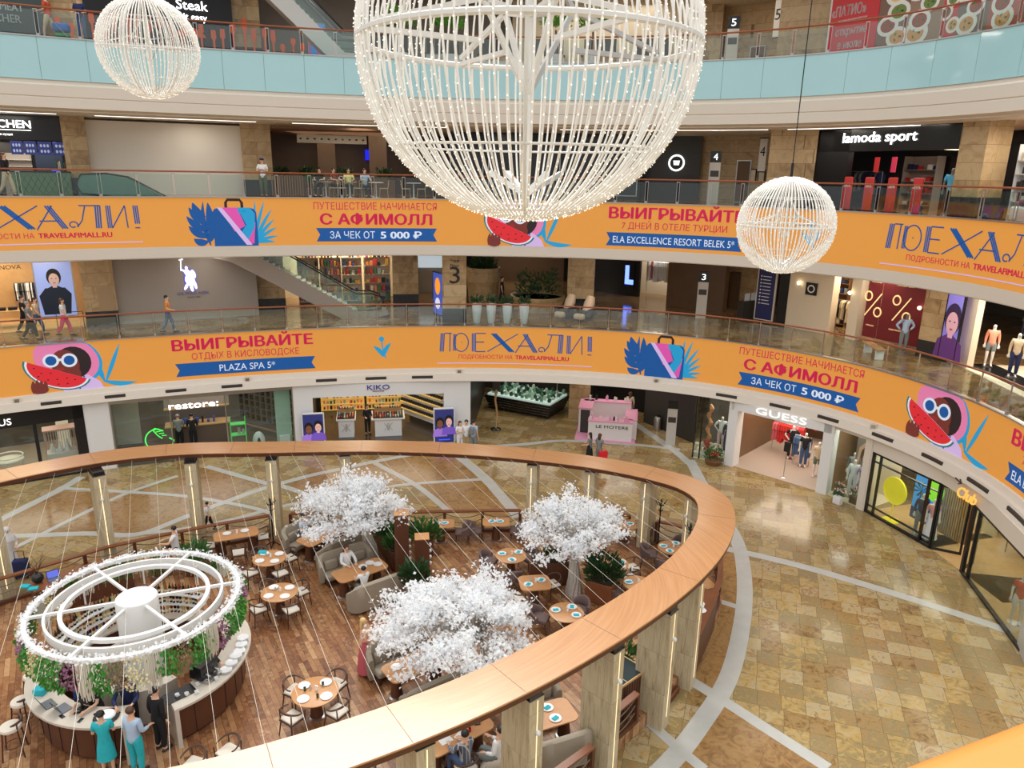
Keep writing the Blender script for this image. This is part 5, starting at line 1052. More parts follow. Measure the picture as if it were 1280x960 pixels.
b = MB(); [b.box((x, y, 1.45), (.04, .04, 1.1)) for x in (-.6, .6) for y in (-.33, .33)]; b.box((0, 0, 2.0), (1.3, .74, .07)); b.build('frame', PK, r, smooth=0); b = MB(); [b.box((-.55+.1*i, .32, 1.45), (.03, .02, 1.1)) for i in range(12)]; b.build('rods', PK, r, smooth=0)
for i in range(3): b = MB(); b.lathe([(.12, .9), (.12, 1.05), (.06, 1.15), (.05, 1.3+.06*i)], (-.35+.3*i, -.05, 0), 10); b.build('bust', M_WHITE, r)
r = thing('round_display_table', W, u_(12, .7), -.7, 'round white wire display table in the far left shop window', 'table'); b = MB()
for zz in (.95, 1.12): b.tube([(.55*math.cos(a), .55*math.sin(a), zz) for a in np.linspace(0, 2*PI, 25)[:-1]], .03, 6, True)
b.build('ring', M_WHITE, r); b = MB(); b.lathe([(.02, .96), (.54, .96), (.54, .98), (.02, .985)], n=24); b.build('table_top', M_CREAMW, r)
for a in (0, 1.57, 3.14, 4.71): b = MB(); b.tube([(.5*math.cos(a), .5*math.sin(a), .95), (.5*math.cos(a), .5*math.sin(a), 0)], .025, 6); b.build('leg', M_WHITE, r)
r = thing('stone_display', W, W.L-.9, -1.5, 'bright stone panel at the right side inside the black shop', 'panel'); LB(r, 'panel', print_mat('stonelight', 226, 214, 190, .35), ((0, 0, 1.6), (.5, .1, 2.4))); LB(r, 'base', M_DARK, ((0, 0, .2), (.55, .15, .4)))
Wp = GW(109, 141, .0-.02); b = MB(); Wp.box(b, -.02, Wp.L, 0, H, -.6, .12); struct(b, 'wall_pillar_white', M_WHITE, smooth=0)
# --- electronics shop
W = GW(141, 368); u_ = lambda x, v=1.6: W.fx(x, v); shop_room(W, 6, mat('grey_shop', srgb(120, 112, 106), .5), mat('shop_floor_grey', srgb(96, 86, 80), .2), 150, (1, .93, .85)); 
frame(W, 'window_frame_steel', M_STEEL, (0, W.L, 3.10, H, -.1, .03), (0, .06, 0, 3.1, -.1, .03), (u_(214), u_(214)+.05, 0, 3.1, -.1, .03), (u_(283), u_(283)+.05, 0, 3.1, -.1, .03), (W.L-.06, W.L, 0, 3.1, -.1, .03)); pane(W, .06, u_(214), .03, 3.1); pane(W, u_(283), W.L-.06, .03, 3.1)
sign(W, 'restore:', u_(211, 2.7), u_(273, 2.7), 2.62, .34, .05, 'white restore lettering hanging above the electronics shop entrance', M_SIGNW, .010)
r = thing('partition', W, u_(153), -1.2, 'pale grey partition board at left inside the electronics shop', 'partition'); LB(r, 'board', M_GREYHOARD, ((0, 0, 1.9), (1.3, .1, 2.4))); LB(r, 'base', M_BLACK, ((0, 0, .35), (1.35, .5, .7)))
r = thing('neon_apple', W, u_(197), -.5, 'green outlined apple shape sign standing in the electronics shop window', 'sign'); NG = mat('neon_green', srgb(60, 230, 90), .4, emit=1.1); b = MB(); b.tube([(.62*math.cos(a), 0, 1.0+.58*math.sin(a)) for a in np.linspace(.75*PI, 1.95*PI, 24)]+[(.42, -.0, 1.05)], .03, 6); b.tube([(-.44, 0, 1.41), (-.15, 0, 1.58), (.2, 0, 1.42)], .03, 6); b.build('outline', NG, r); b = MB(); b.tube([(-.25, 0, 1.50), (-.05, 0, 1.2), (.12, 0, 1.05)], .025, 6); [b.tube([(-.25+.12*i, 0, 1.5-.1*i), (.02+.1*i, 0, 1.55-.12*i)], .02, 6) for i in range(4)]; b.build('leaf', NG, r); LB(r, 'stand', M_BLACK, ((0, 0, .2), (.5, .3, .4)), ((0, 0, .42), (.06, .06, .1)))
r = thing('phone_counter', W, u_(245), -2.6, 'wooden topped phone counter where two men stand, electronics shop', 'counter'); LB(r, 'front', mat('counter_brown', srgb(110, 92, 78), .4), ((0, 0, .48), (3.0, .8, .96))); LB(r, 'worktop', M_SHOPW, ((0, 0, 1.0), (3.1, .9, .06))); LB(r, 'back_panel', M_GREYHOARD, ((0, .5, 2.0), (3.1, .08, .5))); LB(r, 'shelf_board', M_SHOPW, ((0, .35, 1.75), (3.1, .35, .05)))
goods(W, u_(225), u_(270), 1.05, -2.5, 6, (.05, .3), (.3, .7), [M_WHITE, M_BLACK, mat('blueglow', srgb(60, 90, 160), .4)], 'small device or box standing on the phone counter', 'devices on the phone counter', 'device', .2)
r = thing('green_rack', W, u_(298, 1.2), -.6, 'bright green metal rack with boxes in the electronics shop window', 'rack'); GRN = mat('rack_green', srgb(70, 210, 90), .4, emit=.2)
b = MB(); [b.box((x, y, .85), (.04, .04, 1.7)) for x in (-.35, .35) for y in (-.2, .2)]; b.build('frame', GRN, r, smooth=0); [LB(r, 'shelf_board', GRN, ((0, 0, q), (.74, .44, .04))) for q in (.3, .85, 1.4)]
goods(W, u_(298)-.3, u_(298)+.3, .87, -.6, 3, (.2, .35), (.5, .8), [M_GREYHOARD, M_BLACK], 'box standing on the bright green rack', 'boxes on the green rack', 'box'); 
r = thing('egg_speaker', W, u_(324, .6), -.4, 'white oval device with dark slot in the electronics shop window', 'device'); b = MB(); b.ball((0, 0, .48), (.30, .26, .46), 16, 10); b.build('body', M_WHITE, r); b = MB(); b.ball((0, -.20, .45), (.10, .09, .26), 10, 7); b.build('slot', M_BLACK, r)
r = thing('phone_display_wall', W, u_(338, 1.5), -2.3, 'slanted dark display wall of phone cases at right of the electronics shop', 'display'); r.rotation_euler = (0, 0, W.a-.9); LB(r, 'board', mat('board_grey', srgb(92, 86, 84), .4), ((0, 0, 1.6), (4.2, .1, 3.2))); b = MB(); [b.box((-1.9+.42*i, -.08, .9+.36*j), (.2, .05, .26)) for i in range(10) for j in range(6)]; b.build('phone_cases', M_BLACK, r, smooth=0); LB(r, 'edge_strip', mat('edge_wood', srgb(170, 130, 104), .5), ((0, -.06, .35), (4.2, .06, .08)))
r = thing('glass_booth', W, W.L-.5, -.5, 'pale green glass booth panel at the right end of the electronics shop', 'panel'); LB(r, 'panel', mat('green_glass', srgb(196, 222, 206), .2, alpha=.75), ((0, 0, 1.7), (.75, .05, 3.0))); LB(r, 'white_bin', M_WHITE, ((0, -.1, .3), (.5, .3, .6)))
# --- white cosmetics shop
Wp = GW(368, 392); b = MB(); Wp.box(b, 0, Wp.L, 0, H, -.6, .12)
W = GW(392, 555); u_ = lambda x, v=1.6: W.fx(x, v); W.box(b, 0, W.L, 2.62, H, -.4, .12); Wq = GW(555, 588); Wq.box(b, 0, Wq.L, 0, H, -.6, .12); struct(b, 'wall_white_front', M_WHITE, smooth=0)
shop_room(W, 6, M_DARK, M_SHOPD, 170, (1, .88, .68), -.3, W.L+.2)
sign(W, 'KIKO', u_(459, 2.9), u_(487, 2.9), 2.95, .26, .13, 'navy KIKO lettering on the white shop header', mat('sign_navy', srgb(40, 40, 120), .5, emit=.3), 0, extra=[('MILANO', u_(466, 2.8), u_(480, 2.8), 2.85, .05, 0, M_BLACK)])
Wb = Wall(W.P(-.2, 0, -5.9), W.P(W.L+.2, 0, -5.9), 0)
for i, (a, c) in enumerate(((.2, 2.6), (2.8, 5.2))):
    vs = shelf(Wb, a, c, 2.3, 6, .05, .45, ['left', 'right'][i]+' lit cosmetics wall shelf at the back of the white shop', print_mat('shelf_gold', 226, 190, 110, .25))
    for v in vs: goods(Wb, a+.05, c-.05, v, .3, 12, (.10, .2), (.4, .7), GOODC, 'small cosmetic product on the back wall shelves of the white shop', 'cosmetics on the back shelves', 'cosmetic')
for i, (x, wd, dd) in enumerate(((432, 1.0, -1.7), (486, 1.75, -1.6))):
    r = thing('cosmetics_gondola', W, u_(x, .6), dd, ['narrow white counter with KK mark at left in the cosmetics shop', 'wide white counter with KK mark in the middle of the cosmetics shop'][i], 'counter'); LB(r, 'cabinet', M_WHITE, ((0, 0, .48), (wd*.8, 1.2, .96))); LB(r, 'worktop', M_WHITE, ((0, 0, 1.0), (wd, 1.4, .08))); LB(r, 'tray', M_BLACK, ((0, 0, 1.06), (wd*.9, 1.3, .04))); LB(r, 'riser', M_SHOPW, ((0, .5, 1.2), (wd*.8, .35, .3)))
    b = MB(); K = .17
    for s in (-1, 1): b.box((s*.09-.06*s, -.61, .55), (.025, .02, .42)); b.tube([(s*.05, -.61, .55), (s*.22, -.61, .76)], .014, 5); b.tube([(s*.05, -.61, .55), (s*.22, -.61, .34)], .014, 5)
    b.build('monogram', M_STEEL, r)
    nx = int(wd/.15)
    for j in range(nx*4):
        b = MB(); x = -wd*.42+wd*.84*(j % nx+.5)/nx; y = -.5+.28*(j//nx); b.box((x, y, 1.12+(.24 if y > .3 else 0)), (.07, .10, .10)); o = b.build('cosmetic', random.choice(GOODC), smooth=0); o.location = r.location; o.rotation_euler = r.rotation_euler; tag(o, 'small cosmetic item lying on the '+['narrow', 'wide'][i]+' white KK counter', 'product', 'cosmetics on the '+['narrow', 'wide'][i]+' counter')
r = thing('slanted_shelf', W, u_(535, 1.5), -2.6, 'slanted lit product shelf along the right wall of the cosmetics shop', 'shelf'); r.rotation_euler = (0, 0, W.a-.95); LB(r, 'frame', M_WHITE, ((0, 0, 1.5), (3.6, .2, 2.4))); [LB(r, 'shelf_board', print_mat('shelf_gold', 226, 190, 110, .25), ((0, -.22, .7+.4*k), (3.5, .3, .05))) for k in range(5)]; b = MB(); [b.box((-1.7+.2*i, -.24, .80+.4*k), (.12, .12, .15)) for i in range(18) for k in range(5)]; b.build('product_rows', GOODC[7], r, smooth=0)
for x, o, lb in ((392, .55, 'lit poster stand with two faces, left of the cosmetics shop entrance'), (555, .55, 'lit poster stand with two faces, right of the cosmetics shop entrance')):
    p = G(x, -o, 1.1); W2 = Wall((p.x-.5, p.y), (p.x+.5, p.y), 0); sc = panel(W2, -.02, 1.02, .05, 1.92, 0, lb, print_mat('poster_navy', 44, 50, 110, .35), 'poster_stand', 'screen', .12, M_WHITE); sc.rotation_euler = (0, 0, W.a)
    sc.location = (p.x, p.y, .05)
    portrait(sc, -.22, 1.05, .9, .13, print_mat('face_brown', 120, 76, 60, .3), H_DARK, print_mat('lilac', 150, 110, 200, .4)); portrait(sc, .24, 1.15, .9, .16, print_mat('face_pale', 216, 170, 160, .4), H_DARK, print_mat('violet', 110, 80, 180, .4)); lpoly(sc, 'caption', print_mat('cap', 60, 90, 240, .6), [[(-.3, .18), (.3, .18), (.3, .24), (-.3, .24)]], .18)
# --- dark passage: back walls, fish counter, kiosk
W = GW(588, 868, 10); wall(W, 3.44, M_DARK); W1 = GW(588, 612, .2)
wall(WX(588, .3, 606, 8.5, 0), 3.44, M_DARK, nm='wall_passage'); pillar(712, 738, 3.9, 0, 3.44, base=0, zr=2.0, depth=.8); wall(WX(742, 7.5, 850, 5.5, 0), 3.44, M_BLACK, v0=0, nm='wall_passage'); wall(WX(806, 4.4, 868, 2.0, 0), 3.44, M_DARK, nm='wall_passage')
b = MB(); W2 = WX(588, .15, 868, .1, 0); 
area(G(655, 5, 3.40), 4, 4, 60); area(G(770, 3, 3.40), 3, 3, 50)
p = G(659, 5.4, .5); r = empty('ice_display_counter', (p.x, p.y, 0), -.50, 'large dark counter with glowing goods on ice in the passage', 'display counter')
b = MB(); [b.box((0, 0, .12+.17*k), (3.9+.12*k, 2.2+.1*k, .13)) for k in range(5)]; b.build('base', M_BLACK, r, smooth=0); b = MB(); [b.box((0, 0, .20+.17*k), (3.88+.1*k, 2.18+.1*k, .03)) for k in range(5)]; b.build('trim', M_STEEL, r, smooth=0)
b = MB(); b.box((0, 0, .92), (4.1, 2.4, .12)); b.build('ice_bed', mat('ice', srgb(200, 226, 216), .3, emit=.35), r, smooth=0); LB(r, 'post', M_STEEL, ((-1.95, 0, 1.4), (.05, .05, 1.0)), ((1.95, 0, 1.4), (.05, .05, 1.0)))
rr = random.Random(5); GC = [mat('jar_%d' % i, srgb(*c), .3) for i, c in enumerate([(70, 120, 90), (40, 80, 60), (190, 210, 190), (120, 160, 140), (30, 50, 44)])]
gl = [(x, y) for x in np.linspace(-1.85, 1.85, 12) for y in np.linspace(-1.0, 1.0, 7)]
for x, y in gl:
    b = MB(); hh = rr.uniform(.12, .3); b.lathe([(.09, 0), (.11, hh*.6), (.06, hh), (.01, hh)], (0, 0, 0), 8); o = b.build('jar', rr.choice(GC)); c = Vector((x+rr.uniform(-.08, .08), y+rr.uniform(-.06, .06), .98)); q = Matrix.Rotation(-.50, 3, 'Z')@c; o.location = (p.x+q.x, p.y+q.y, q.z); tag(o, 'small green or pale jar on the glowing ice counter', 'jar', 'jars on the ice counter')
p = G(620, 1.6, .8); r = empty('stand_display', (p.x, p.y, 0), 0, 'thin curved floor stand with dark round base at the passage mouth', 'stand'); b = MB(); b.lathe([(.3, 0), (.3, .04), (.06, .08)], n=16); b.build('base', M_BLACK, r); b = MB(); b.tube([(0, 0, .05), (.06, 0, .9), (-.05, 0, 1.7), (0, 0, 2.3)], [.05, .05, .06, .07], 8); b.build('pole', M_SHOPW, r); b = MB(); b.rbox((0, 0, 2.6), (.42, .1, .8), .04); b.build('head', M_DARK, r)
# pink perfume kiosk
pA, pB = at(722, 548, 0), at(790, 553, 0); WK = Wall(pA, pB, 0); M_KPK = mat('kiosk_pink', srgb(228, 158, 188), .5); M_KW = mat('kiosk_white', srgb(226, 220, 218), .4)
r = thing('perfume_kiosk', WK, WK.L/2, -1.5, 'white and pink perfume kiosk standing at the passage mouth', 'kiosk'); kl = WK.L
LB(r, 'front_counter', M_KW, ((.25, 1.1-2.4, .52), (kl*.8, .6, 1.04))); LB(r, 'side_counter', M_KW, ((kl*.5-.1, -.1, .52), (.6, 2.0, 1.04))); LB(r, 'plinth', M_KPK, ((0, -.2, .03), (kl+.3, 3.1, .06))); LB(r, 'worktop', M_KPK, ((.25, -1.3, 1.07), (kl*.82, .64, .06)), ((kl*.5-.1, -.1, 1.07), (.64, 2.0, .06)))
LB(r, 'tall_cabinet', M_KW, ((-kl*.5+.3, .2, .7), (.7, 1.6, 1.4))); LB(r, 'cabinet_panel', M_DARK, ((-kl*.5+.3, -.62, .7), (.5, .03, 1.3))); LB(r, 'cabinet_top', M_KPK, ((-kl*.5+.3, .2, 1.43), (.76, 1.7, .06)), ((0, 1.0, 1.43), (kl*.9, .5, .06))); LB(r, 'rear_counter', M_KW, ((0, 1.0, .7), (kl*.9, .45, 1.4))); ltext(r, 'lettering', M_BLACK, 'LE MOTERE', .35, .72, .17, 1.7, 1.61)
for k in range(22):
    b = MB(); x, y, q = (rr.uniform(-kl*.4, kl*.4), 1.0+rr.uniform(-.15, .15), 1.46) if k < 10 else (rr.uniform(-.9, kl*.45), -1.3+rr.uniform(-.2, .2), 1.10); hh = rr.uniform(.14, .28); b.box((0, 0, hh/2), (.12, .1, hh)); b.box((0, 0, hh+.03), (.05, .05, .06)); o = b.build('perfume_bottle', rr.choice([M_KW, M_BLACK, M_KPK, GOODC[4]]), smooth=0); v = Matrix.Rotation(WK.a, 3, 'Z')@Vector((x, y, q)); o.location = Vector(r.location)+v; o.rotation_euler = (0, 0, WK.a); tag(o, 'small perfume bottle on the pink and white kiosk', 'bottle', 'perfume bottles on the kiosk')
p = G(839, 1.2, .8); r = empty('information_pylon', (p.x, p.y, 0), face_cam(p), 'grey slim pylon in the dark passage left of the glass display', 'pylon'); LB(r, 'body', mat('pylon_grey', srgb(196, 190, 182), .4), ((0, 0, 1.0), (.5, .14, 2.0))); LB(r, 'head', M_BLACK, ((0, 0, 2.2), (.5, .15, .4))); LB(r, 'map_panel', M_DARK, ((0, -.075, 1.4), (.4, .01, .3)))
p = G(822, 3.3, .5); r = empty('litter_bin', (p.x, p.y, 0), 0, 'round steel litter bin in the dark ground floor passage', 'bin'); b = MB(); b.lathe([(.2, 0), (.22, .75), (.2, .78)], n=16); b.build('body', M_STEEL, r); b = MB(); b.lathe([(.21, .76), (.14, .84), (.02, .85)], n=16); b.build('lid', M_BLACK, r)
# --- corner glass display
W = GW(868, 913); u_ = lambda x, v=1.6: W.fx(x, v); shop_room(W, 2.6, M_DARK, M_CREAMW, 75, (1, .92, .85), 0, W.L, side=False); frame(W, 'window_frame_dark', M_BLACK, (0, .05, 0, H, -.1, .02), (u_(876), u_(876)+.05, 0, H, -.1, .02), (0, W.L, H-.06, H, -.1, .02)); pane(W, .05, W.L, .03, H-.06)
b = MB(); W.box(b, 0, W.L, .012, .25, -1.9, -.15); struct(b, 'floor_plinth', M_CREAMW); 
mannequin(tuple(W.P(u_(895), .25, -1.2)), face_cam(W.P(0)), 'white mannequin in floral white clothes behind the corner glass display', top=K_WHITE, bot=cloth('floral', 226, 190, 190), arms='hip'); mannequin(tuple(W.P(u_(906), .25, -.8)), face_cam(W.P(0)), 'mannequin in dark suit beside the white portal, corner glass display', top=K_NAVY, bot=K_NAVY, sleeves='long')
for i in range(3):
    r = thing('animal_ornament', W, u_(870+7*i, .5), -.6, ['left', 'middle', 'right'][i]+' small pale dog-like ornament in the corner glass display', 'ornament'); r.location.z = .25; b = MB(); b.tube([(-.2, 0, .28), (.1, 0, .30), (.22, 0, .46), (.36, 0, .46)], [.10, .10, .07, .04], 8); b.build('body', M_CREAMW, r); [(lambda b: (b.tube([(x, y, .28), (x, y, 0)], .03, 6), b.build('leg', M_CREAMW, r)))(MB()) for x in (-.18, .1) for y in (-.06, .06)]
r = thing('red_sculpture', W, u_(883), -.5, 'orange and red spiral sculpture column in the corner glass display', 'sculpture'); r.location.z = .25; b = MB(); b.tube([(.08*math.sin(k*.9), .05*math.cos(k), .1*k) for k in range(26)], [.09+.03*math.sin(k*1.7) for k in range(26)], 8); b.build('column', mat('sculpt_orange', srgb(214, 130, 70), .4), r); b = MB(); [b.ball((.12*math.cos(k), -.14, .2+.14*(k % 4)), .08, 8, 5) for k in range(8)]; b.build('red_rings', mat('sculpt_red', srgb(190, 40, 40), .4), r)
p = at(891, 580, 0); r = empty('flower_basket', (p.x, p.y, 0), 0, 'low basket of red flowers and green leaves before the corner display', 'plant'); b = MB(); b.lathe([(.34, 0), (.42, .22), (.38, .24), (.02, .2)], n=16); b.build('basket', M_SLAT, r); bush(r, (0, 0, .25), .40, 170, M_LEAF, 201, .08); b = MB(); [b.ball((.3*math.cos(k*2.4)*(k/12)**.5, .3*math.sin(k*2.4)*(k/12)**.5, .50+.04*(k % 3)), .06, 8, 5) for k in range(12)]; b.build('red_flowers', mat('flower_red', srgb(206, 60, 50), .5), r)
# --- white portal fashion shop
W = GW(913, 1036); u_ = lambda x, v=1.6: W.fx(x, v); shop_room(W, 7, M_BROWNW, mat('shop_floor_taupe', srgb(176, 160, 146), .3), 300, (1, .86, .72), 0, W.L)
frame(W, 'wall_portal_white', M_WHITE, (-.12, .34, 0, H, -.5, .15), (W.L-.34, W.L+.12, 0, H, -.5, .15), (0, W.L, 2.88, H, -.5, .15))
sign(W, 'GUESS', u_(947, 3.1), u_(1010, 3.1), 2.98, .33, .17, 'white GUESS lettering on the white portal', mat('sign_guess', (.95, .95, .93), .4, emit=.5))
Wb = Wall(W.P(0, 0, -6.8), W.P(W.L, 0, -6.8), 0); garments(Wb, .3, W.L*.5, 1.7, .5, 16, [K_RED, K_RED, K_ROSE, K_BLACK], 'x', 'red clothes on the left back wall of the portal shop'); garments(Wb, W.L*.55, W.L-.3, 1.7, .5, 12, [K_RED, K_BLACK, K_ROSE], 'x', 'red and dark clothes at the right back of the portal shop')
garments(W, .6, 2.2, 1.5, -3.6, 12, [K_RED, K_ROSE, K_RED], 'x', 'red clothes on the rail at the left of the portal shop'); garments(W, W.L*.45, W.L*.62, 1.4, -2.6, 7, [K_JEAN, K_JEAN, K_WHITE], 'x', 'denim clothes on the rail in the middle of the portal shop', (.8, 1.0))
mannequin(tuple(W.P(u_(1005, 1.0), 0, -1.6)), face_cam(W.P(0)), 'mannequin in cream top and green shorts in the portal shop entrance', top=K_BEIGE, bot=cloth('sage', 110, 124, 100), shorts=True); mannequin(tuple(W.P(u_(958, 1.4), 0, -3.0)), face_cam(W.P(0)), 'mannequin in black outfit deep at left in the portal shop', top=K_BLACK, bot=K_BLACK, arms='hip'); mannequin(tuple(W.P(u_(980, 1.2), 0, -2.4)), face_cam(W.P(0)), 'mannequin in black top beside the denim rail in the portal shop', top=K_BLACK, bot=K_JEAN)
r = thing('wire_stand', W, u_(1018, 1.2), -2.6, 'black wire stand of round rings at right of the portal shop', 'stand'); b = MB(); [b.tube([(.3*math.cos(a), 0, .45+.5*k+.26*math.sin(a)) for a in np.linspace(0, 2*PI, 17)[:-1]], .02, 5, True) for k in range(4)]; b.build('rings', M_BLACK, r); LB(r, 'base', M_BLACK, ((0, 0, .08), (.6, .4, .16)))
r = thing('queue_post', W, u_(976, .5), -.4, 'thin steel stand with small panel in the portal shop entrance', 'stand'); b = MB(); b.lathe([(.14, 0), (.14, .02), (.02, .05), (.018, 1.3)], n=12); b.build('pole', M_STEEL, r); LB(r, 'panel', M_BLACK, ((0, 0, 1.55), (.28, .03, .5)))
# --- window with poster
W = GW(1036, 1086); u_ = lambda x, v=1.6: W.fx(x, v); shop_room(W, 2.2, M_CREAMW, M_CREAMW, 60, (1, .95, .9), 0, W.L, side=False); frame(W, 'wall_window_pier', M_BEIGE, (W.L-.3, W.L, 0, H, -.4, .10), (0, W.L, H-.2, H, -.3, .06)); pane(W, .1, W.L-.3, .03, H-.2)
ps = panel(W, u_(1051), u_(1080), .5, 3.05, -1.0, 'photo poster of a woman with raised arms in lilac in the shop window', print_mat('poster_grey', 120, 112, 108, .08)); portrait(ps, .05, 1.35, 1.5, .05, print_mat('face_tan', 206, 160, 134, .1), H_BROWN, print_mat('dress_lilac', 176, 150, 200, .1)); lpoly(ps, 'arm_picture', print_mat('face_tan', 206, 160, 134, .1), [[(-.5, 1.0), (-.38, .95), (-.3, 1.7), (.1, 2.2), (0, 2.3), (-.42, 1.8)], [(.45, .95), (.56, 1.0), (.5, 1.8), (.25, 2.2), (.18, 2.1), (.4, 1.7)]], .062)
mannequin(tuple(W.P(u_(1053, 1.0), .012, -.75)), face_cam(W.P(0)), 'white mannequin in pale suit before the lilac window poster', top=K_WHITE, bot=K_WHITE, sleeves='long'); mannequin(tuple(W.P(u_(1044, 2.2), .012, -1.5)), face_cam(W.P(0)), 'headless looking dark suit mannequin behind at left in the poster window', top=K_GREY, bot=K_GREY, sleeves='long'); mannequin(tuple(W.P(u_(1066, 1.0), .012, -.75)), face_cam(W.P(0)), 'mannequin in lilac dress at right of the poster window', top=cloth('lilac', 176, 150, 204), bot=cloth('lilac', 176, 150, 204), legs='skirt')
for i, x in enumerate((1045, 1056, 1064)):
    r = thing('flower_box', W, u_(x, .4), .42 if i == 1 else -.26, ['green leafy box at left foot of the poster window', 'white box with flowers in front of the poster window', 'box of pink and green flowers at right foot of the poster window'][i], 'plant'); b = MB(); b.rbox((0, 0, .18), (.36, .26, .36), .03); b.build('box', [M_LEAFD, M_WHITE, M_SLAT][i], r); bush(r, (0, 0, .38), .20, 110, M_LEAF, 210+i, .05); b = MB(); [b.ball((.2*math.cos(k*2.4), .14*math.sin(k*2.4), .60+.03*(k % 3)), .045, 8, 5) for k in range(7)]; b.build('flowers', mat('flower_pink', srgb(222, 170, 190), .5), r)
# --- corner fashion shop with black frames (two facets)
M_CLUBW = mat('club_cream', srgb(226, 212, 176), .5)
W = GW(1088, 1172); u_ = lambda x, v=1.6: W.fx(x, v); shop_room(W, 3.2, M_CLUBW, M_SHOPW, 130, (1, .9, .7), 0, W.L, side=False); hz = 2.72
frame(W, 'wall_club_header', M_BEIGE, (0, W.L, hz, H, -.3, .06), (-.2, .0, 0, H, -.4, .08)); M_FR = M_BLACK
fx0, fx1, fx2, fx3 = 0.0, u_(1097), u_(1156), W.L
frame(W, 'window_frame_black', M_FR, (0, W.L, hz-.08, hz, -.06, .06), (0, W.L, .0, .10, -.06, .06), (0, .08, 0, hz, -.06, .06), (fx1, fx1+.05, 0, hz, -.06, .06), (fx2, fx2+.07, 0, hz, -.06, .06), (fx3-.09, fx3, 0, hz, -.06, .06), (0, W.L, .34, .38, -.05, .05), (0, W.L, hz-.42, hz-.38, -.05, .05)); pane(W, .08, fx1, .1, hz-.08, 0); pane(W, fx1+.05, fx2, .1, hz-.08, 0)
ps = panel(W, u_(1119, 1.4), u_(1150, 1.4), .3, hz-.1, -1.0, 'tall lit window poster of palms, sky and a yellow green disc', print_mat('sky_blue', 40, 140, 220, .5)); w_ = u_(1150, 1.4)-u_(1119, 1.4)
lpoly(ps, 'disc_picture', print_mat('yellowgreen', 130, 210, 60, .5), [ell_pts(.28*w_, 1.55, .34*w_, .5, 18)], .045); lpoly(ps, 'palm_picture', print_mat('palm_dark', 20, 60, 60, .2), [[(-.25*w_+.02, .3), (-.25*w_+.07, .3), (-.2*w_, 1.3), (-.2*w_-.05, 1.3)]]+[[(-.2*w_, 1.3), (-.2*w_+.45*math.cos(a), 1.3+.35*math.sin(a)), (-.2*w_+.4*math.cos(a+.25), 1.3+.3*math.sin(a+.25))] for a in np.linspace(0, 2*PI, 10)], .052); lpoly(ps, 'lower_picture', print_mat('navyprint', 30, 60, 110, .2), [[(-.5*w_, 0), (.5*w_, 0), (.5*w_, .35), (-.5*w_, .5)]], .052)
r = thing('yellow_disc', W, u_(1110, 1.2), -.35, 'big yellow disc on a stand in the corner shop window', 'ornament'); YL = mat('disc_yellow', srgb(250, 224, 30), .4, emit=.25); b = MB(); N = 40; q = [(.56*math.cos(2*PI*k/N), .56*math.sin(2*PI*k/N)) for k in range(N)]; b.add([(x, -.04, 1.35+v) for x, v in q]+[(x, .04, 1.35+v) for x, v in q], [list(range(N)), list(range(N, 2*N))[::-1]]+[[k, (k+1) % N, N+(k+1) % N, N+k] for k in range(N)]); b.build('disc', YL, r); b = MB(); b.tube([(.56*math.cos(a), -.05, 1.35+.56*math.sin(a)) for a in np.linspace(0, 2*PI, 33)[:-1]], .03, 6, True); b.build('rim', YL, r); b = MB(); b.tube([(0, 0, .05), (0, 0, .8)], .03, 6); b.build('pole', YL, r); b = MB(); b.lathe([(.34, 0), (.34, .04), (.04, .06)], n=20); b.build('base', YL, r)
r = thing('slat_wall', W, u_(1160, 1.7), -1.3, 'wooden slat wall behind the mannequins of the corner shop window', 'panel'); b = MB(); [b.box((-.7+.1*i, 0, 1.4), (.06, .06, 2.6)) for i in range(15)]; b.build('slats', M_SHOPW, r, smooth=0); LB(r, 'backing', M_SLAT, ((0, .05, 1.4), (1.5, .03, 2.6)))
mannequin(tuple(W.P(u_(1140, .9), .012, -.45)), face_cam(W.P(0))+.2, 'mannequin in navy jacket and pale trousers in the corner shop window', top=K_NAVY, bot=K_GREY, sleeves='long'); mannequin(tuple(W.P(u_(1154, .9), .012, -.45)), face_cam(W.P(0))+.2, 'mannequin in striped top and white skirt in the corner shop window', top=cloth('stripe', 214, 160, 150), bot=K_WHITE, legs='long')
W2 = WX(1172, GO, 1212, GO, 0, ZR); shop_room(W2, 6, M_SHOPW, M_SHOPW, 110, (1, .86, .66), -1.0, W2.L+2, side=False); frame(W2, 'wall_club_header', M_BEIGE, (0, W2.L, hz, H, -.3, .06))
# opened black framed doors
def door_leaf(W, u, ang, label, wd=.95):
    r = empty('glazed_door', W.P(u, 0, 0), W.a+ang, label, 'door'); b = MB(); h_ = hz-.05
    for c, dd in (((0, 0, h_/2), (.08, .06, h_)), ((wd, 0, h_/2), (.08, .06, h_)), ((wd/2, 0, .05), (wd, .06, .1)), ((wd/2, 0, h_-.04), (wd, .06, .08))): b.box(c, dd)
    b.build('frame', M_BLACK, r, smooth=0); LB(r, 'pane', M_GLASS, ((wd/2, 0, h_/2), (wd-.08, .012, h_-.15))); b = MB(); b.tube([(wd-.14, -.06, .8), (wd-.14, -.06, 1.5)], .018, 6); b.build('handle', M_STEEL, r); return r
door_leaf(W2, .05, 1.0, 'black framed glass door standing open, left leaf of the corner shop'); door_leaf(W2, W2.L-.05, 2.1, 'black framed glass door standing open, right leaf of the corner shop')
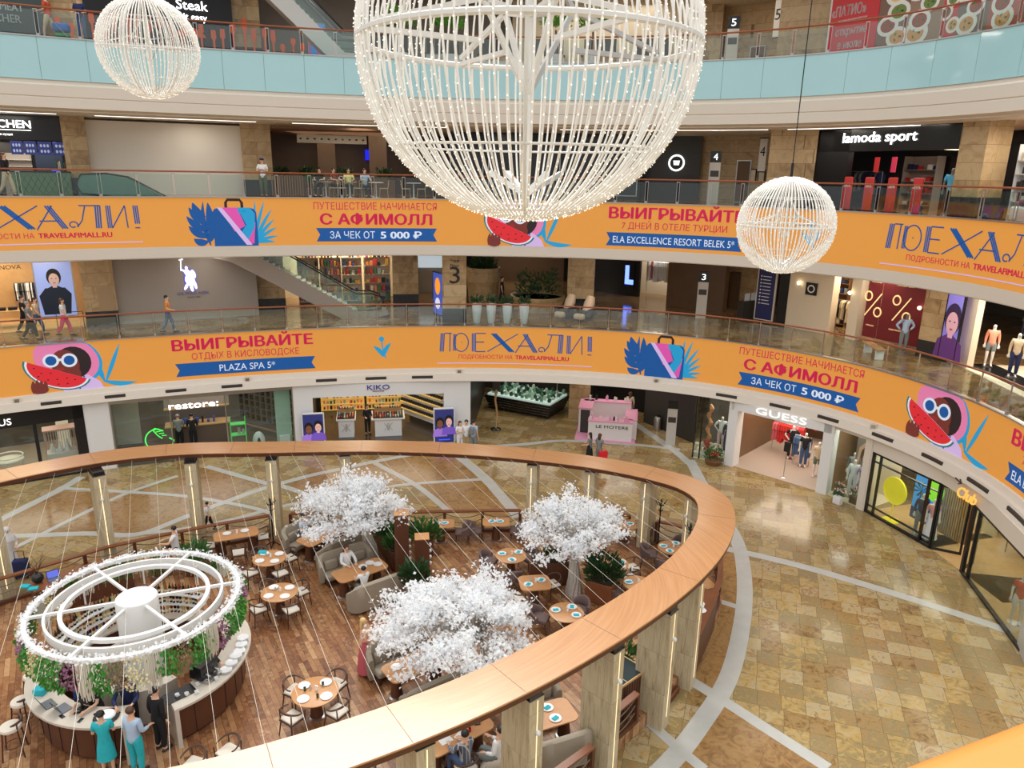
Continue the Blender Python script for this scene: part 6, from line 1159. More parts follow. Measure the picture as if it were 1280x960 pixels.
garments(W2, .6, 2.6, 1.5, -4.5, 14, [K_RED, K_BLACK, K_BROWN if 'K_BROWN' in globals() else K_KHAKI, K_KHAKI], 'x', 'brown and red clothes deep in the corner shop'); r = thing('display_table', W2, W2.L*.6, -3.0, 'thin legged display table with clothes inside the corner shop', 'table'); LB(r, 'table_top', M_SHOPW, ((0, 0, .8), (1.2, .7, .05))); [LB(r, 'leg', M_BLACK, ((x, y, .39), (.03, .03, .78))) for x in (-.55, .55) for y in (-.3, .3)]
W3 = GW(1212, 1330); u_ = lambda x, v=1.6: W3.fx(x, v); shop_room(W3, 3.0, M_CLUBW, M_SHOPW, 120, (1, .9, .7), 0, W3.L, side=False); frame(W3, 'wall_club_header', M_BEIGE, (0, W3.L, hz, H, -.3, .06))
frame(W3, 'window_frame_black', M_FR, (0, W3.L, hz-.08, hz, -.06, .06), (0, W3.L, 0, .10, -.06, .06), (0, .1, 0, hz, -.06, .06), (.5, .56, 0, hz, -.06, .06)); pane(W3, .56, W3.L, .1, hz-.08, 0)
Wd = WX(1150, GO-.06, 1235, GO-.06, 0, 2.9); sg = empty('shop_sign', Wd.P(Wd.fx(1215, 3.0), 2.80, .12), Wd.a, 'gold script Club lettering with arrow on the cream header', 'sign'); GL = mat('sign_gold', srgb(250, 206, 110), .4, emit=.35); b = MB(); flat_letters(b, 'Club', (0, -.05, 0), (1, 0, 0), (0, 0, 1), (0, -1, 0), .42, .95, .02, .35, .04); b.build('lettering', GL, sg, smooth=0); b = MB(); b.tube([(-.75, -.02, .55), (-.45, -.02, .48)], .03, 6); b.tube([(-.52, -.02, .60), (-.42, -.02, .47), (-.56, -.02, .40)], .025, 6); b.build('arrow', mat('sign_brown', srgb(70, 50, 36), .5), sg)
mannequin(tuple(W3.P(u_(1255, .9), .012, -.45)), face_cam(W3.P(0))+.2, 'mannequin in red top and white shorts at the right edge shop window', top=K_RED, bot=K_WHITE, shorts=True); mannequin(tuple(W3.P(u_(1270, .9), .012, -.5)), face_cam(W3.P(0))+.2, 'mannequin in pale blue jacket and dark trousers at the right edge', top=K_PALEB, bot=K_NAVY, sleeves='long')
r = thing('flower_box', W3, u_(1258, 1.5), -1.2, 'high box of green plants behind the right edge mannequins', 'plant'); LB(r, 'box', M_SHOPW, ((0, 0, .6), (.9, .4, 1.2))); bush(r, (0, 0, 1.25), .35, 120, M_LEAF, 230, .08)
b = MB(); Wz = GW(1284, 1330, GO-.2); Wz.box(b, 0, Wz.L, 0, H, -.5, 0); struct(b, 'wall_pillar_stone', M_MARB, smooth=0)
# grilles and sensors on the fascia over the shops
for i, x in enumerate((64, 144, 220, 290, 408, 470, 528, 908, 975, 1035, 1103, 1165, 1222, 1272)):
    t0, t1 = tx(x-13, -.36, 3.5), tx(x+13, -.36, 3.5); b = MB(); b.sweep([(-.02, 3.46), (-.02, 3.58), (.03, 3.60), (.03, 3.44)], path(-.36, 0, t0, t1, 3)); o = b.build('ventilation_grille', mat('grille_dark', srgb(60, 54, 50), .5), smooth=0)
    tag(o, 'long dark ventilation slot in the pale fascia over the ground floor shops', 'vent', 'ventilation slots along the fascia')
for i, x in enumerate((21, 309, 574, 820, 1091)):
    p = E(tx(x, -.25, 3.76), -.22, 3.70); q = face_cam(p); r = empty('fire_sensor', p, q, ['leftmost', 'second from the left', 'middle', 'fourth from the left', 'rightmost'][i]+' small pale square box on the fascia under the lower screen', 'sensor'); LB(r, 'box', M_BEIGE, ((0, 0, .08), (.26, .10, .24))); LB(r, 'cover', M_STEEL, ((0, -.055, .08), (.17, .012, .15)))
# =========================== RESTAURANT IN THE MIDDLE ===========================
RING = [(4.43,17.14),(5.21,18.29),(5.92,19.59),(6.46,21.01),(6.68,22.48),(6.19,23.75),(5.03,24.66),(3.66,25.3),(2.24,25.73),(0.88,26.01),(-0.41,26.18),(-1.61,26.26),(-2.72,26.27),(-3.76,26.23),(-4.72,26.15),(-5.62,26.03),(-6.46,25.88),(-7.25,25.73),(-8.0,25.57),(-8.72,25.41),(-9.43,25.27),(-10.14,25.14),(-10.86,25.0),(-11.58,24.81),(-12.28,24.55),(-12.97,24.23),(-13.63,23.84),(-14.25,23.38),(-14.82,22.86),(-15.36,22.29),(-15.87,21.68),(-16.38,21.04),(-16.92,20.38),(-17.51,19.69),(-18.19,18.93),(-18.95,18.09),(-19.77,17.14),(-20.62,16.03),(-21.43,14.77),(-22.07,13.37),(-22.38,11.9),(-21.96,10.63),(-20.84,9.72),(-19.49,9.09),(-18.09,8.67),(-16.73,8.41),(-15.45,8.26),(-14.28,8.17),(-13.2,8.13),(-12.21,8.11),(-11.28,8.12),(-10.41,8.15),(-9.57,8.21),(-8.77,8.31),(-8.0,8.44),(-7.25,8.6),(-6.53,8.8),(-5.83,9.03),(-5.14,9.27),(-4.47,9.57),(-3.82,9.9),(-3.18,10.25),(-2.54,10.63),(-1.91,11.04),(-1.27,11.49),(-0.62,11.97),(0.03,12.5),(0.7,13.08),(1.38,13.72),(2.1,14.43),(2.85,15.22),(3.63,16.12)]
def rz_(x, y): return 4.42-.034*x-.037*y
M_RW = bpy.data.materials.new('ring_wood'); M_RW.use_nodes = True; nt = M_RW.node_tree; L_ = nt.links.new; bs = nt.nodes['Principled BSDF']
tc = nt.nodes.new('ShaderNodeTexCoord'); sp = nt.nodes.new('ShaderNodeSeparateXYZ'); L_(tc.outputs['Object'], sp.inputs[0])
def _m(op, a, b=None):
    n = nt.nodes.new('ShaderNodeMath'); n.operation = op; L_(a, n.inputs[0])
    if b is not None:
        if isinstance(b, (int, float)): n.inputs[1].default_value = b
        else: L_(b, n.inputs[1])
    return n.outputs[0]
dx = _m('ADD', sp.outputs['X'], 8.2); dy = _m('ADD', sp.outputs['Y'], -17.15); an = _m('ARCTAN2', dy, dx)
e1 = _m('MULTIPLY', dx, dx); e2 = _m('MULTIPLY', dy, dy); rr_ = _m('SQRT', _m('ADD', e1, _m('MULTIPLY', e2, 2.2)))
cb = nt.nodes.new('ShaderNodeCombineXYZ'); L_(_m('MULTIPLY', an, 3.5), cb.inputs[0]); L_(_m('MULTIPLY', rr_, 7.0), cb.inputs[1]); nz = nt.nodes.new('ShaderNodeTexNoise'); nz.inputs['Scale'].default_value = 2.0; nz.inputs['Detail'].default_value = 7; nz.inputs['Distortion'].default_value = .12; L_(cb.outputs[0], nz.inputs['Vector'])
rp = ramp(nt, [(.25, srgb(178, 126, 84)), (.5, srgb(190, 138, 92)), (.75, srgb(200, 150, 104))]); L_(nz.outputs['Fac'], rp.inputs[0]); L_(rp.outputs[0], bs.inputs['Base Color']); bs.inputs['Roughness'].default_value = .26; bs.inputs['Coat Weight'].default_value = .35; bs.inputs['Coat Roughness'].default_value = .15
M_DKW = mat('dark_timber', srgb(92, 54, 34), .45, var=.25, vscale=4, stretch=(1, 1, .2))
M_TIMB = mat('brown_timber', srgb(128, 76, 46), .4, var=.25, vscale=3)
M_DECK = tile_mat('deck_planks', .14, 1.03, [srgb(84, 52, 34), srgb(134, 88, 56), srgb(168, 122, 82), srgb(116, 74, 48), srgb(192, 150, 108), srgb(146, 98, 64), srgb(102, 64, 44)], .26, srgb(64, 40, 26), .20, .006, 6.0, vs=3.0, lenx=6.5)
M_TBL = mat('oak_table', srgb(196, 142, 92), .4, var=.15, vscale=5)
M_CHW = mat('chair_walnut', srgb(76, 48, 34), .4); M_CUSH = mat('cushion_cream', srgb(222, 212, 196), .8); M_TUB = mat('tub_mauve', srgb(112, 92, 88), .8, var=.08, vscale=20); M_SOFA = mat('sofa_taupe', srgb(158, 146, 128), .8, var=.06, vscale=14)
M_PLATE = mat('porcelain', (.85, .85, .85), .2); M_NAP = mat('napkin_teal', srgb(40, 176, 190), .8); M_NAPW = mat('napkin_white', srgb(230, 230, 228), .8); M_CLEAR = mat('tumbler', srgb(206, 214, 216), .1, alpha=.5); M_GRNG = mat('tumbler_green', srgb(60, 90, 70), .1, alpha=.8)
M_STONE = tile_mat('column_stone', 1.1, 0, [srgb(136, 120, 92), srgb(186, 170, 138), srgb(206, 192, 160), srgb(166, 150, 118)], .45, srgb(150, 138, 116), .8, .01, 0, vs=1.6, vertical=True); M_LED = mat('led_line', (1, .74, .42), .5, emit=1.0)
# vertical veins for the stone fins
for n in list(M_STONE.node_tree.nodes):
    if n.type == 'TEX_NOISE':
        mp = M_STONE.node_tree.nodes.new('ShaderNodeMapping'); mp.inputs['Scale'].default_value = (5, 5, .5); src = n.inputs['Vector'].links[0].from_socket; M_STONE.node_tree.links.new(src, mp.inputs[0]); M_STONE.node_tree.links.new(mp.outputs[0], n.inputs['Vector'])
# deck
DECK = [(-18.4, 17.6), (-15.9, 20.3), (-13.6, 22.5), (-12.25, 23.35), (-9.4, 24.85), (-8.2, 25.25), (-3.9, 25.55), (.6, 25.9), (4.2, 25.7), (6.7, 24.65), (7.4, 22.95), (6.9, 21.0), (5.4, 18.3), (4.5, 17.0), (3.45, 15.65), (1.7, 13.8), (0, 12.4), (-1.7, 11.1), (-3.5, 10.0), (-8, 8.3), (-14, 8.1), (-20, 9.8), (-21.6, 13)]
b = MB(); b.prism(DECK, 0.02, DK); struct(b, 'floor_deck', M_DECK, smooth=0)
# ring beam
ringT = empty('ring_beam', (0, 0, 0), 0, 'huge oval ring beam of glossy brown wood carried on stone fins around the restaurant', 'beam')
P = [Vector((x, y, rz_(x, y))) for x, y in RING]; pth = []
Q = []
for i in range(len(P)):
    p0, p1, p2, p3 = P[i-1], P[i], P[(i+1) % len(P)], P[(i+2) % len(P)]
    for j in range(3):
        u = j/3; Q.append(.5*((2*p1)+(p2-p0)*u+(2*p0-5*p1+4*p2-p3)*u*u+(3*p1-p0-3*p2+p3)*u**3))
for i, p in enumerate(Q):
    d = (Q[(i+1) % len(Q)]-Q[i-1]); d.z = 0; d.normalize(); pth.append((p, Vector((d.y, -d.x))))
b = MB(); b.sweep([(-.57, -.035), (.57, -.035), (.57, -.012), (.56, 0), (-.56, 0), (-.57, -.012)], pth, True); b.build('beam', M_RW, ringT, smooth=30); b = MB(); b.sweep([(-.55, -.17), (.55, -.17), (.565, -.035), (-.565, -.035)], pth, True); b.build('lower_beam', M_DKW, ringT, smooth=30)
b = MB()
for k in range(0, len(Q), 9):
    p, n = pth[k]; b.box((p.x, p.y, p.z+.0005), (1.1, .012, .003), math.atan2(n.y, n.x))
b.build('joint_lines', mat('joint_brown', srgb(110, 66, 38), .5), ringT, smooth=0)
# stone fins
COLS = [((-16.4, 21.15), 'leftmost stone fin column cut by the left photo edge'), ((-13.85, 22.85), 'stone fin column second from the left behind the round bar'), ((-11.4, 24.5), 'stone fin column third from the left behind the running boy'), ((-8.75, 25.2), 'stone fin column with a dark coat stand in front of it'), ((-6.25, 26.0), 'stone fin column behind the rear white blossom tree'),
 ((.87, 26.05), 'stone fin column at the middle of the far side of the ring'), ((3.05, 25.6), 'stone fin column behind the right white blossom tree'), ((5.1, 24.95), 'stone fin column beside the second coat stand at right'), ((6.5, 23.4), 'stone fin column at the right end of the ring'),
 ((4.78, 17.56), 'big stone fin column right of the small steps'), ((3.74, 16.03), 'big stone fin column left of the small steps'), ((2.18, 14.34), 'big stone fin column beside the dark topped cabinet'), ((.33, 12.63), 'big stone fin column before the corner sofa table'), ((-1.66, 11.18), 'big stone fin column at the bottom middle of the photo')]
for (x, y), lb in COLS:
    i = min(range(len(Q)), key=lambda k: (Q[k].x-x)**2+(Q[k].y-y)**2); n = pth[i][1]
    if n.dot(Vector((x+8.2, y-17.1))) < 0: n = -n
    a = math.atan2(n.y, n.x); zt = rz_(x, y)-.17; zb = 0.0
    r = empty('stone_fin', (x, y, zb), a, lb, 'column'); h = zt-.14-zb
    LB(r, 'shaft', M_STONE, ((0, 0, h/2), (.86, .38, h))); LB(r, 'cap', M_BLACK, ((0, 0, h+.07), (.80, .34, .14)))
    LB(r, 'light_strip', M_LED, ((.432, .02, h/2+.15), (.008, .018, h-.4))); LB(r, 'light_strip', M_LED, ((-.432, .02, h/2+.2), (.008, .025, h-.6))); LB(r, 'edge_plate', M_STEEL, ((.0, 0, h+.005), (.88, .40, .012)))
    for s in (-1, 1):
        b = MB(); b.ball((s*.47, .02, h*.78), .06, 8, 5); b.build('spot_lamp', M_WHITE, r)
# deck railing
def railing(pts, label, ropes=True, H_=.90):
    root = empty('deck_railing', (0, 0, DK), 0, label, 'railing'); P = [Vector((x, y, 0)) for x, y in pts]; pa = []
    for i, p in enumerate(P):
        d = (P[min(i+1, len(P)-1)]-P[max(i-1, 0)]).normalized(); pa.append((p, Vector((d.y, -d.x))))
    b = MB(); b.sweep([(-.09, H_-.05), (.09, H_-.05), (.09, H_), (-.09, H_)], pa); b.build('top_rail', M_TIMB, root, smooth=0)
    # resample posts
    acc = [0]
    for i in range(len(P)-1): acc.append(acc[-1]+(P[i+1]-P[i]).length)
    n = max(1, round(acc[-1]/1.55)); S = [acc[-1]*k/n for k in range(n+1)]
    def pos(s):
        for i in range(len(P)-1):
            if s <= acc[i+1]+1e-6: return P[i].lerp(P[i+1], (s-acc[i])/(acc[i+1]-acc[i]))
    pp = [pos(s) for s in S]
    for k, p in enumerate(pp):
        q = pp[min(k+1, n)]-pp[max(k-1, 0)]; b = MB(); b.box((p.x, p.y, (H_-.05)/2), (.10, .14, H_-.05), math.atan2(q.y, q.x)); b.build('post', M_DKW, root, smooth=0)
    if ropes:
        for k in range(n):
            for j, v in enumerate((.78, .55, .33)):
                b = MB(); b.tube([pp[k].lerp(pp[k+1], u)+Vector((0, 0, v-.18*4*u*(1-u))) for u in np.linspace(0, 1, 7)], .016, 5); b.build('rope', mat('rope', srgb(120, 108, 90), .9), root)
    b = MB(); b.sweep([(-.07, 0), (.07, 0), (.07, .12), (-.07, .12)], pa); b.build('base_rail', M_DKW, root, smooth=0)
railing([(-17.3, 18.7), (-15.8, 20.25), (-13.55, 22.38), (-12.22, 23.22), (-10.8, 24.05), (-9.38, 24.72), (-8.9, 24.95)], 'rope railing with wooden top along the left rear deck edge')
railing([(-8.2, 25.12), (-6.1, 25.34), (-3.9, 25.42), (-1.6, 25.63), (.4, 25.77)], 'rope railing with wooden top along the middle rear deck edge')
railing([(1.3, 25.80), (2.55, 25.74)], 'short rope railing behind the right white blossom tree'); railing([(3.55, 25.66), (4.55, 25.5)], 'short rope railing left of the second coat stand'); railing([(5.5, 25.05), (6.1, 24.8), (6.6, 24.4)], 'short rope railing right of the second coat stand')
railing([(6.95, 24.3), (7.28, 23.5), (7.26, 22.9), (7.0, 21.8), (6.75, 20.95), (6.35, 20.1)], 'rope railing with wooden top around the right corner of the deck')
railing([(3.25, 15.55), (2.55, 14.8), (2.4, 14.6)], 'short rope railing between the two big stone columns at lower right'); railing([(1.95, 13.75), (1.1, 12.98), (.85, 12.75)], 'short rope railing left of the cabinet column at the bottom'); railing([(0.05, 12.3), (-.8, 11.62), (-1.2, 11.3)], 'short rope railing at the bottom edge between sofa tables')
# steps
ang = math.atan2(17.65-16.15, 4.72-3.65); r = empty('deck_steps', (4.35, 16.8, 0), ang-PI/2+PI/2, 'small dark wooden steps up to the deck between two big stone columns', 'steps')
for k in range(2): LB(r, 'tread', M_DKW, ((0, .05+.32*k, .09+.12*k), (1.0, .34, .18+.24*k*.5))); LB(r, 'nosing', M_TIMB, ((0, -.10+.32*k, .185+.16*k), (1.0, .05, .02)))
b = MB(); pw = at(832, 868, .2); r2 = empty('floor_lamp', (4.0, 15.95, 0), 0, 'small round white lamp at the foot of the column by the steps', 'lamp'); b.ball((0, 0, .12), .12, 12, 7); b.build('shade', M_WHITE, r2); b = MB(); b.lathe([(.08, 0), (.08, .03), (.03, .04)], n=10); b.build('base', M_STEEL, r2)
# ---------------- furniture prototypes
def arm_chair():
    r = empty('dining_chair'); b = MB(); b.rbox((0, 0, .43), (.46, .44, .035), .015); b.build('seat', M_CHW, r); b = MB(); b.rbox((0, -.01, .475), (.43, .41, .06), .025); b.build('cushion', M_CUSH, r)
    b = MB(); pts = [(.27*math.cos(a)*1.0, -.02+.27*math.sin(a), .66+.10*max(0, math.sin(a))) for a in np.linspace(-.35, PI+.35, 15)]; b.tube(pts, [.018+.010*max(0, math.sin(a)) for a in np.linspace(-.35, PI+.35, 15)], 8); b.build('backrest', M_CHW, r)
    for x, y, t in ((-.21, -.20, .65), (.21, -.20, .65), (-.19, .18, .74), (.19, .18, .74)): b = MB(); b.tube([(x*1.25, y*1.25, 0), (x, y, .42), (x*1.12, y*1.05, t)], [.014, .02, .015], 7); b.build('leg', M_CHW, r)
    return r
def tub_chair():
    r = empty('tub_chair'); b = MB(); N = 19; A = np.linspace(-.15, PI+.15, N); out, inn = [], []
    vs, fs = [], []
    for a in A:
        c, s = math.cos(a), math.sin(a); h = .60+.17*max(0, s)**1.2
        for R_, z_ in ((.29, .34), (.32, h-.02), (.30, h), (.27, h), (.25, h-.02), (.23, .40)): vs.append((R_*c, .02+R_*s*1.02, z_))
    for i in range(N-1):
        for k in range(6): fs.append((i*6+k, i*6+(k+1) % 6, (i+1)*6+(k+1) % 6, (i+1)*6+k))
    fs += [tuple(range(6))[::-1], tuple(range((N-1)*6, N*6))]; b.add(vs, fs); b.build('backrest', M_TUB, r, smooth=50)
    b = MB(); b.rbox((0, -.02, .40), (.50, .52, .13), .05); b.build('seat', M_TUB, r)
    for x, y in ((-.2, -.2), (.2, -.2), (-.18, .2), (.18, .2)): b = MB(); b.tube([(x*1.3, y*1.3, 0), (x, y, .36)], [.013, .02], 7); b.build('leg', M_CHW, r)
    return r
def bar_stool():
    r = empty('bar_stool'); b = MB(); b.lathe([(.02, .70), (.21, .70), (.235, .74), (.22, .79), (.02, .80)], n=20); b.build('seat', M_CUSH, r)
    b = MB(); b.tube([(.24*math.cos(a), .24*math.sin(a), .92) for a in np.linspace(.2, PI-.2, 11)], [.016]+[.03]*9+[.016], 7); b.build('backrest', M_CHW, r); b = MB(); b.tube([(.18*math.cos(a), .18*math.sin(a), .28) for a in np.linspace(0, 2*PI, 17)[:-1]], .011, 6, True); b.build('footring', M_CHW, r)
    for x, y in ((-.15, -.15), (.15, -.15), (-.15, .15), (.15, .15)): b = MB(); b.tube([(x*1.45, y*1.45, 0), (x, y, .70)]+([(x*1.1, y*1.1, .92)] if y > 0 else []), .017, 7); b.build('leg', M_CHW, r)
    return r
def sofa_obj(L=1.9):
    r = empty('booth_sofa'); b = MB(); N = 25; vs, fs = [], []
    for i in range(N):     # wrap-round high back: U in plan
        q = i/(N-1)*2-1; a = q
        if abs(q) < .72: x, y, nx, ny = q/.72*(L/2-.30), .36, 0, 1
        else:
            k = (abs(q)-.72)/.28*PI/2; x = math.copysign(L/2-.30+.30*math.sin(k), q); y = .06+.30*math.cos(k); nx, ny = math.copysign(math.sin(k), q), math.cos(k)
            if k > 1.2: y -= .25*(k-1.2)
        h = 1.0-.30*max(0, (abs(q)-.78)/.22)**1.5
        for o, z_ in ((.0, .10), (.03, .5), (.02, h-.04), (-.03, h), (-.10, h), (-.14, h-.05), (-.15, .30), (-.12, .10)): vs.append((x+nx*o, y+ny*o, z_))
    for i in range(N-1):
        for k in range(8): fs.append((i*8+k, i*8+(k+1) % 8, (i+1)*8+(k+1) % 8, (i+1)*8+k))
    fs += [tuple(range(8))[::-1], tuple(range((N-1)*8, N*8))]; b.add(vs, fs); b.build('backrest', M_SOFA, r, smooth=50)
    b = MB(); b.rbox((0, -.02, .33), (L-.26, .60, .20), .06); b.build('seat', M_SOFA, r)
    for k in (-1, 0, 1): b = MB(); b.rbox((k*(L-.4)/3, .14, .60), ((L-.45)/3, .16, .36), .07); b.build('cushion', M_SOFA, r)
    for x in (-L/2+.2, L/2-.2): b = MB(); b.box((x, 0, .1), (.06, .5, .2)); b.build('leg', M_CHW, r)
    return r
def table_obj(kind, L=1.1, Wd=1.1):
    r = empty('dining_table'); b = MB()
    if kind == 'round': b.lathe([(L/2-.02, .715), (L/2, .725), (L/2, .745), (L/2-.01, .75)], n=36)
    else:
        R = min(L, Wd)*.22; pts = []
        for cx, cy, a0 in ((L/2-R, Wd/2-R, 0), (-L/2+R, Wd/2-R, PI/2), (-L/2+R, -Wd/2+R, PI), (L/2-R, -Wd/2+R, 1.5*PI)): pts += [(cx+R*math.cos(a0+k*PI/10), cy+R*math.sin(a0+k*PI/10)) for k in range(6)]
        b.prism(pts, .715, .75)
    b.build('table_top', M_TBL, r, smooth=30)
    for x in ((0,) if L < 1.35 else (-L*.34, L*.34)):
        b = MB(); b.lathe([(.17, 0.04), (.16, .1), (.12, .5), (.11, .715)], (x, 0, 0), 16); b.build('pedestal', M_DKW, r); b = MB(); b.lathe([(.22, 0), (.22, .03), (.17, .05)], (x, 0, 0), 18); b.build('foot', M_STEEL, r)
    return r
PROTO = {}
def place(key, mk, loc, rz, label, cat, group=None, *a):
    if key not in PROTO: PROTO[key] = o = mk(*a)
    else: o = copy_tree(PROTO[key])
    o.location = loc; o.rotation_euler = (0, 0, rz)
    for k in ('label', 'category', 'group'):
        if k in o: del o[k]
    return tag(o, label, cat, group)
def mk_plate():
    r = empty('plate'); b = MB(); b.lathe([(.07, 0), (.09, .004), (.145, .018), (.15, .022), (.14, .022), (.085, .009), (.01, .008)], n=22); b.build('dish', M_PLATE, r); return r
def mk_nap(m):
    def f():
        o = MB().rbox((0, 0, .008), (.17, .11, .016), .006).build('napkin', m); return o
    return f
def mk_glass(m):
    def f(): return MB().lathe([(.03, 0), (.035, .10), (.031, .10), (.028, .008), (.005, .006)], n=12).build('tumbler', m)
    return f
def mk_pot():
    r = empty('table_vase'); b = MB(); b.lathe([(.03, 0), (.04, .05), (.025, .09)], n=10); b.build('vase', M_PLATE, r); b = MB(); [b.ball((.02*math.cos(k), .02*math.sin(k), .11+.01*k), .022, 7, 4) for k in range(4)]; b.build('blossoms', M_PLATE, r); return r
def seat_dir(dx, dy):
    a = math.degrees(math.atan2(dy, dx)) % 360
    return ['right', 'far right', 'far', 'far left', 'left', 'near left', 'near', 'near right'][int((a+22.5)//45) % 8]
def lay_table(px_, kind, desc, phis, chair='arm', nplates=4, nap=None, L=1.1, Wd=1.1, rz=0.0, dist=None, plates=None, tdesc=None):
    c = at(px_[0], px_[1], DK+.75); T = Vector((c.x, c.y, DK)); key = 'table_%s_%.2f_%.2f' % (kind, L, Wd)
    place(key, table_obj, T, rz, (tdesc or desc), 'table', None, kind, L, Wd)
    for ph in phis:
        a = rz+math.radians(ph); d = dist or (max(L, Wd)/2+.16); q = T+Vector((d*math.cos(a), d*math.sin(a), 0)); sd_ = seat_dir(math.cos(a), math.sin(a))
        nm = {'arm': 'walnut armchair', 'tub': 'mauve tub chair'}[chair]
        place(chair, arm_chair if chair == 'arm' else tub_chair, q, a-PI/2+random.uniform(-.08, .08), '%s, %s side of the %s' % (nm, sd_, SHORT[desc]), 'chair', {'arm': 'walnut armchairs', 'tub': 'mauve tub chairs'}[chair])
    pl = plates if plates is not None else [(ph, ) for ph in phis][:nplates]
    for i, it in enumerate(pl):
        a = rz+math.radians(it[0]); R = it[1] if len(it) > 1 else min(L, Wd)/2-.20
        if kind != 'round' and len(it) > 2: lx, ly = it[1], it[2]; v = Vector((lx*math.cos(rz)-ly*math.sin(rz), lx*math.sin(rz)+ly*math.cos(rz), 0))
        else: v = Vector((R*math.cos(a), R*math.sin(a), 0))
        p = T+v+Vector((0, 0, .751)); sd_ = seat_dir(v.x, v.y)
        place('plate', mk_plate, p, 0, 'white plate, %s side of the %s' % (sd_, SHORT[desc]), 'plate', 'plates on the '+SHORT[desc])
        if nap: place('nap'+nap, mk_nap({'teal': M_NAP, 'white': M_NAPW}[nap]), p+Vector((0, 0, .012)), a+.5, '%s napkin, %s plate of the %s' % (nap, sd_, SHORT[desc]), 'napkin', 'napkins on the '+SHORT[desc])
    place('pot', mk_pot, T+Vector((.03, .02, .751)), 0, 'tiny white vase on the '+SHORT[desc], 'vase'); place('tumb', mk_glass(M_CLEAR), T+Vector((-.14, .08, .751)), 0, 'clear tumbler on the '+SHORT[desc], 'glass')
    return T
SHORT = {}
def tb(desc, short): SHORT[desc] = short; return desc
D1 = tb('round oak table nearest the coat stand, teal box on it', 'table nearest the coat stand'); D2 = tb('round oak table set for four just right of the round bar', 'table right of the bar'); D3 = tb('round oak table set for four above the near beam', 'table above the near beam'); D4 = tb('pale lit round table under the near beam at the bottom', 'table under the near beam'); D5 = tb('oblong oak table by the rope rail right of the running boy', 'table by the running boy')
lay_table((337, 697), 'round', D1, (45, 135, 225, 315)); lay_table((349, 740), 'round', D2, (45, 135, 225, 315)); lay_table((394, 864), 'round', D3, (60, 150, 235, 330), L=1.15, Wd=1.15); lay_table((415, 951), 'round', D4, (50, 160, 350), L=1.15, Wd=1.15)
lay_table((295, 667), 'rect', D5, (0, 180, 270), L=1.5, Wd=.75, rz=.42, dist=None, plates=[(0, .3, .1), (0, -.3, .1)])
c = at(328, 691, DK+.75); o = MB().rbox((0, 0, .03), (.26, .18, .06), .01).build('napkin_box', M_NAP); o.location = (c.x, c.y, DK+.751); tag(o, 'flat turquoise box on the table nearest the coat stand', 'box')
E1 = tb('square oak table for two by the rear rope rail, left of two', 'left table by the rear rail'); E2 = tb('square oak table for two by the rear rope rail, right of two', 'right table by the rear rail'); E3 = tb('round oak table with three teal settings left of the right blossom tree', 'table left of the right blossom tree'); E4 = tb('square oak table with two walnut armchairs before the right blossom tree', 'square table before the blossom tree'); E5 = tb('round oak table with teal settings close to the near beam', 'round table close to the beam'); E6 = tb('small round table behind the right blossom tree with white blossoms over it', 'table behind the right blossom tree'); E7 = tb('round oak table with three teal settings by the second coat stand', 'table by the second coat stand'); E8 = tb('round oak table partly hidden by the near beam, right of planter', 'table partly hidden by the beam'); E9 = tb('square table in the right deck corner outside the beam', 'table in the right deck corner'); E10 = tb('small table half hidden right behind the right blossom tree', 'half hidden table behind the tree')
lay_table((551, 654), 'rect', E1, (0, 180), 'tub', 2, 'teal', 1.0, .7, 0.03, .80); lay_table((620, 652), 'rect', E2, (0, 180), 'tub', 2, 'teal', 1.0, .7, 0.03, .80); lay_table((639, 694), 'round', E3, (40, 165, 275), 'tub', 3, 'teal', 1.05, 1.05, 0, .80); lay_table((668.5, 728), 'rect', E4, (25, 205), 'arm', 2, 'teal', 1.0, .9, .15, .72); lay_table((708, 765), 'round', E5, (55, 165, 330), 'tub', 3, 'teal', 1.05, 1.05, 0, .80)
lay_table((768, 704), 'round', E6, (20, 320), 'arm', 2, 'teal', .95, .95, 0, .70); lay_table((841, 684), 'round', E7, (60, 170, 240), 'tub', 3, 'teal', 1.05, 1.05, 0, .80); lay_table((797, 729), 'round', E8, (175,), 'tub', 2, 'teal', .95, .95, 0, .76, plates=[(170,), (0,)]); lay_table((874, 727), 'rect', E9, (110,), 'tub', 2, 'teal', .8, .9, .3, .78, plates=[(110,), (250,)]); lay_table((781, 655), 'rect', E10, (0,), 'tub', 1, 'teal', .8, .8, 0, .74)
# booths
def booth(pc, axis_a, axis_b, desc, short, L=1.9, gap=.98, near=True, far=True, plates=(), napkin=None, Wd=.85):
    SHORT[desc] = short; c = at(pc[0], pc[1], DK+.75); T = Vector((c.x, c.y, DK)); A, B = at(*axis_a, DK), at(*axis_b, DK); a = math.atan2(B.y-A.y, B.x-A.x); n = Vector((-math.sin(a), math.cos(a), 0))
    if n.y < 0: n = -n; a += PI
    place('btable%.2f' % L, table_obj, T, a, desc, 'table', None, 'rect', L*.92, Wd)
    if far: place('sofa%.2f' % L, sofa_obj, T+n*gap, a, 'taupe booth sofa behind the %s' % short, 'sofa', None, L)
    if near: place('sofa%.2f' % L, sofa_obj, T-n*gap, a+PI, 'taupe booth sofa in front of the %s' % short, 'sofa', None, L)
    for i, (lx, ly) in enumerate(plates):
        v = Vector((lx*math.cos(a)-ly*math.sin(a), lx*math.sin(a)+ly*math.cos(a), .751)); place('plate', mk_plate, T+v, 0, 'white plate on the '+short, 'plate', 'plates on the '+short)
        if napkin: place('nap'+napkin, mk_nap({'teal': M_NAP, 'white': M_NAPW}[napkin]), T+v+Vector((0, 0, .012)), a+.4, '%s napkin on a plate of the %s' % (napkin, short), 'napkin', 'napkins on the '+short)
    return T, a, n
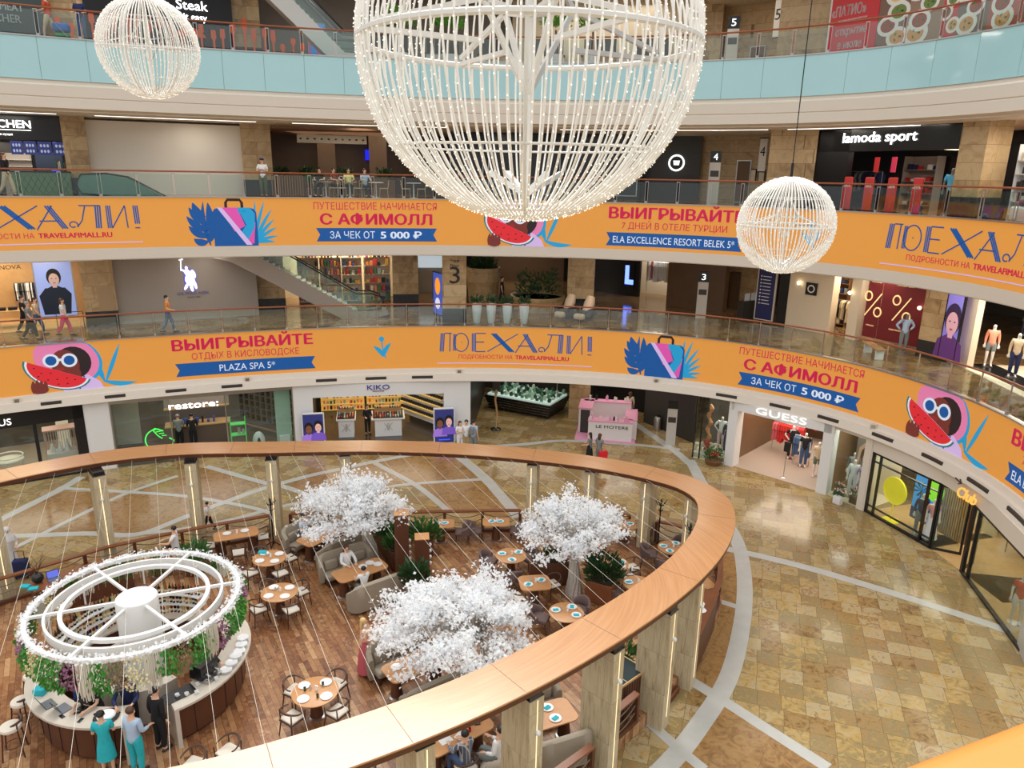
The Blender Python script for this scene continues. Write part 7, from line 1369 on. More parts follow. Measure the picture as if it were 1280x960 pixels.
BT1 = booth((450, 712), (424, 763), (481, 742), 'oak booth table where a woman and a child sit', 'booth table of the woman in white', plates=((.45, .18), (.62, -.05), (.15, .1)))
BT0 = booth((402, 668), (388, 702), (430, 680), 'oak booth table under the rear blossom tree', 'booth table under the rear blossom tree', gap=.80, plates=((0, .1),))
BT2 = booth((520, 829), (500, 872), (560, 845), 'oak booth table hidden under the front blossom tree', 'booth table under the front blossom tree', gap=.86, plates=((-.5, .15), (.3, -.1)))
BT3 = booth((570, 914), (551, 928), (599, 903), 'dark oak table with menus and phones at the bottom of the photo', 'menu table at the bottom', near=False, gap=.84, plates=())
BT4 = booth((684, 893), (673, 926), (719, 912), 'oak table with two teal settings between big columns', 'teal table between big columns', L=1.5, gap=.76, plates=((.1, .2), (.12, -.2)), napkin='teal')
T, a, n = BT3
for i, (lx, ly, m, lb, dm) in enumerate(((-.35, -.1, M_NAPW, 'white open menu sheet at left on the menu table', (.3, .22, .012)), (.0, -.18, M_NAPW, 'white menu sheet in the middle of the menu table', (.26, .2, .012)), (.2, .25, M_BLACK, 'black phone lying on a white napkin on the menu table', (.08, .16, .012)), (.55, -.05, M_BLACK, 'black wallet at the right end of the menu table', (.2, .14, .03)))):
    o = MB().rbox((0, 0, dm[2]/2), dm, .004).build(['menu', 'menu', 'phone', 'wallet'][i], m); o.location = T+Vector((lx*math.cos(a)-ly*math.sin(a), lx*math.sin(a)+ly*math.cos(a), .751)); o.rotation_euler = (0, 0, a+.4*i); tag(o, lb, ['menu', 'menu', 'phone', 'wallet'][i])
for i, (lx, ly) in enumerate(((-.05, .2), (.25, -.2))): place('redcandle', mk_glass(mat('candle_red', srgb(176, 24, 24), .2)), T+Vector((lx*math.cos(a)-ly*math.sin(a), lx*math.sin(a)+ly*math.cos(a), .751)), 0, ['red glass candle at the back of the menu table', 'red glass candle at the front of the menu table'][i], 'candle')
bbg = empty('beanbag', T-n*.85+Vector((.55, .0, 0)), 0, 'cream rounded lounge chair where a person leans at the bottom', 'chair'); b = MB(); b.ball((0, 0, .30), (.50, .45, .30), 18, 10); b.build('seat', M_CUSH, bbg); b = MB(); b.ball((.05, -.34, .55), (.46, .18, .34), 16, 9); b.build('backrest', M_SOFA, bbg)
# planters, timber posts, cabinet, coat stands, counters
def coat_stand(x, y, label):
    r = empty('coat_stand', (x, y, DK), 0, label, 'coat stand'); b = MB(); b.tube([(0, 0, .05), (0, 0, 1.85)], .028, 8); b.build('pole', M_BLACK, r); b = MB()
    for k in range(6): q = k*PI/3; b.tube([(0, 0, 1.6), (.13*math.cos(q), .13*math.sin(q), 1.66), (.20*math.cos(q), .20*math.sin(q), 1.82)], .014, 5)
    for k in range(4): q = k*PI/2+.4; b.tube([(0, 0, 1.35), (.12*math.cos(q), .12*math.sin(q), 1.46)], .012, 5)
    b.build('hooks', M_BLACK, r); b = MB(); [b.tube([(0, 0, .16), (.25*math.cos(k*PI/2), .25*math.sin(k*PI/2), .015)], .018, 5) for k in range(4)]; b.build('feet', M_BLACK, r)
coat_stand(-8.62, 24.30, 'black coat stand in front of the stone column at left'); coat_stand(5.55, 24.85, 'black coat stand beside the stone column at right rear'); coat_stand(6.2, 22.95, 'black coat stand half hidden behind the right bend of the beam')
for (x, y, w_, h_, lb) in ((-3.55, 22.0, .46, 2.52, 'tall square brown timber post between the blossom trees'), (-2.85, 21.75, .46, 1.80, 'shorter square brown timber post right of the tall one')):
    r = empty('timber_post', (x, y, DK), .15, lb, 'post'); LB(r, 'shaft', M_DKW, ((0, 0, h_/2), (w_, w_, h_))); LB(r, 'cap', M_TBL, ((0, 0, h_+.012), (w_+.01, w_+.01, .024))); b = MB(); [b.ball((w_*.55, -.1, .9+.22*k), .06, 8, 5) for k in range(4)]; b.build('ball_lamps', M_WHITE, r)
def planter(p, size, rz, label, m, k, leafm=None, r_=.5, n=260):
    r = empty('planter_box', p, rz, label, 'planter'); b = MB(); b.rbox((0, 0, size[2]/2), size, .02); b.build('box', m, r); LB(r, 'soil', M_SOIL, ((0, 0, size[2]+.005), (size[0]*.9, size[1]*.9, .01)))
    for j in range(max(1, int(size[0]/.7))): bush(r, (-size[0]/2+size[0]*(j+.5)/max(1, int(size[0]/.7)), 0, size[2]), r_, n, leafm or M_LEAFD, k*7+j, .11)
    return r
pA, pB = at(461, 672, DK), at(488, 716, DK); planter((pA+pB)/2+Vector((.3, 0, 0)), ((pB-pA).length*.9, .35, .7), math.atan2(pB.y-pA.y, pB.x-pA.x), 'long brown planter wall with ferns right of the booth of the woman in white', M_DKW, 1, M_LEAF, .32, 150)
q = at(489, 757, DK); planter((q.x+.75, q.y+.1, DK), (.5, .5, .85), .4, 'pale square pot with dark palm leaves at the right of the booth sofa', M_GREYHOARD, 2, M_LEAFD, .4); q = at(520, 660, DK); planter((q.x+.6, q.y-2.0, DK), (.6, .4, .6), .1, 'leafy planter behind the shorter timber post', M_DKW, 3, M_LEAF, .5)
planter((1.35, 22.1, DK), (1.3, .5, .85), .1, 'brown timber planter left of the right blossom tree trunk', M_DKW, 4, M_LEAFD, .3, 90); planter((3.05, 21.15, DK), (.9, .8, .75), -.5, 'brown timber planter with dense green plants right of the right blossom trunk', M_TIMB, 5, M_LEAFD, .55, 420)
q = at(244, 697, DK); planter((q.x+.5, q.y-1.1, DK), (.5, .4, .5), 0, 'green leafy planter behind the top right of the round bar', M_DKW, 6, M_LEAF, .42, 260)
q = at(778, 826, DK+1.1); r = empty('glass_top_cabinet', (2.75, 15.95, DK), .75, 'brown cabinet with dark glass top beside the big stone columns', 'cabinet'); LB(r, 'body', M_DKW, ((0, 0, .53), (1.5, .8, 1.06))); LB(r, 'glass_top', mat('smoked_glass', srgb(44, 58, 62), .06), ((0, 0, 1.08), (1.46, .76, .03))); b = MB(); [b.box(c_, d_) for c_, d_ in (((0, -.4, 1.07), (1.52, .03, .06)), ((0, .4, 1.07), (1.52, .03, .06)), ((-.75, 0, 1.07), (.03, .8, .06)), ((.75, 0, 1.07), (.03, .8, .06)), ((0, 0, 1.09), (.02, .78, .02)))]; b.build('edge_trim', M_SHOPW, r, smooth=0); b = MB(); [b.box((-.7+.1*k, -.402, .5), (.012, .01, 1.0)) for k in range(15)]; b.build('grooves', M_BLACK, r, smooth=0)
planter((3.15, 17.3, DK), (.4, .4, .5), 0, 'small plant pot behind the dark topped cabinet', M_DKW, 8, M_LEAF, .38, 110)
A_, B_ = Vector((6.35, 20.2, 0)), Vector((5.25, 18.0, 0)); r = empty('service_counter', (A_+B_)/2+Vector((-.14, .08, .0)), math.atan2(B_.y-A_.y, B_.x-A_.x), 'long brown service counter along the right deck edge with white plates', 'counter'); L_c = (B_-A_).length; LB(r, 'body', M_DKW, ((0, 0, .62), (L_c, .6, 1.24))); LB(r, 'worktop', M_TIMB, ((0, 0, 1.26), (L_c+.06, .66, .05)))
for i in range(5):
    q = r.location+Matrix.Rotation(r.rotation_euler[2], 3, 'Z')@Vector((-.3+.33*i, .12*(i % 2)-.05, 1.286)); place('plate', mk_plate, q, 0, 'white plate lying on the long right service counter', 'plate', 'plates on the service counter')
# left waiter station
A_, B_ = at(40, 734, DK+.95), at(160, 697, DK+.95); r = empty('service_counter', (A_+B_)/2-Vector((0, 0, .95)), math.atan2(B_.y-A_.y, B_.x-A_.x), 'brown waiter station with laptop behind the round bar at left', 'counter'); L_c = (B_-A_).length; LB(r, 'body', M_DKW, ((0, 0, .46), (L_c, .7, .92))); LB(r, 'worktop', M_TIMB, ((0, 0, .94), (L_c+.06, .76, .05))); WS = r
def on_ws(x, y, z=.966): return WS.location+Matrix.Rotation(WS.rotation_euler[2], 3, 'Z')@Vector((x, y, z))
def laptop(p, rz, label, col=(90, 120, 200)):
    r = empty('laptop', p, rz, label, 'laptop'); LB(r, 'base', mat('laptop_grey', srgb(120, 124, 128), .4, .4), ((0, 0, .01), (.34, .24, .02))); b = MB(); b.add([(-.17, .12, .02), (.17, .12, .02), (.17, .20, .24), (-.17, .20, .24), (-.17, .13, .02), (.17, .13, .02), (.17, .21, .24), (-.17, .21, .24)], [(0, 1, 2, 3), (4, 7, 6, 5), (0, 4, 5, 1), (1, 5, 6, 2), (2, 6, 7, 3), (3, 7, 4, 0)]); b.build('lid', M_BLACK, r, smooth=0); b = MB(); b.add([(-.155, .117, .035), (.155, .117, .035), (.155, .193, .225), (-.155, .193, .225)], [(0, 1, 2, 3)]); b.build('screen', print_mat('laptop_%d' % col[0], *col, .7), r, smooth=0); return r
laptop(on_ws(-.75, 0), WS.rotation_euler[2], 'open laptop with blue screen on the waiter station at left', (84, 96, 190))
for i in range(6): place('plate', mk_plate, on_ws(.1+.24*i, .15*(i % 2)-.05), 0, 'white plate stacked on the waiter station behind the bar', 'plate', 'plates on the waiter station')
for i, (x, y) in enumerate(((-1.5, .1), (-1.35, -.2), (.9, -.18))): o = MB().rbox((0, 0, .03), (.26, .18, .06), .01).build('napkin_box', M_NAP); o.location = on_ws(x, y); o.rotation_euler = (0, 0, .3*i); tag(o, ['turquoise box at the far left end of the waiter station', 'second turquoise box near the left of the waiter station', 'turquoise box at the right part of the waiter station'][i], 'box')
r = empty('globe_vase', on_ws(-1.15, .15), 0, 'dark globe vase with dry twigs on the waiter station', 'vase'); b = MB(); b.ball((0, 0, .16), .17, 16, 9); b.build('vase', M_BLACK, r); b = MB(); [b.tube([(0, 0, .3), (.15*math.cos(k), .15*math.sin(k), .6), (.34*math.cos(k*1.3), .34*math.sin(k*1.3), .85+.05*(k % 3))], [.01, .008, .004], 5) for k in range(7)]; b.build('twigs', M_CHW, r)
q = at(96, 745, DK+.75); place('stool', bar_stool, (q.x-.1, q.y-.5, DK), .3, 'bar stool with cream seat between waiter station and round bar', 'stool')
# ---------------- round bar
BC = Vector((-9.40, 16.38, DK)); bar = empty('round_bar', BC, 0, 'round bar counter with pale stone top and brown panelled front', 'bar'); M_BART = mat('bar_stone', srgb(206, 196, 182), .25, var=.12, vscale=4); 
def arc_seg(mb, r0, r1, z0, z1, a0, a1, n=24):
    vs, fs = [], []
    for i in range(n+1):
        a = math.radians(a0+(a1-a0)*i/n)
        for R_, z_ in ((r0, z0), (r1, z0), (r1, z1), (r0, z1)): vs.append((R_*math.cos(a), R_*math.sin(a), z_))
    for i in range(n):
        for k in range(4): fs.append((i*4+k, i*4+(k+1) % 4, (i+1)*4+(k+1) % 4, (i+1)*4+k))
    fs += [(0, 1, 2, 3), (4*n+3, 4*n+2, 4*n+1, 4*n)]; return mb.add(vs, fs)
for nm_, a0, a1 in (('left', -168, -73), ('right', -49, 55)):
    b = MB(); arc_seg(b, 2.0, 2.40, .08, 1.04, a0, a1); b.build('front_panel', M_DKW, bar, smooth=30); b = MB(); arc_seg(b, 1.92, 2.62, 1.04, 1.10, a0-1, a1+1); b.build('worktop', M_BART, bar, smooth=30); b = MB(); arc_seg(b, 2.05, 2.33, 0, .08, a0, a1); b.build('plinth', M_BLACK, bar, smooth=30)
    b = MB()
    for k in range(int((a1-a0)/11)+1): a = math.radians(a0+11*k); b.box((2.405*math.cos(a), 2.405*math.sin(a), .56), (.012, .012, .95), a)
    b.build('panel_joints', M_BLACK, bar, smooth=0); b = MB(); a = math.radians(a1 if nm_ == 'left' else a0); b.box((2.28*math.cos(a), 2.28*math.sin(a), .52), (.68, .10, 1.04), a); b.build('end_panel', M_BART, bar, smooth=0)
b = MB(); arc_seg(b, 1.75, 2.15, 0, 1.02, 70, 190); b.build('back_counter', M_DKW, bar, smooth=30); b = MB(); arc_seg(b, 1.70, 2.2, 1.02, 1.07, 69, 191); b.build('worktop', M_BART, bar, smooth=30)
for v in (1.38, 1.68): b = MB(); arc_seg(b, 1.85, 2.12, v, v+.03, 66, 192); b.build('shelf_board', M_WHITE, bar, smooth=30)
b = MB(); arc_seg(b, 1.0, 1.3, .0, .95, 100, 330); b.build('inner_counter', M_BART, bar, smooth=30)
# bottles on the back shelves
M_BOT = [mat('bottle_%d' % i, srgb(*c), .12) for i, c in enumerate([(16, 22, 18), (20, 30, 22), (30, 18, 14), (150, 90, 20), (190, 180, 120), (30, 50, 120), (120, 40, 30)])]
def mk_bottle(i):
    def f():
        r = empty('bottle'); b = MB(); b.lathe([(.036, 0), (.038, .02), (.038, .18), (.014, .23), (.013, .29), (.005, .295)], n=9); b.build('glass', M_BOT[i], r); b = MB(); b.lathe([(.0385, .06), (.0385, .13)], n=9); b.build('label', M_CREAMW, r); return r
    return f
for lev, (v, nn, a0, a1) in enumerate(((1.07, 40, 74, 186), (1.41, 44, 68, 190), (1.71, 44, 68, 190))):
    for k in range(nn):
        a = math.radians(a0+(a1-a0)*(k+.5)/nn); R_ = 1.98+random.uniform(-.04, .04); i = random.choice([0, 0, 0, 1, 1, 2, 3, 4, 6] if lev else [3, 4, 6, 0, 5]); place('bot%d' % i, mk_bottle(i), BC+Vector((R_*math.cos(a), R_*math.sin(a), v)), 0, ['bottle on the back counter of the round bar', 'bottle on the lower back shelf of the round bar', 'wine bottle on the upper back shelf of the round bar'][lev], 'bottle', ['bottles on the bar back counter', 'bottles on the lower bar shelf', 'bottles on the upper bar shelf'][lev])
# canopy
def blossom_mat():
    m = bpy.data.materials.new('blossom_white'); m.use_nodes = True; nt = m.node_tree; L = nt.links.new
    for n in list(nt.nodes): nt.nodes.remove(n)
    o = nt.nodes.new('ShaderNodeOutputMaterial'); d = nt.nodes.new('ShaderNodeBsdfDiffuse'); t = nt.nodes.new('ShaderNodeBsdfTranslucent'); x = nt.nodes.new('ShaderNodeMixShader')
    d.inputs['Color'].default_value = (.95, .97, .99, 1); t.inputs['Color'].default_value = (.95, .97, .99, 1); x.inputs[0].default_value = .48; L(d.outputs[0], x.inputs[1]); L(t.outputs[0], x.inputs[2]); L(x.outputs[0], o.inputs['Surface']); return m
CP = Vector((-9.40, 16.40, 0)); can = empty('bar_canopy', CP, 0, 'white ring canopy with hanging plants above the round bar, on a white central column', 'canopy'); CZT = 3.10; M_CAN = mat('canopy_white', (.82, .82, .80), .45)
b = MB(); b.lathe([(.50, DK), (.50, CZT+.02), (.48, CZT+.06), (.01, CZT+.06)], n=32); b.build('column', M_CAN, can)
for R_, z0, z1, t in ((2.42, CZT-.10, CZT, .05), (2.02, CZT-.22, CZT, .03), (1.68, CZT-.10, CZT, .05)): b = MB(); arc_seg(b, R_-t, R_+t, z0, z1, 0, 360, 72); b.build('ring', M_CAN, can, smooth=30)
for k in range(6): a = math.radians(22+60*k); b = MB(); b.box((1.45*math.cos(a), 1.45*math.sin(a), CZT-.03), (1.95, .07, .07), a); b.build('spoke', M_CAN, can, smooth=0)
b = MB()
for k in range(72): a = 2*PI*k/72; b.box((2.0*math.cos(a), 2.0*math.sin(a), CZT-.34), (.012, .012, .30), a)
b.build('glass_hangers', M_STEEL, can, smooth=0)
for k in range(8): a = 2*PI*(k+.5)/8; b = MB(); b.tube([(1.95*math.cos(a), 1.95*math.sin(a), CZT-.1), (1.95*math.cos(a), 1.95*math.sin(a), 2.42)], .025, 6); b.build('strut', M_CAN, can)
rr = random.Random(11); M_BLOS = blossom_mat(); VEG = [mat('veg_green', srgb(70, 140, 48), .55, var=.4, vscale=9), mat('veg_fringe', srgb(226, 222, 206), .8), mat('veg_cream', srgb(230, 222, 176), .7, var=.2, vscale=20), mat('veg_purple', srgb(150, 100, 128), .7, var=.3, vscale=20), mat('veg_brown', srgb(140, 122, 90), .8, var=.3, vscale=20)]
b = MB()
for i in range(2600):
    a = rr.uniform(0, 2*PI); R_ = 2.42+rr.gauss(0, .075); z_ = CZT+abs(rr.gauss(0, .05))-.04; s_ = rr.uniform(.025, .05); c = Vector((R_*math.cos(a), R_*math.sin(a), z_)); u = Vector((rr.gauss(0, 1), rr.gauss(0, 1), rr.gauss(0, .6))).normalized(); v = u.orthogonal().normalized(); b.add([c-u*s_, c+v*s_*.7, c+u*s_, c-v*s_*.7], [(0, 1, 2, 3)])
b.build('blossom_edge', M_BLOS, can, smooth=0)
NSEC = 44; seq = [0, 0, 3, 1, 0, 4, 2, 1, 0, 4, 0, 1, 3, 0, 2]
for k in range(NSEC):
    a0 = 2*PI*k/NSEC; ty = seq[k % len(seq)]; b = MB(); drop = rr.uniform(.55, .80)*(1.15 if math.sin(a0) < .2 else .8); w_ = 2*PI/NSEC*1.2
    if ty == 1:
        for j in range(46): a = a0+rr.uniform(-.5, .5)*w_*.8; R_ = 2.46+rr.uniform(-.05, .10); z0 = CZT-.06; z1 = z0-drop*rr.uniform(.8, 1.15); c, s = math.cos(a), math.sin(a); b.tube([(R_*c, R_*s, z0), ((R_+.03)*c, (R_+.03)*s, (z0+z1)/2), (R_*c, R_*s, z1)], .011, 3, caps=False)
    else:
        for j in range(210):
            a = a0+rr.gauss(0, .30)*w_; t_ = rr.random(); R_ = 2.44+.16*math.sin(PI*min(1, t_*1.1))*rr.uniform(.2, 1.2); z_ = CZT-.05-t_*drop; c = Vector((R_*math.cos(a), R_*math.sin(a), z_)); d = Vector((math.cos(a)*rr.uniform(.2, .9), math.sin(a)*rr.uniform(.2, .9), -1+rr.uniform(-.3, .6))).normalized(); sd = d.cross(Vector((rr.gauss(0, 1), rr.gauss(0, 1), rr.gauss(0, 1)))).normalized(); L2 = rr.uniform(.07, .13) if ty == 0 else rr.uniform(.04, .075); w2 = L2*.28 if ty == 0 else L2*.5
            b.add([c, c+d*L2*.5+sd*w2, c+d*L2, c+d*L2*.5-sd*w2], [(0, 1, 2, 3)])
    b.build(['hanging_fern', 'hanging_fringe', 'hanging_cream_flowers', 'hanging_purple_flowers', 'hanging_dry_flowers'][ty], VEG[ty], can, smooth=0)
# things on the bar
for i, (x_, y_) in enumerate(((286, 940), (243, 956))):
    q = at(x_, y_, DK+.45); place('arm', arm_chair, (q.x, q.y, DK), -.5+.2*i, ['walnut armchair seen over the beam right of the bar', 'walnut armchair seen over the beam just below the bar'][i], 'chair', 'walnut armchairs')
def bp(r, deg, z=1.102): a = math.radians(deg); return BC+Vector((r*math.cos(a), r*math.sin(a), z))
laptop(bp(2.3, -125), -2.2+PI/2+PI, 'open grey laptop on the left part of the round bar', (80, 90, 110)); laptop(bp(2.2, -114), -1.9+PI/2+PI-.2, 'laptop with bright blue screen on the round bar', (40, 130, 240))
r = empty('till_screen', bp(2.05, -103), -.2, 'black upright till screen on the round bar', 'screen'); LB(r, 'foot', M_BLACK, ((0, 0, .01), (.2, .16, .02)), ((0, 0, .1), (.04, .04, .2))); LB(r, 'display', M_BLACK, ((0, 0, .3), (.36, .04, .26)))
o = MB().rbox((0, 0, .08), (.26, .22, .16), .02).build('box', M_NAP); o.location = bp(2.3, -139); tag(o, 'bright turquoise box at the left end of the round bar', 'box')
r = empty('cake_tray', bp(2.28, -84), 0, 'round black tray with white cover on the round bar', 'tray'); b = MB(); b.lathe([(.24, 0), (.28, .03), (.27, .04), (.02, .03)], n=24); b.build('tray', M_BLACK, r); b = MB(); b.lathe([(.20, .04), (.20, .07), (.17, .10), (.02, .11)], n=24); b.build('cover', M_PLATE, r)
for i in range(7):
    r = empty('cup', bp(2.3+.12*(i % 3-1), -45+4.5*i), 0, 'white cup on the right part of the round bar', 'cup', 'cups on the right bar counter'); b = MB(); b.lathe([(.03, 0), (.045, .03), (.05, .08), (.045, .08), (.035, .02), (.004, .015)], n=14); b.build('bowl', M_PLATE, r); b = MB(); b.tube([(.045, 0, .065), (.075, 0, .05), (.043, 0, .025)], .006, 5); b.build('handle', M_PLATE, r)
for i in range(6):
    st = [bp(2.42, -14+6*i) for _ in (0,)][0]
    for j in range(3+i % 3): place('plate', mk_plate, st+Vector((0, 0, .024*j)), 0, 'white plate in one of the stacks on the right bar counter', 'plate', 'plate stacks on the right bar counter')
for i in range(8):
    b = MB(); b.rbox((0, 0, .006), (.08, .15, .012), .004); o = b.build('phone', M_BLACK); o.location = bp(2.2+.2*(i % 2), -118+6*i+3); o.rotation_euler = (0, 0, i); tag(o, 'black phone or card reader lying on the left bar counter', 'phone', 'phones on the left bar counter')
r = empty('bar_mat', bp(2.12, -43), math.radians(-43), 'black rubber mat on the right part of the round bar', 'mat'); LB(r, 'sheet', M_BLACK, ((0, 0, .006), (.42, .7, .012)))
r = empty('coffee_machine', bp(2.02, -22), math.radians(-22)+PI/2, 'black coffee machine on the right part of the bar', 'machine'); LB(r, 'body', M_BLACK, ((0, 0, .25), (.55, .38, .36))); LB(r, 'cup_tray', M_STEEL, ((0, -.25, .04), (.5, .2, .06))); b = MB(); [b.tube([(x, -.2, .2), (x, -.34, .17)], .03, 6) for x in (-.14, .14)]; b.build('group_heads', M_STEEL, r)
for i, (x, y, a, lb) in enumerate(((-11.45, 14.15, 2.3, 'walnut bar stool nearest the lower left corner'), (-11.75, 15.0, 1.95, 'walnut bar stool second from the lower left corner'), (-12.05, 15.95, 1.6, 'walnut bar stool at the left rim of the round bar'))): place('stool', bar_stool, (x, y, DK), a+PI/2+PI/2-.3, lb, 'stool')
# parallel wires stretched across the inside of the ring beam
sl = empty('wire_canopy', (-8.2, 17.1, 3.4), 0, 'row of thin pale wires stretched in parallel across the opening of the ring beam', 'wires'); O_ = Vector((-8.2, 17.1, 3.4))
M_STR = mat('pale_wire', (.70, .66, .58), .4); wd = Vector((-.44, .90)); wn = Vector((.90, .44)); NQ = len(Q)
for k in range(-17, 21):
    hit = []
    for i in range(NQ):
        a_, b_ = Q[i], Q[(i+1) % NQ]; da = wn.x*(a_.x+8.2)+wn.y*(a_.y-17.1)-.74*k; db = wn.x*(b_.x+8.2)+wn.y*(b_.y-17.1)-.74*k
        if da*db < 0: hit.append(a_.lerp(b_, da/(da-db)))
    if len(hit) >= 2:
        hit.sort(key=lambda p: p.x*wd.x+p.y*wd.y); p, q = hit[0]-Vector((0, 0, .10)), hit[-1]-Vector((0, 0, .10))
        b = MB(); b.tube([p-O_, q-O_], .0036, 4); b.build('wire', M_STR, sl)
for i in range(3):
    a_ = 1.0+2.1*i; c_ = at(394, 864, DK+.75); place('gtumb', mk_glass(M_GRNG), (c_.x+.26*math.cos(a_), c_.y+.26*math.sin(a_), DK+.751), 0, 'dark green tumbler on the table above the near beam', 'glass', 'green tumblers on the table above the near beam')
# ---------------- white blossom trees
def blossom_tree(base, centre, R_, Rz, label, k, nb=70, nl=6200, zmin=1.5):
    rr = random.Random(k); root = empty('blossom_tree', base, 0, label, 'tree'); B0 = Vector(base); C = Vector(centre)-B0; M_BARK = mat('bark_white', srgb(196, 188, 178), .8, var=.35, vscale=18, bump=.6)
    b = MB(); f0 = Vector((0, 0, .3)); fork = Vector((C.x*.35, C.y*.35, 1.35))
    for j in range(9): q = 2*PI*j/9; b.tube([Vector((.22*math.cos(q), .22*math.sin(q), 0)), Vector((.15*math.cos(q+.6), .15*math.sin(q+.6), .6)), fork+Vector((.09*math.cos(q+1.2), .09*math.sin(q+1.2), 0))], [.085, .065, .05], 6)
    b.build('trunk', M_BARK, root)
    br = MB(); tips = []
    for j in range(nb):
        q = rr.uniform(0, 2*PI); e = math.asin(rr.uniform(-.28, 1)); s_ = rr.uniform(.72, 1.0)*(1+.12*math.sin(3*q+k)+.10*math.sin(5*q+1.7*k)); T = C+Vector((R_*math.cos(q)*math.cos(e)*s_, R_*math.sin(q)*math.cos(e)*s_, Rz*math.sin(e)*s_)); T.z -= .35*(Vector((T.x-C.x, T.y-C.y)).length/R_)**2*.6; m_ = fork.lerp(T, .5)+Vector((rr.gauss(0, .1), rr.gauss(0, .1), .22)); br.tube([fork, m_, T], [.035, .018, .006], 5); tips.append((fork, m_, T))
    br.build('branches', M_BARK, root)
    fl = MB(); 
    for i in range(nl):
        f, m_, T = tips[rr.randrange(nb)]; t_ = 1-abs(rr.gauss(0, .26)); t_ = max(.35, min(1.08, t_)); p = f.lerp(m_, t_*2) if t_ < .5 else m_.lerp(T, (t_-.5)*2); p = p+Vector((rr.gauss(0, .12), rr.gauss(0, .12), rr.gauss(0, .09))); d = Vector((rr.gauss(0, 1), rr.gauss(0, 1), rr.gauss(.5, 1))).normalized(); u = d.orthogonal().normalized(); v = d.cross(u); q = rr.uniform(0, PI); u, v = u*math.cos(q)+v*math.sin(q), v*math.cos(q)-u*math.sin(q); s_ = rr.uniform(.034, .068)
        fl.add([p-u*s_, p+v*s_*.75+d*s_*.25, p+u*s_, p-v*s_*.75+d*s_*.25], [(0, 1, 2), (0, 2, 3)])
    fl.build('blossoms', M_BLOS, root, smooth=0); return root
blossom_tree((-4.85, 23.3, DK), (-5.3, 22.65, 2.85), 1.98, 1.05, 'white blossom tree at the left rear of the restaurant', 21, 80, 7800)
blossom_tree((2.15, 21.45, DK), (2.03, 21.55, 2.75), 1.92, 1.05, 'white blossom tree on the right side of the restaurant', 22, 80, 7800)
blossom_tree((-.55, 17.75, DK), (-1.32, 16.3, 2.55), 2.38, 1.15, 'white blossom tree in the middle foreground, largest of the three', 23, 110, 12500)
# =========================== SPARKLING GLOBES ===========================
M_GLW = mat('globe_white', (.80, .80, .77), .5); M_GLT = mat('globe_light', (1, .97, .86), .5, emit=1.0); M_GLC = mat('globe_tube', srgb(240, 238, 232), .45, emit=.10)
def globe(c, R, nm_, label, nmer, rt, led, tilt=0.0, top=6.0, nl=26, truss=True):
    root = empty('light_globe', c, 0, label, 'globe lamp'); root.rotation_euler = (tilt, 0, .3)
    b = MB()
    for k in range(nmer):
        q = 2*PI*k/nmer; b.tube([(R*math.cos(e)*math.cos(q), R*math.cos(e)*math.sin(q), R*math.sin(e)) for e in np.linspace(-PI/2+.07, PI/2-.07, 25)], rt, 5)
    b.build('light_strings', M_GLC, root); rr = random.Random(nmer); b = MB()
    for k in range(nmer):
        for j in range(nl):
            q = 2*PI*k/nmer; e = -PI/2+.1+(PI-.2)*(j+rr.random())/nl; p = Vector((math.cos(e)*math.cos(q), math.cos(e)*math.sin(q), math.sin(e)))*(R+rt*rr.uniform(.9, 1.7)); s_ = led; b.add([p+Vector((s_, 0, 0)), p+Vector((0, s_, 0)), p-Vector((s_, 0, 0)), p-Vector((0, s_, 0)), p+Vector((0, 0, s_)), p-Vector((0, 0, s_))], [(0, 1, 4), (1, 2, 4), (2, 3, 4), (3, 0, 4), (1, 0, 5), (2, 1, 5), (3, 2, 5), (0, 3, 5)])
    tag(b.build('sparkle_lamps', M_GLT, root, smooth=0), kind='stuff')
    for e, w_ in ((0.0, .055), (-.62, .02), (.62, .02), (-1.2, .025)):
        b = MB(); r0 = (R-rt*1.6)*math.cos(e); z0 = (R-rt*1.6)*math.sin(e); b.tube([(r0*math.cos(q), r0*math.sin(q), z0) for q in np.linspace(0, 2*PI, 61)[:-1]], w_*R*.35, 6, True); b.build('hoop', M_GLW, root)
    for k in range(6):
        q = 2*PI*k/6+.2; b = MB(); b.tube([((R-rt*2.5)*math.cos(e)*math.cos(q), (R-rt*2.5)*math.cos(e)*math.sin(q), (R-rt*2.5)*math.sin(e)) for e in np.linspace(-PI/2+.02, PI/2-.02, 25)], rt*1.7, 6); b.build('frame_rib', M_GLW, root)
    b = MB(); b.tube([(0, 0, -R*.97), (0, 0, R)], R*.026, 8); b.build('mast', M_GLW, root)
    for q in (.2, .2+PI/2, .2+PI, .2+1.5*PI):
        d = Vector((math.cos(q), math.sin(q), 0)); b = MB(); w_ = R*.02
        for p0, p1 in (((0, .62), (.30, .22)), ((.30, .22), (0, -.28)), ((.30, .22), (0, .16)), ((.30, .22), (.95, .04)), ((0, -.85), (.25, -.72)), ((.30, .0), (.95, .0))): b.tube([d*(p0[0]*R)+Vector((0, 0, p0[1]*R)), d*(p1[0]*R)+Vector((0, 0, p1[1]*R))], w_, 4)
        b.build('truss', M_STEEL if q < 1 else M_GLW, root, smooth=0)
    b = MB(); b.tube([(0, 0, R), (0, 0, R+.25)], R*.03, 6); b.tube([(0, 0, R+.2), (0, 0, R+top)], .010, 5); b.build('cable', M_BLACK, root); return root
def gpos(x, y, dist): d = ray(x, y); return Vector(d*dist)+Vector((0, 0, CZ))
globe(gpos(661, 57, 8.0), 1.845, 'big', 'huge sparkling globe of white light strings hanging in the middle at the top', 98, .0122, .0070, nl=36)
globe(gpos(186, 60, 14.0), .895, 'left', 'small sparkling globe of light strings hanging at upper left', 76, .0092, .0065, .10, nl=20)
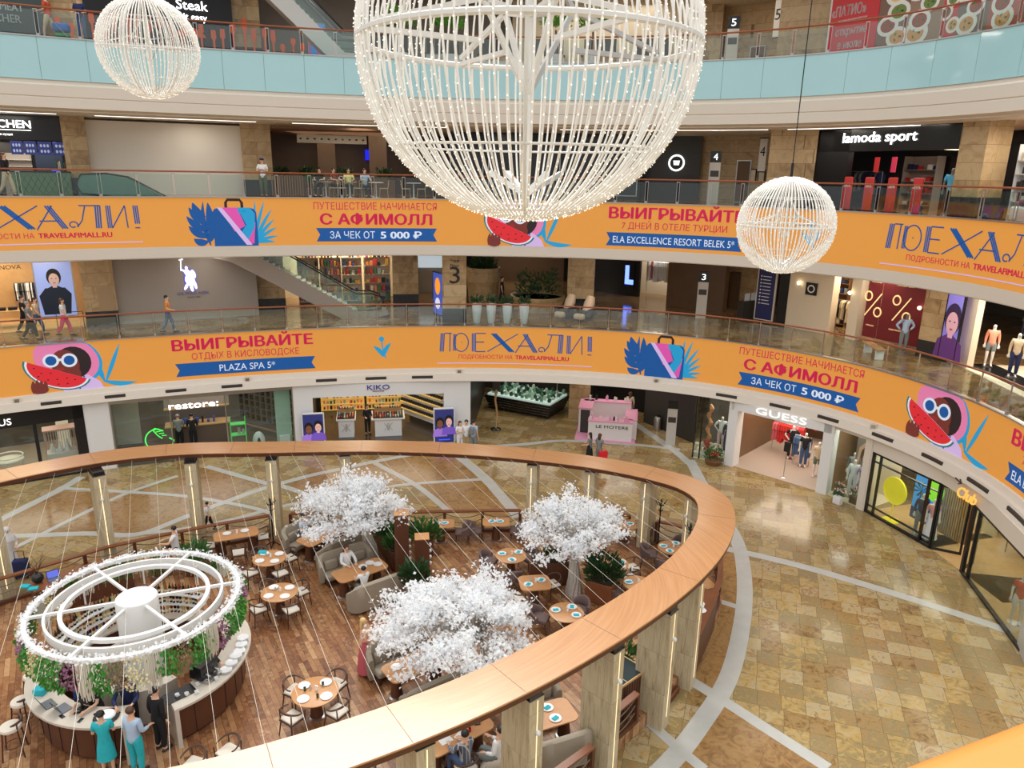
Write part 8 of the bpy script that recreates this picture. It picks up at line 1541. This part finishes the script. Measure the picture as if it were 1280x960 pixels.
globe(gpos(982, 282, 14.0), .885, 'right', 'small sparkling globe of light strings hanging on a cable at right', 76, .0092, .0065, nl=20)
# own handrail at the bottom right corner
p0, p1 = at(1166, 962, 13.10), at(1281, 917, 13.10); d = (p1-p0).normalized(); nn = Vector((d.y, -d.x, 0)); c = (p0+p1)/2+nn*.125
r = empty('viewing_handrail', (c.x, c.y, 13.10), math.atan2(d.y, d.x), 'broad orange wooden handrail close by at the lower right corner', 'handrail'); b = MB(); b.rbox((0.2, 0, -.04), (1.6, .30, .08), .03); b.build('rail', mat('rail_orange', srgb(226, 140, 60), .35, var=.15, vscale=4, stretch=(.4, 6, 6)), r); LB(r, 'bracket', M_STEEL, ((.5, 0, -.12), (.05, .05, .16)))
# =========================== PEOPLE ===========================
def pp(x, y, z): p = at(x, y, z); return (p.x, p.y, z)
fc = face_cam
# restaurant staff and guests
person(pp(137, 966, DK), PI+.35, 'waitress seen from behind in turquoise dress with white apron ties at the bar', arms='carry', top=K_TEAL, bot=K_TEAL, legs='skirt', hairstyle='bun', hair=H_DARK, h=1.64)
person(pp(174, 966, DK), PI-.2, 'man in pale blue shirt and turquoise apron at the bar, seen from behind', arms='carry', top=K_PALEB, bot=K_TEAL, sleeves='long', hair=H_BROWN, h=1.74)
person(tuple(BC+Vector((1.28, -2.02, 0))), PI-.4, 'barman in black standing in the gap of the round bar', arms='down', top=K_BLACK, bot=K_BLACK, sleeves='long')
person(tuple(BC+Vector((.35, -1.5, 0))), .3, 'barman in dark navy bending over the bar under the hanging plants', arms='table', top=K_NAVY, bot=K_BLACK, sleeves='long', lean=.25)
person(tuple(BC+Vector((-.35, -1.65, 0))), -.2, 'barman in black with orange hands at the laptops on the bar', arms='table', top=K_BLACK, bot=K_BLACK, lean=.2)
person(tuple(BC+Vector((1.62, -.35, 0))), 1.2, 'barista in black working at the right part of the bar', arms='table', top=K_BLACK, bot=K_BLACK, sleeves='long', lean=.2)
person(pp(457, 842, DK), PI/2+.3, 'blond woman in rose top and long pink skirt by the front blossom tree', arms='phone', top=mat('skin_light', (1, 1, 1)), bot=K_ROSE, legs='long', hair=H_BLOND, hairstyle='long', h=1.70, sleeves='none')
T, a, n = BT1; v = Vector((math.cos(a), math.sin(a), 0))
person(tuple(T+n*.72-v*.12), a, 'dark haired woman in white blouse sitting at the booth table', pose='sit', arms='table', top=K_WHITE, bot=K_KHAKI, sleeves='long', hair=H_BROWN, hairstyle='long', h=1.66)
person(tuple(T-n*.66-v*.2), a+PI, 'child in white shirt sitting with back to us at the booth table', pose='sit', arms='table', top=K_WHITE, bot=K_GREY, h=1.5)
T, a, n = BT0; v = Vector((math.cos(a), math.sin(a), 0)); person(tuple(T+n*.72-v*.15), a, 'guest in blue shirt sitting under the rear blossom tree', pose='sit', arms='table', top=K_PALEB, bot=K_JEAN, h=1.72)
T, a, n = BT3; v = Vector((math.cos(a), math.sin(a), 0))
M_PLAID = tile_mat('plaid_cloth', .09, .3, [srgb(40, 44, 56), srgb(110, 116, 130), srgb(60, 66, 80), srgb(160, 164, 172)], .85, srgb(190, 194, 200), .1, .012)
ch = place('arm', arm_chair, T-n*.80-v*.25, a+PI, 'walnut armchair under the man in the plaid shirt', 'chair', 'walnut armchairs'); person(tuple(T-n*.74-v*.25), a+PI, 'man in blue and white plaid shirt sitting at the menu table', pose='sit', arms='table', top=M_PLAID, bot=K_JEAN, sleeves='long')
person(tuple(T-n*.72+Vector((.50, .02, 0))), a+PI+.5, 'person in white shirt leaning in the cream lounge chair at the bottom', pose='sit', arms=('phone', 'carry'), top=K_WHITE, bot=K_GREY, sleeves='long', lean=-.15)
person(tuple(T+n*.72-v*.4), a, 'guest in grey shirt and blue jeans on the sofa behind the menu table', pose='sit', arms='carry', top=K_GREY, bot=K_JEAN, lean=-.1)
q = pp(222, 704, DK); place('arm', arm_chair, q, -PI/2+.3+PI/2, 'walnut armchair where the man in white sits by the rope rail', 'chair', 'walnut armchairs'); person(q, -PI/2+.2, 'man in white shirt sitting by the rope rail behind the bar', pose='sit', arms='table', top=K_WHITE, bot=K_BLACK)
SHORT['side'] = 'table of the man in white'; c_ = at(196, 695, DK+.75); place('table_rect_sm', table_obj, (c_.x, c_.y, DK), .5, 'oak table in front of the man in white behind the bar', 'table', None, 'rect', 1.2, .75); place('plate', mk_plate, (c_.x-.2, c_.y, DK+.751), 0, 'white plate on the table of the man in white', 'plate'); o = MB().rbox((0, 0, .006), (.3, .22, .012), .003).build('menu', M_NAPW); o.location = (c_.x+.3, c_.y, DK+.751); tag(o, 'white menu on the table of the man in white', 'menu')
# ground floor visitors
person(pp(262, 664, 0), -PI/2, 'boy in white shirt and black trousers running across the stone floor', pose='walk', arms=('swingf', 'swingb'), top=K_WHITE, bot=K_BLACK, h=1.22)
person(pp(18, 716, 0), .6, 'woman in white headscarf and long white robe at the far left', arms='carry', top=K_WHITE, bot=K_WHITE, legs='long', sleeves='long', hair=K_WHITE, hairstyle='scarf', h=1.68)
r = empty('suitcase', pp(29, 722, 0), .3, 'navy suitcase standing beside the woman in the white headscarf', 'suitcase'); b = MB(); b.rbox((0, 0, .38), (.46, .28, .64), .06); b.build('shell', K_NAVY, r); b = MB(); b.tube([(-.14, 0, .68), (-.14, 0, 1.0), (.14, 0, 1.0), (.14, 0, .68)], .014, 6); b.build('handle', M_BLACK, r); [(lambda b: (b.ball((x, y, .035), .035, 8, 5), b.build('wheel', M_BLACK, r)))(MB()) for x in (-.17, .17) for y in (-.09, .09)]
person(pp(575, 566, 0), .5, 'woman in white with pale trousers, left of the three at the cosmetics shop', arms='cross', top=K_WHITE, bot=K_WHITE, hair=H_BROWN, hairstyle='long', h=1.66); person(pp(583, 566, 0), .0, 'person in white top in the middle of the three at the cosmetics shop', arms='down', top=K_WHITE, bot=K_KHAKI, h=1.72); person(pp(592, 567, 0), 2.6, 'man in pale blue shirt with a backpack, right of the three at the cosmetics shop', arms='down', top=K_PALEB, bot=K_GREY, h=1.76)
bk = empty('backpack', tuple(Vector(pp(592, 567, 0))+Vector((-.09, -.17, 1.12))), 2.6-PI, 'small grey backpack on the man in pale blue', 'backpack'); b = MB(); b.rbox((0, 0, .15), (.28, .16, .40), .06); b.build('bag', K_GREY, bk); b = MB(); b.tube([(-.1, .07, .32), (-.1, .14, .36), (-.1, .16, .2)], .015, 5); b.tube([(.1, .07, .32), (.1, .14, .36), (.1, .16, .2)], .015, 5); b.build('straps', K_BLACK, bk)
person(pp(736, 581, 0), -2.0, 'woman in grey top and black skirt at the perfume kiosk, left of two', arms='carry', top=K_GREY, bot=K_BLACK, legs='skirt', hair=H_DARK, hairstyle='long', h=1.64); person(pp(748, 583, 0), 2.4, 'woman in grey with red bag at the perfume kiosk, right of two', arms='carry', top=K_GREY, bot=K_GREY, hair=H_BROWN, hairstyle='long', h=1.66)
bg = empty('shopping_bag', tuple(Vector(pp(749, 583, 0))+Vector((.12, -.28, .55))), .3, 'red shopping bag carried by the woman at the kiosk', 'bag'); b = MB(); b.box((0, 0, .17), (.42, .14, .34)); b.build('bag', cloth('bagred', 226, 40, 50), bg, smooth=0); b = MB(); b.tube([(-.1, 0, .34), (-.08, 0, .48), (.08, 0, .48), (.1, 0, .34)], .01, 5); b.build('handle', K_RED, bg)
q = G(787, 4.3, .8); person((q.x, q.y, 0), PI, 'person in long beige coat walking away behind the perfume kiosk', pose='walk', arms='down', top=K_BEIGE, bot=K_BEIGE, legs='long', sleeves='long', hair=H_BROWN, hairstyle='long')
W = GW(141, 368); person(tuple(W.P(W.fx(222, .9), .012, -1.7)), PI+W.a, 'man in grey jacket seen from behind in the electronics shop', arms='carry', top=K_GREY, bot=K_BLACK, sleeves='long', hair=H_GREY, h=1.78); person(tuple(W.P(W.fx(240, .9), .012, -1.5)), PI+W.a, 'man in black clothes seen from behind in the electronics shop', arms='carry', top=K_BLACK, bot=K_BLACK, sleeves='long', h=1.82)
W = GW(392, 555); person(tuple(W.P(W.fx(459, .9), .012, -1.4)), W.a+.4, 'shop assistant in black between the white cosmetics counters', arms='carry', top=K_BLACK, bot=K_BLACK, sleeves='long', hairstyle='bun', h=1.66)
# third floor
for x, o, lb, kw in ((37, 1.2, 'man in grey shirt and dark trousers walking, leftmost on the third floor', dict(top=K_GREY, bot=K_BLACK, hair=H_GREY)), (46, 2.3, 'person in beige shirt walking behind the grey shirted man', dict(top=K_BEIGE, bot=K_JEAN)), (80, 1.6, 'woman in white top and bright pink trousers on the third floor', dict(top=K_WHITE, bot=K_PINK, hair=H_BROWN, hairstyle='long', stretch=1.8)), (30, 3.0, 'dark haired person in black at the far left shop entrance', dict(top=K_BLACK, bot=K_BLACK))):
    q = G(x, o, F3+.8); person((q.x, q.y, F3), PI/2+.2, lb, pose='walk', arms=('swingf', 'swingb'), h=1.70, **kw)
q = G(210, .75, F3+.8); person((q.x, q.y, F3), PI/2+.25, 'man in orange shirt and jeans walking along the third floor rail', pose='walk', arms=('carry', 'swingb'), top=K_ORNG, bot=K_JEAN, h=1.74)
q = G(547, 3.0, F3+.8); person((q.x, q.y, F3), PI, 'person in brown top standing behind the narrow advertising stand', top=cloth('brown', 110, 70, 56), bot=K_BLACK, arms='down'); q = G(606, 6.0, F3+1); person((q.x+1.0, q.y, F3), PI/2, 'person in black deep in the third floor hall', pose='walk', arms='down', top=K_BLACK, bot=K_BLACK)
# fourth floor
q = G(8, .9, F4+.8); person((q.x, q.y, F4), PI/2, 'woman in dark top and pale trousers walking at the far left of the fourth floor', pose='walk', arms=('swingf', 'swingb'), top=K_BLACK, bot=K_BEIGE, hair=H_BROWN, hairstyle='long', sleeves='long'); q = G(329, .75, F4+.8); person((q.x, q.y, F4), .1, 'man in white shirt and cap looking at his phone by the fourth floor rail', arms='cross', top=K_WHITE, bot=K_GREEN, hair=K_NAVY, hairstyle='cap', h=1.74)
for i, (x, lb, tp) in enumerate(((400, 'diner in dark clothes at the leftmost cafe table', K_BLACK), (436, 'diner in pale yellow top at the cafe tables', cloth('paleyellow', 226, 224, 150)), (456, 'diner in pale blue at the cafe tables', K_PALEB), (417, 'diner in red brown at the cafe tables', cloth('redbrown', 130, 60, 50)))):
    q = G(x, 1.7 if i % 2 else 1.35, F4+.7); cafe_chair((q.x, q.y, F4), .3*i, 'cafe chair under the '+lb.split(' at the')[0], 'cafe chairs with diners', M_CWOOD); person((q.x, q.y, F4), .3*i, lb, pose='sit', arms='table', top=tp, bot=K_BLACK, h=1.68)
# fifth floor
q = G(60, 1.3, F5+.9); person((q.x, q.y, F5), -PI/2, 'man in orange shirt and beige shorts pushing a stroller on the top gallery', pose='walk', arms='carry', top=cloth('orangered', 206, 80, 46), bot=K_BEIGE, shorts=True, h=1.76); q = G(101, 1.2, F5+.9); person((q.x, q.y, F5), .2, 'man in navy clothes standing on the top gallery beside the stroller', arms='carry', top=K_NAVY, bot=K_JEAN, h=1.80)
q = G(77, 1.2, F5+.5); r = empty('stroller', (q.x, q.y, F5), .2, 'blue and green stroller on the top gallery', 'stroller'); b = MB(); b.rbox((0, 0, .55), (.62, .40, .34), .1); b.build('seat', cloth('strollerblue', 50, 110, 190), r); b = MB(); b.rbox((0, 0, .26), (.5, .34, .16), .05); b.build('basket', cloth('strollergreen', 60, 150, 90), r); b = MB(); [b.tube([(-.42, y, 1.0), (0, y, .5), (.35, y, .1)], .016, 6) for y in (-.22, .22)]; b.tube([(-.42, -.22, 1.0), (-.42, .22, 1.0)], .018, 6); b.build('frame', M_STEEL, r); [(lambda b: (b.tube([(x, y-.02, .1), (x, y+.02, .1)], .10, 12), b.build('wheel', M_BLACK, r)))(MB()) for x in (-.3, .33) for y in (-.22, .22)]
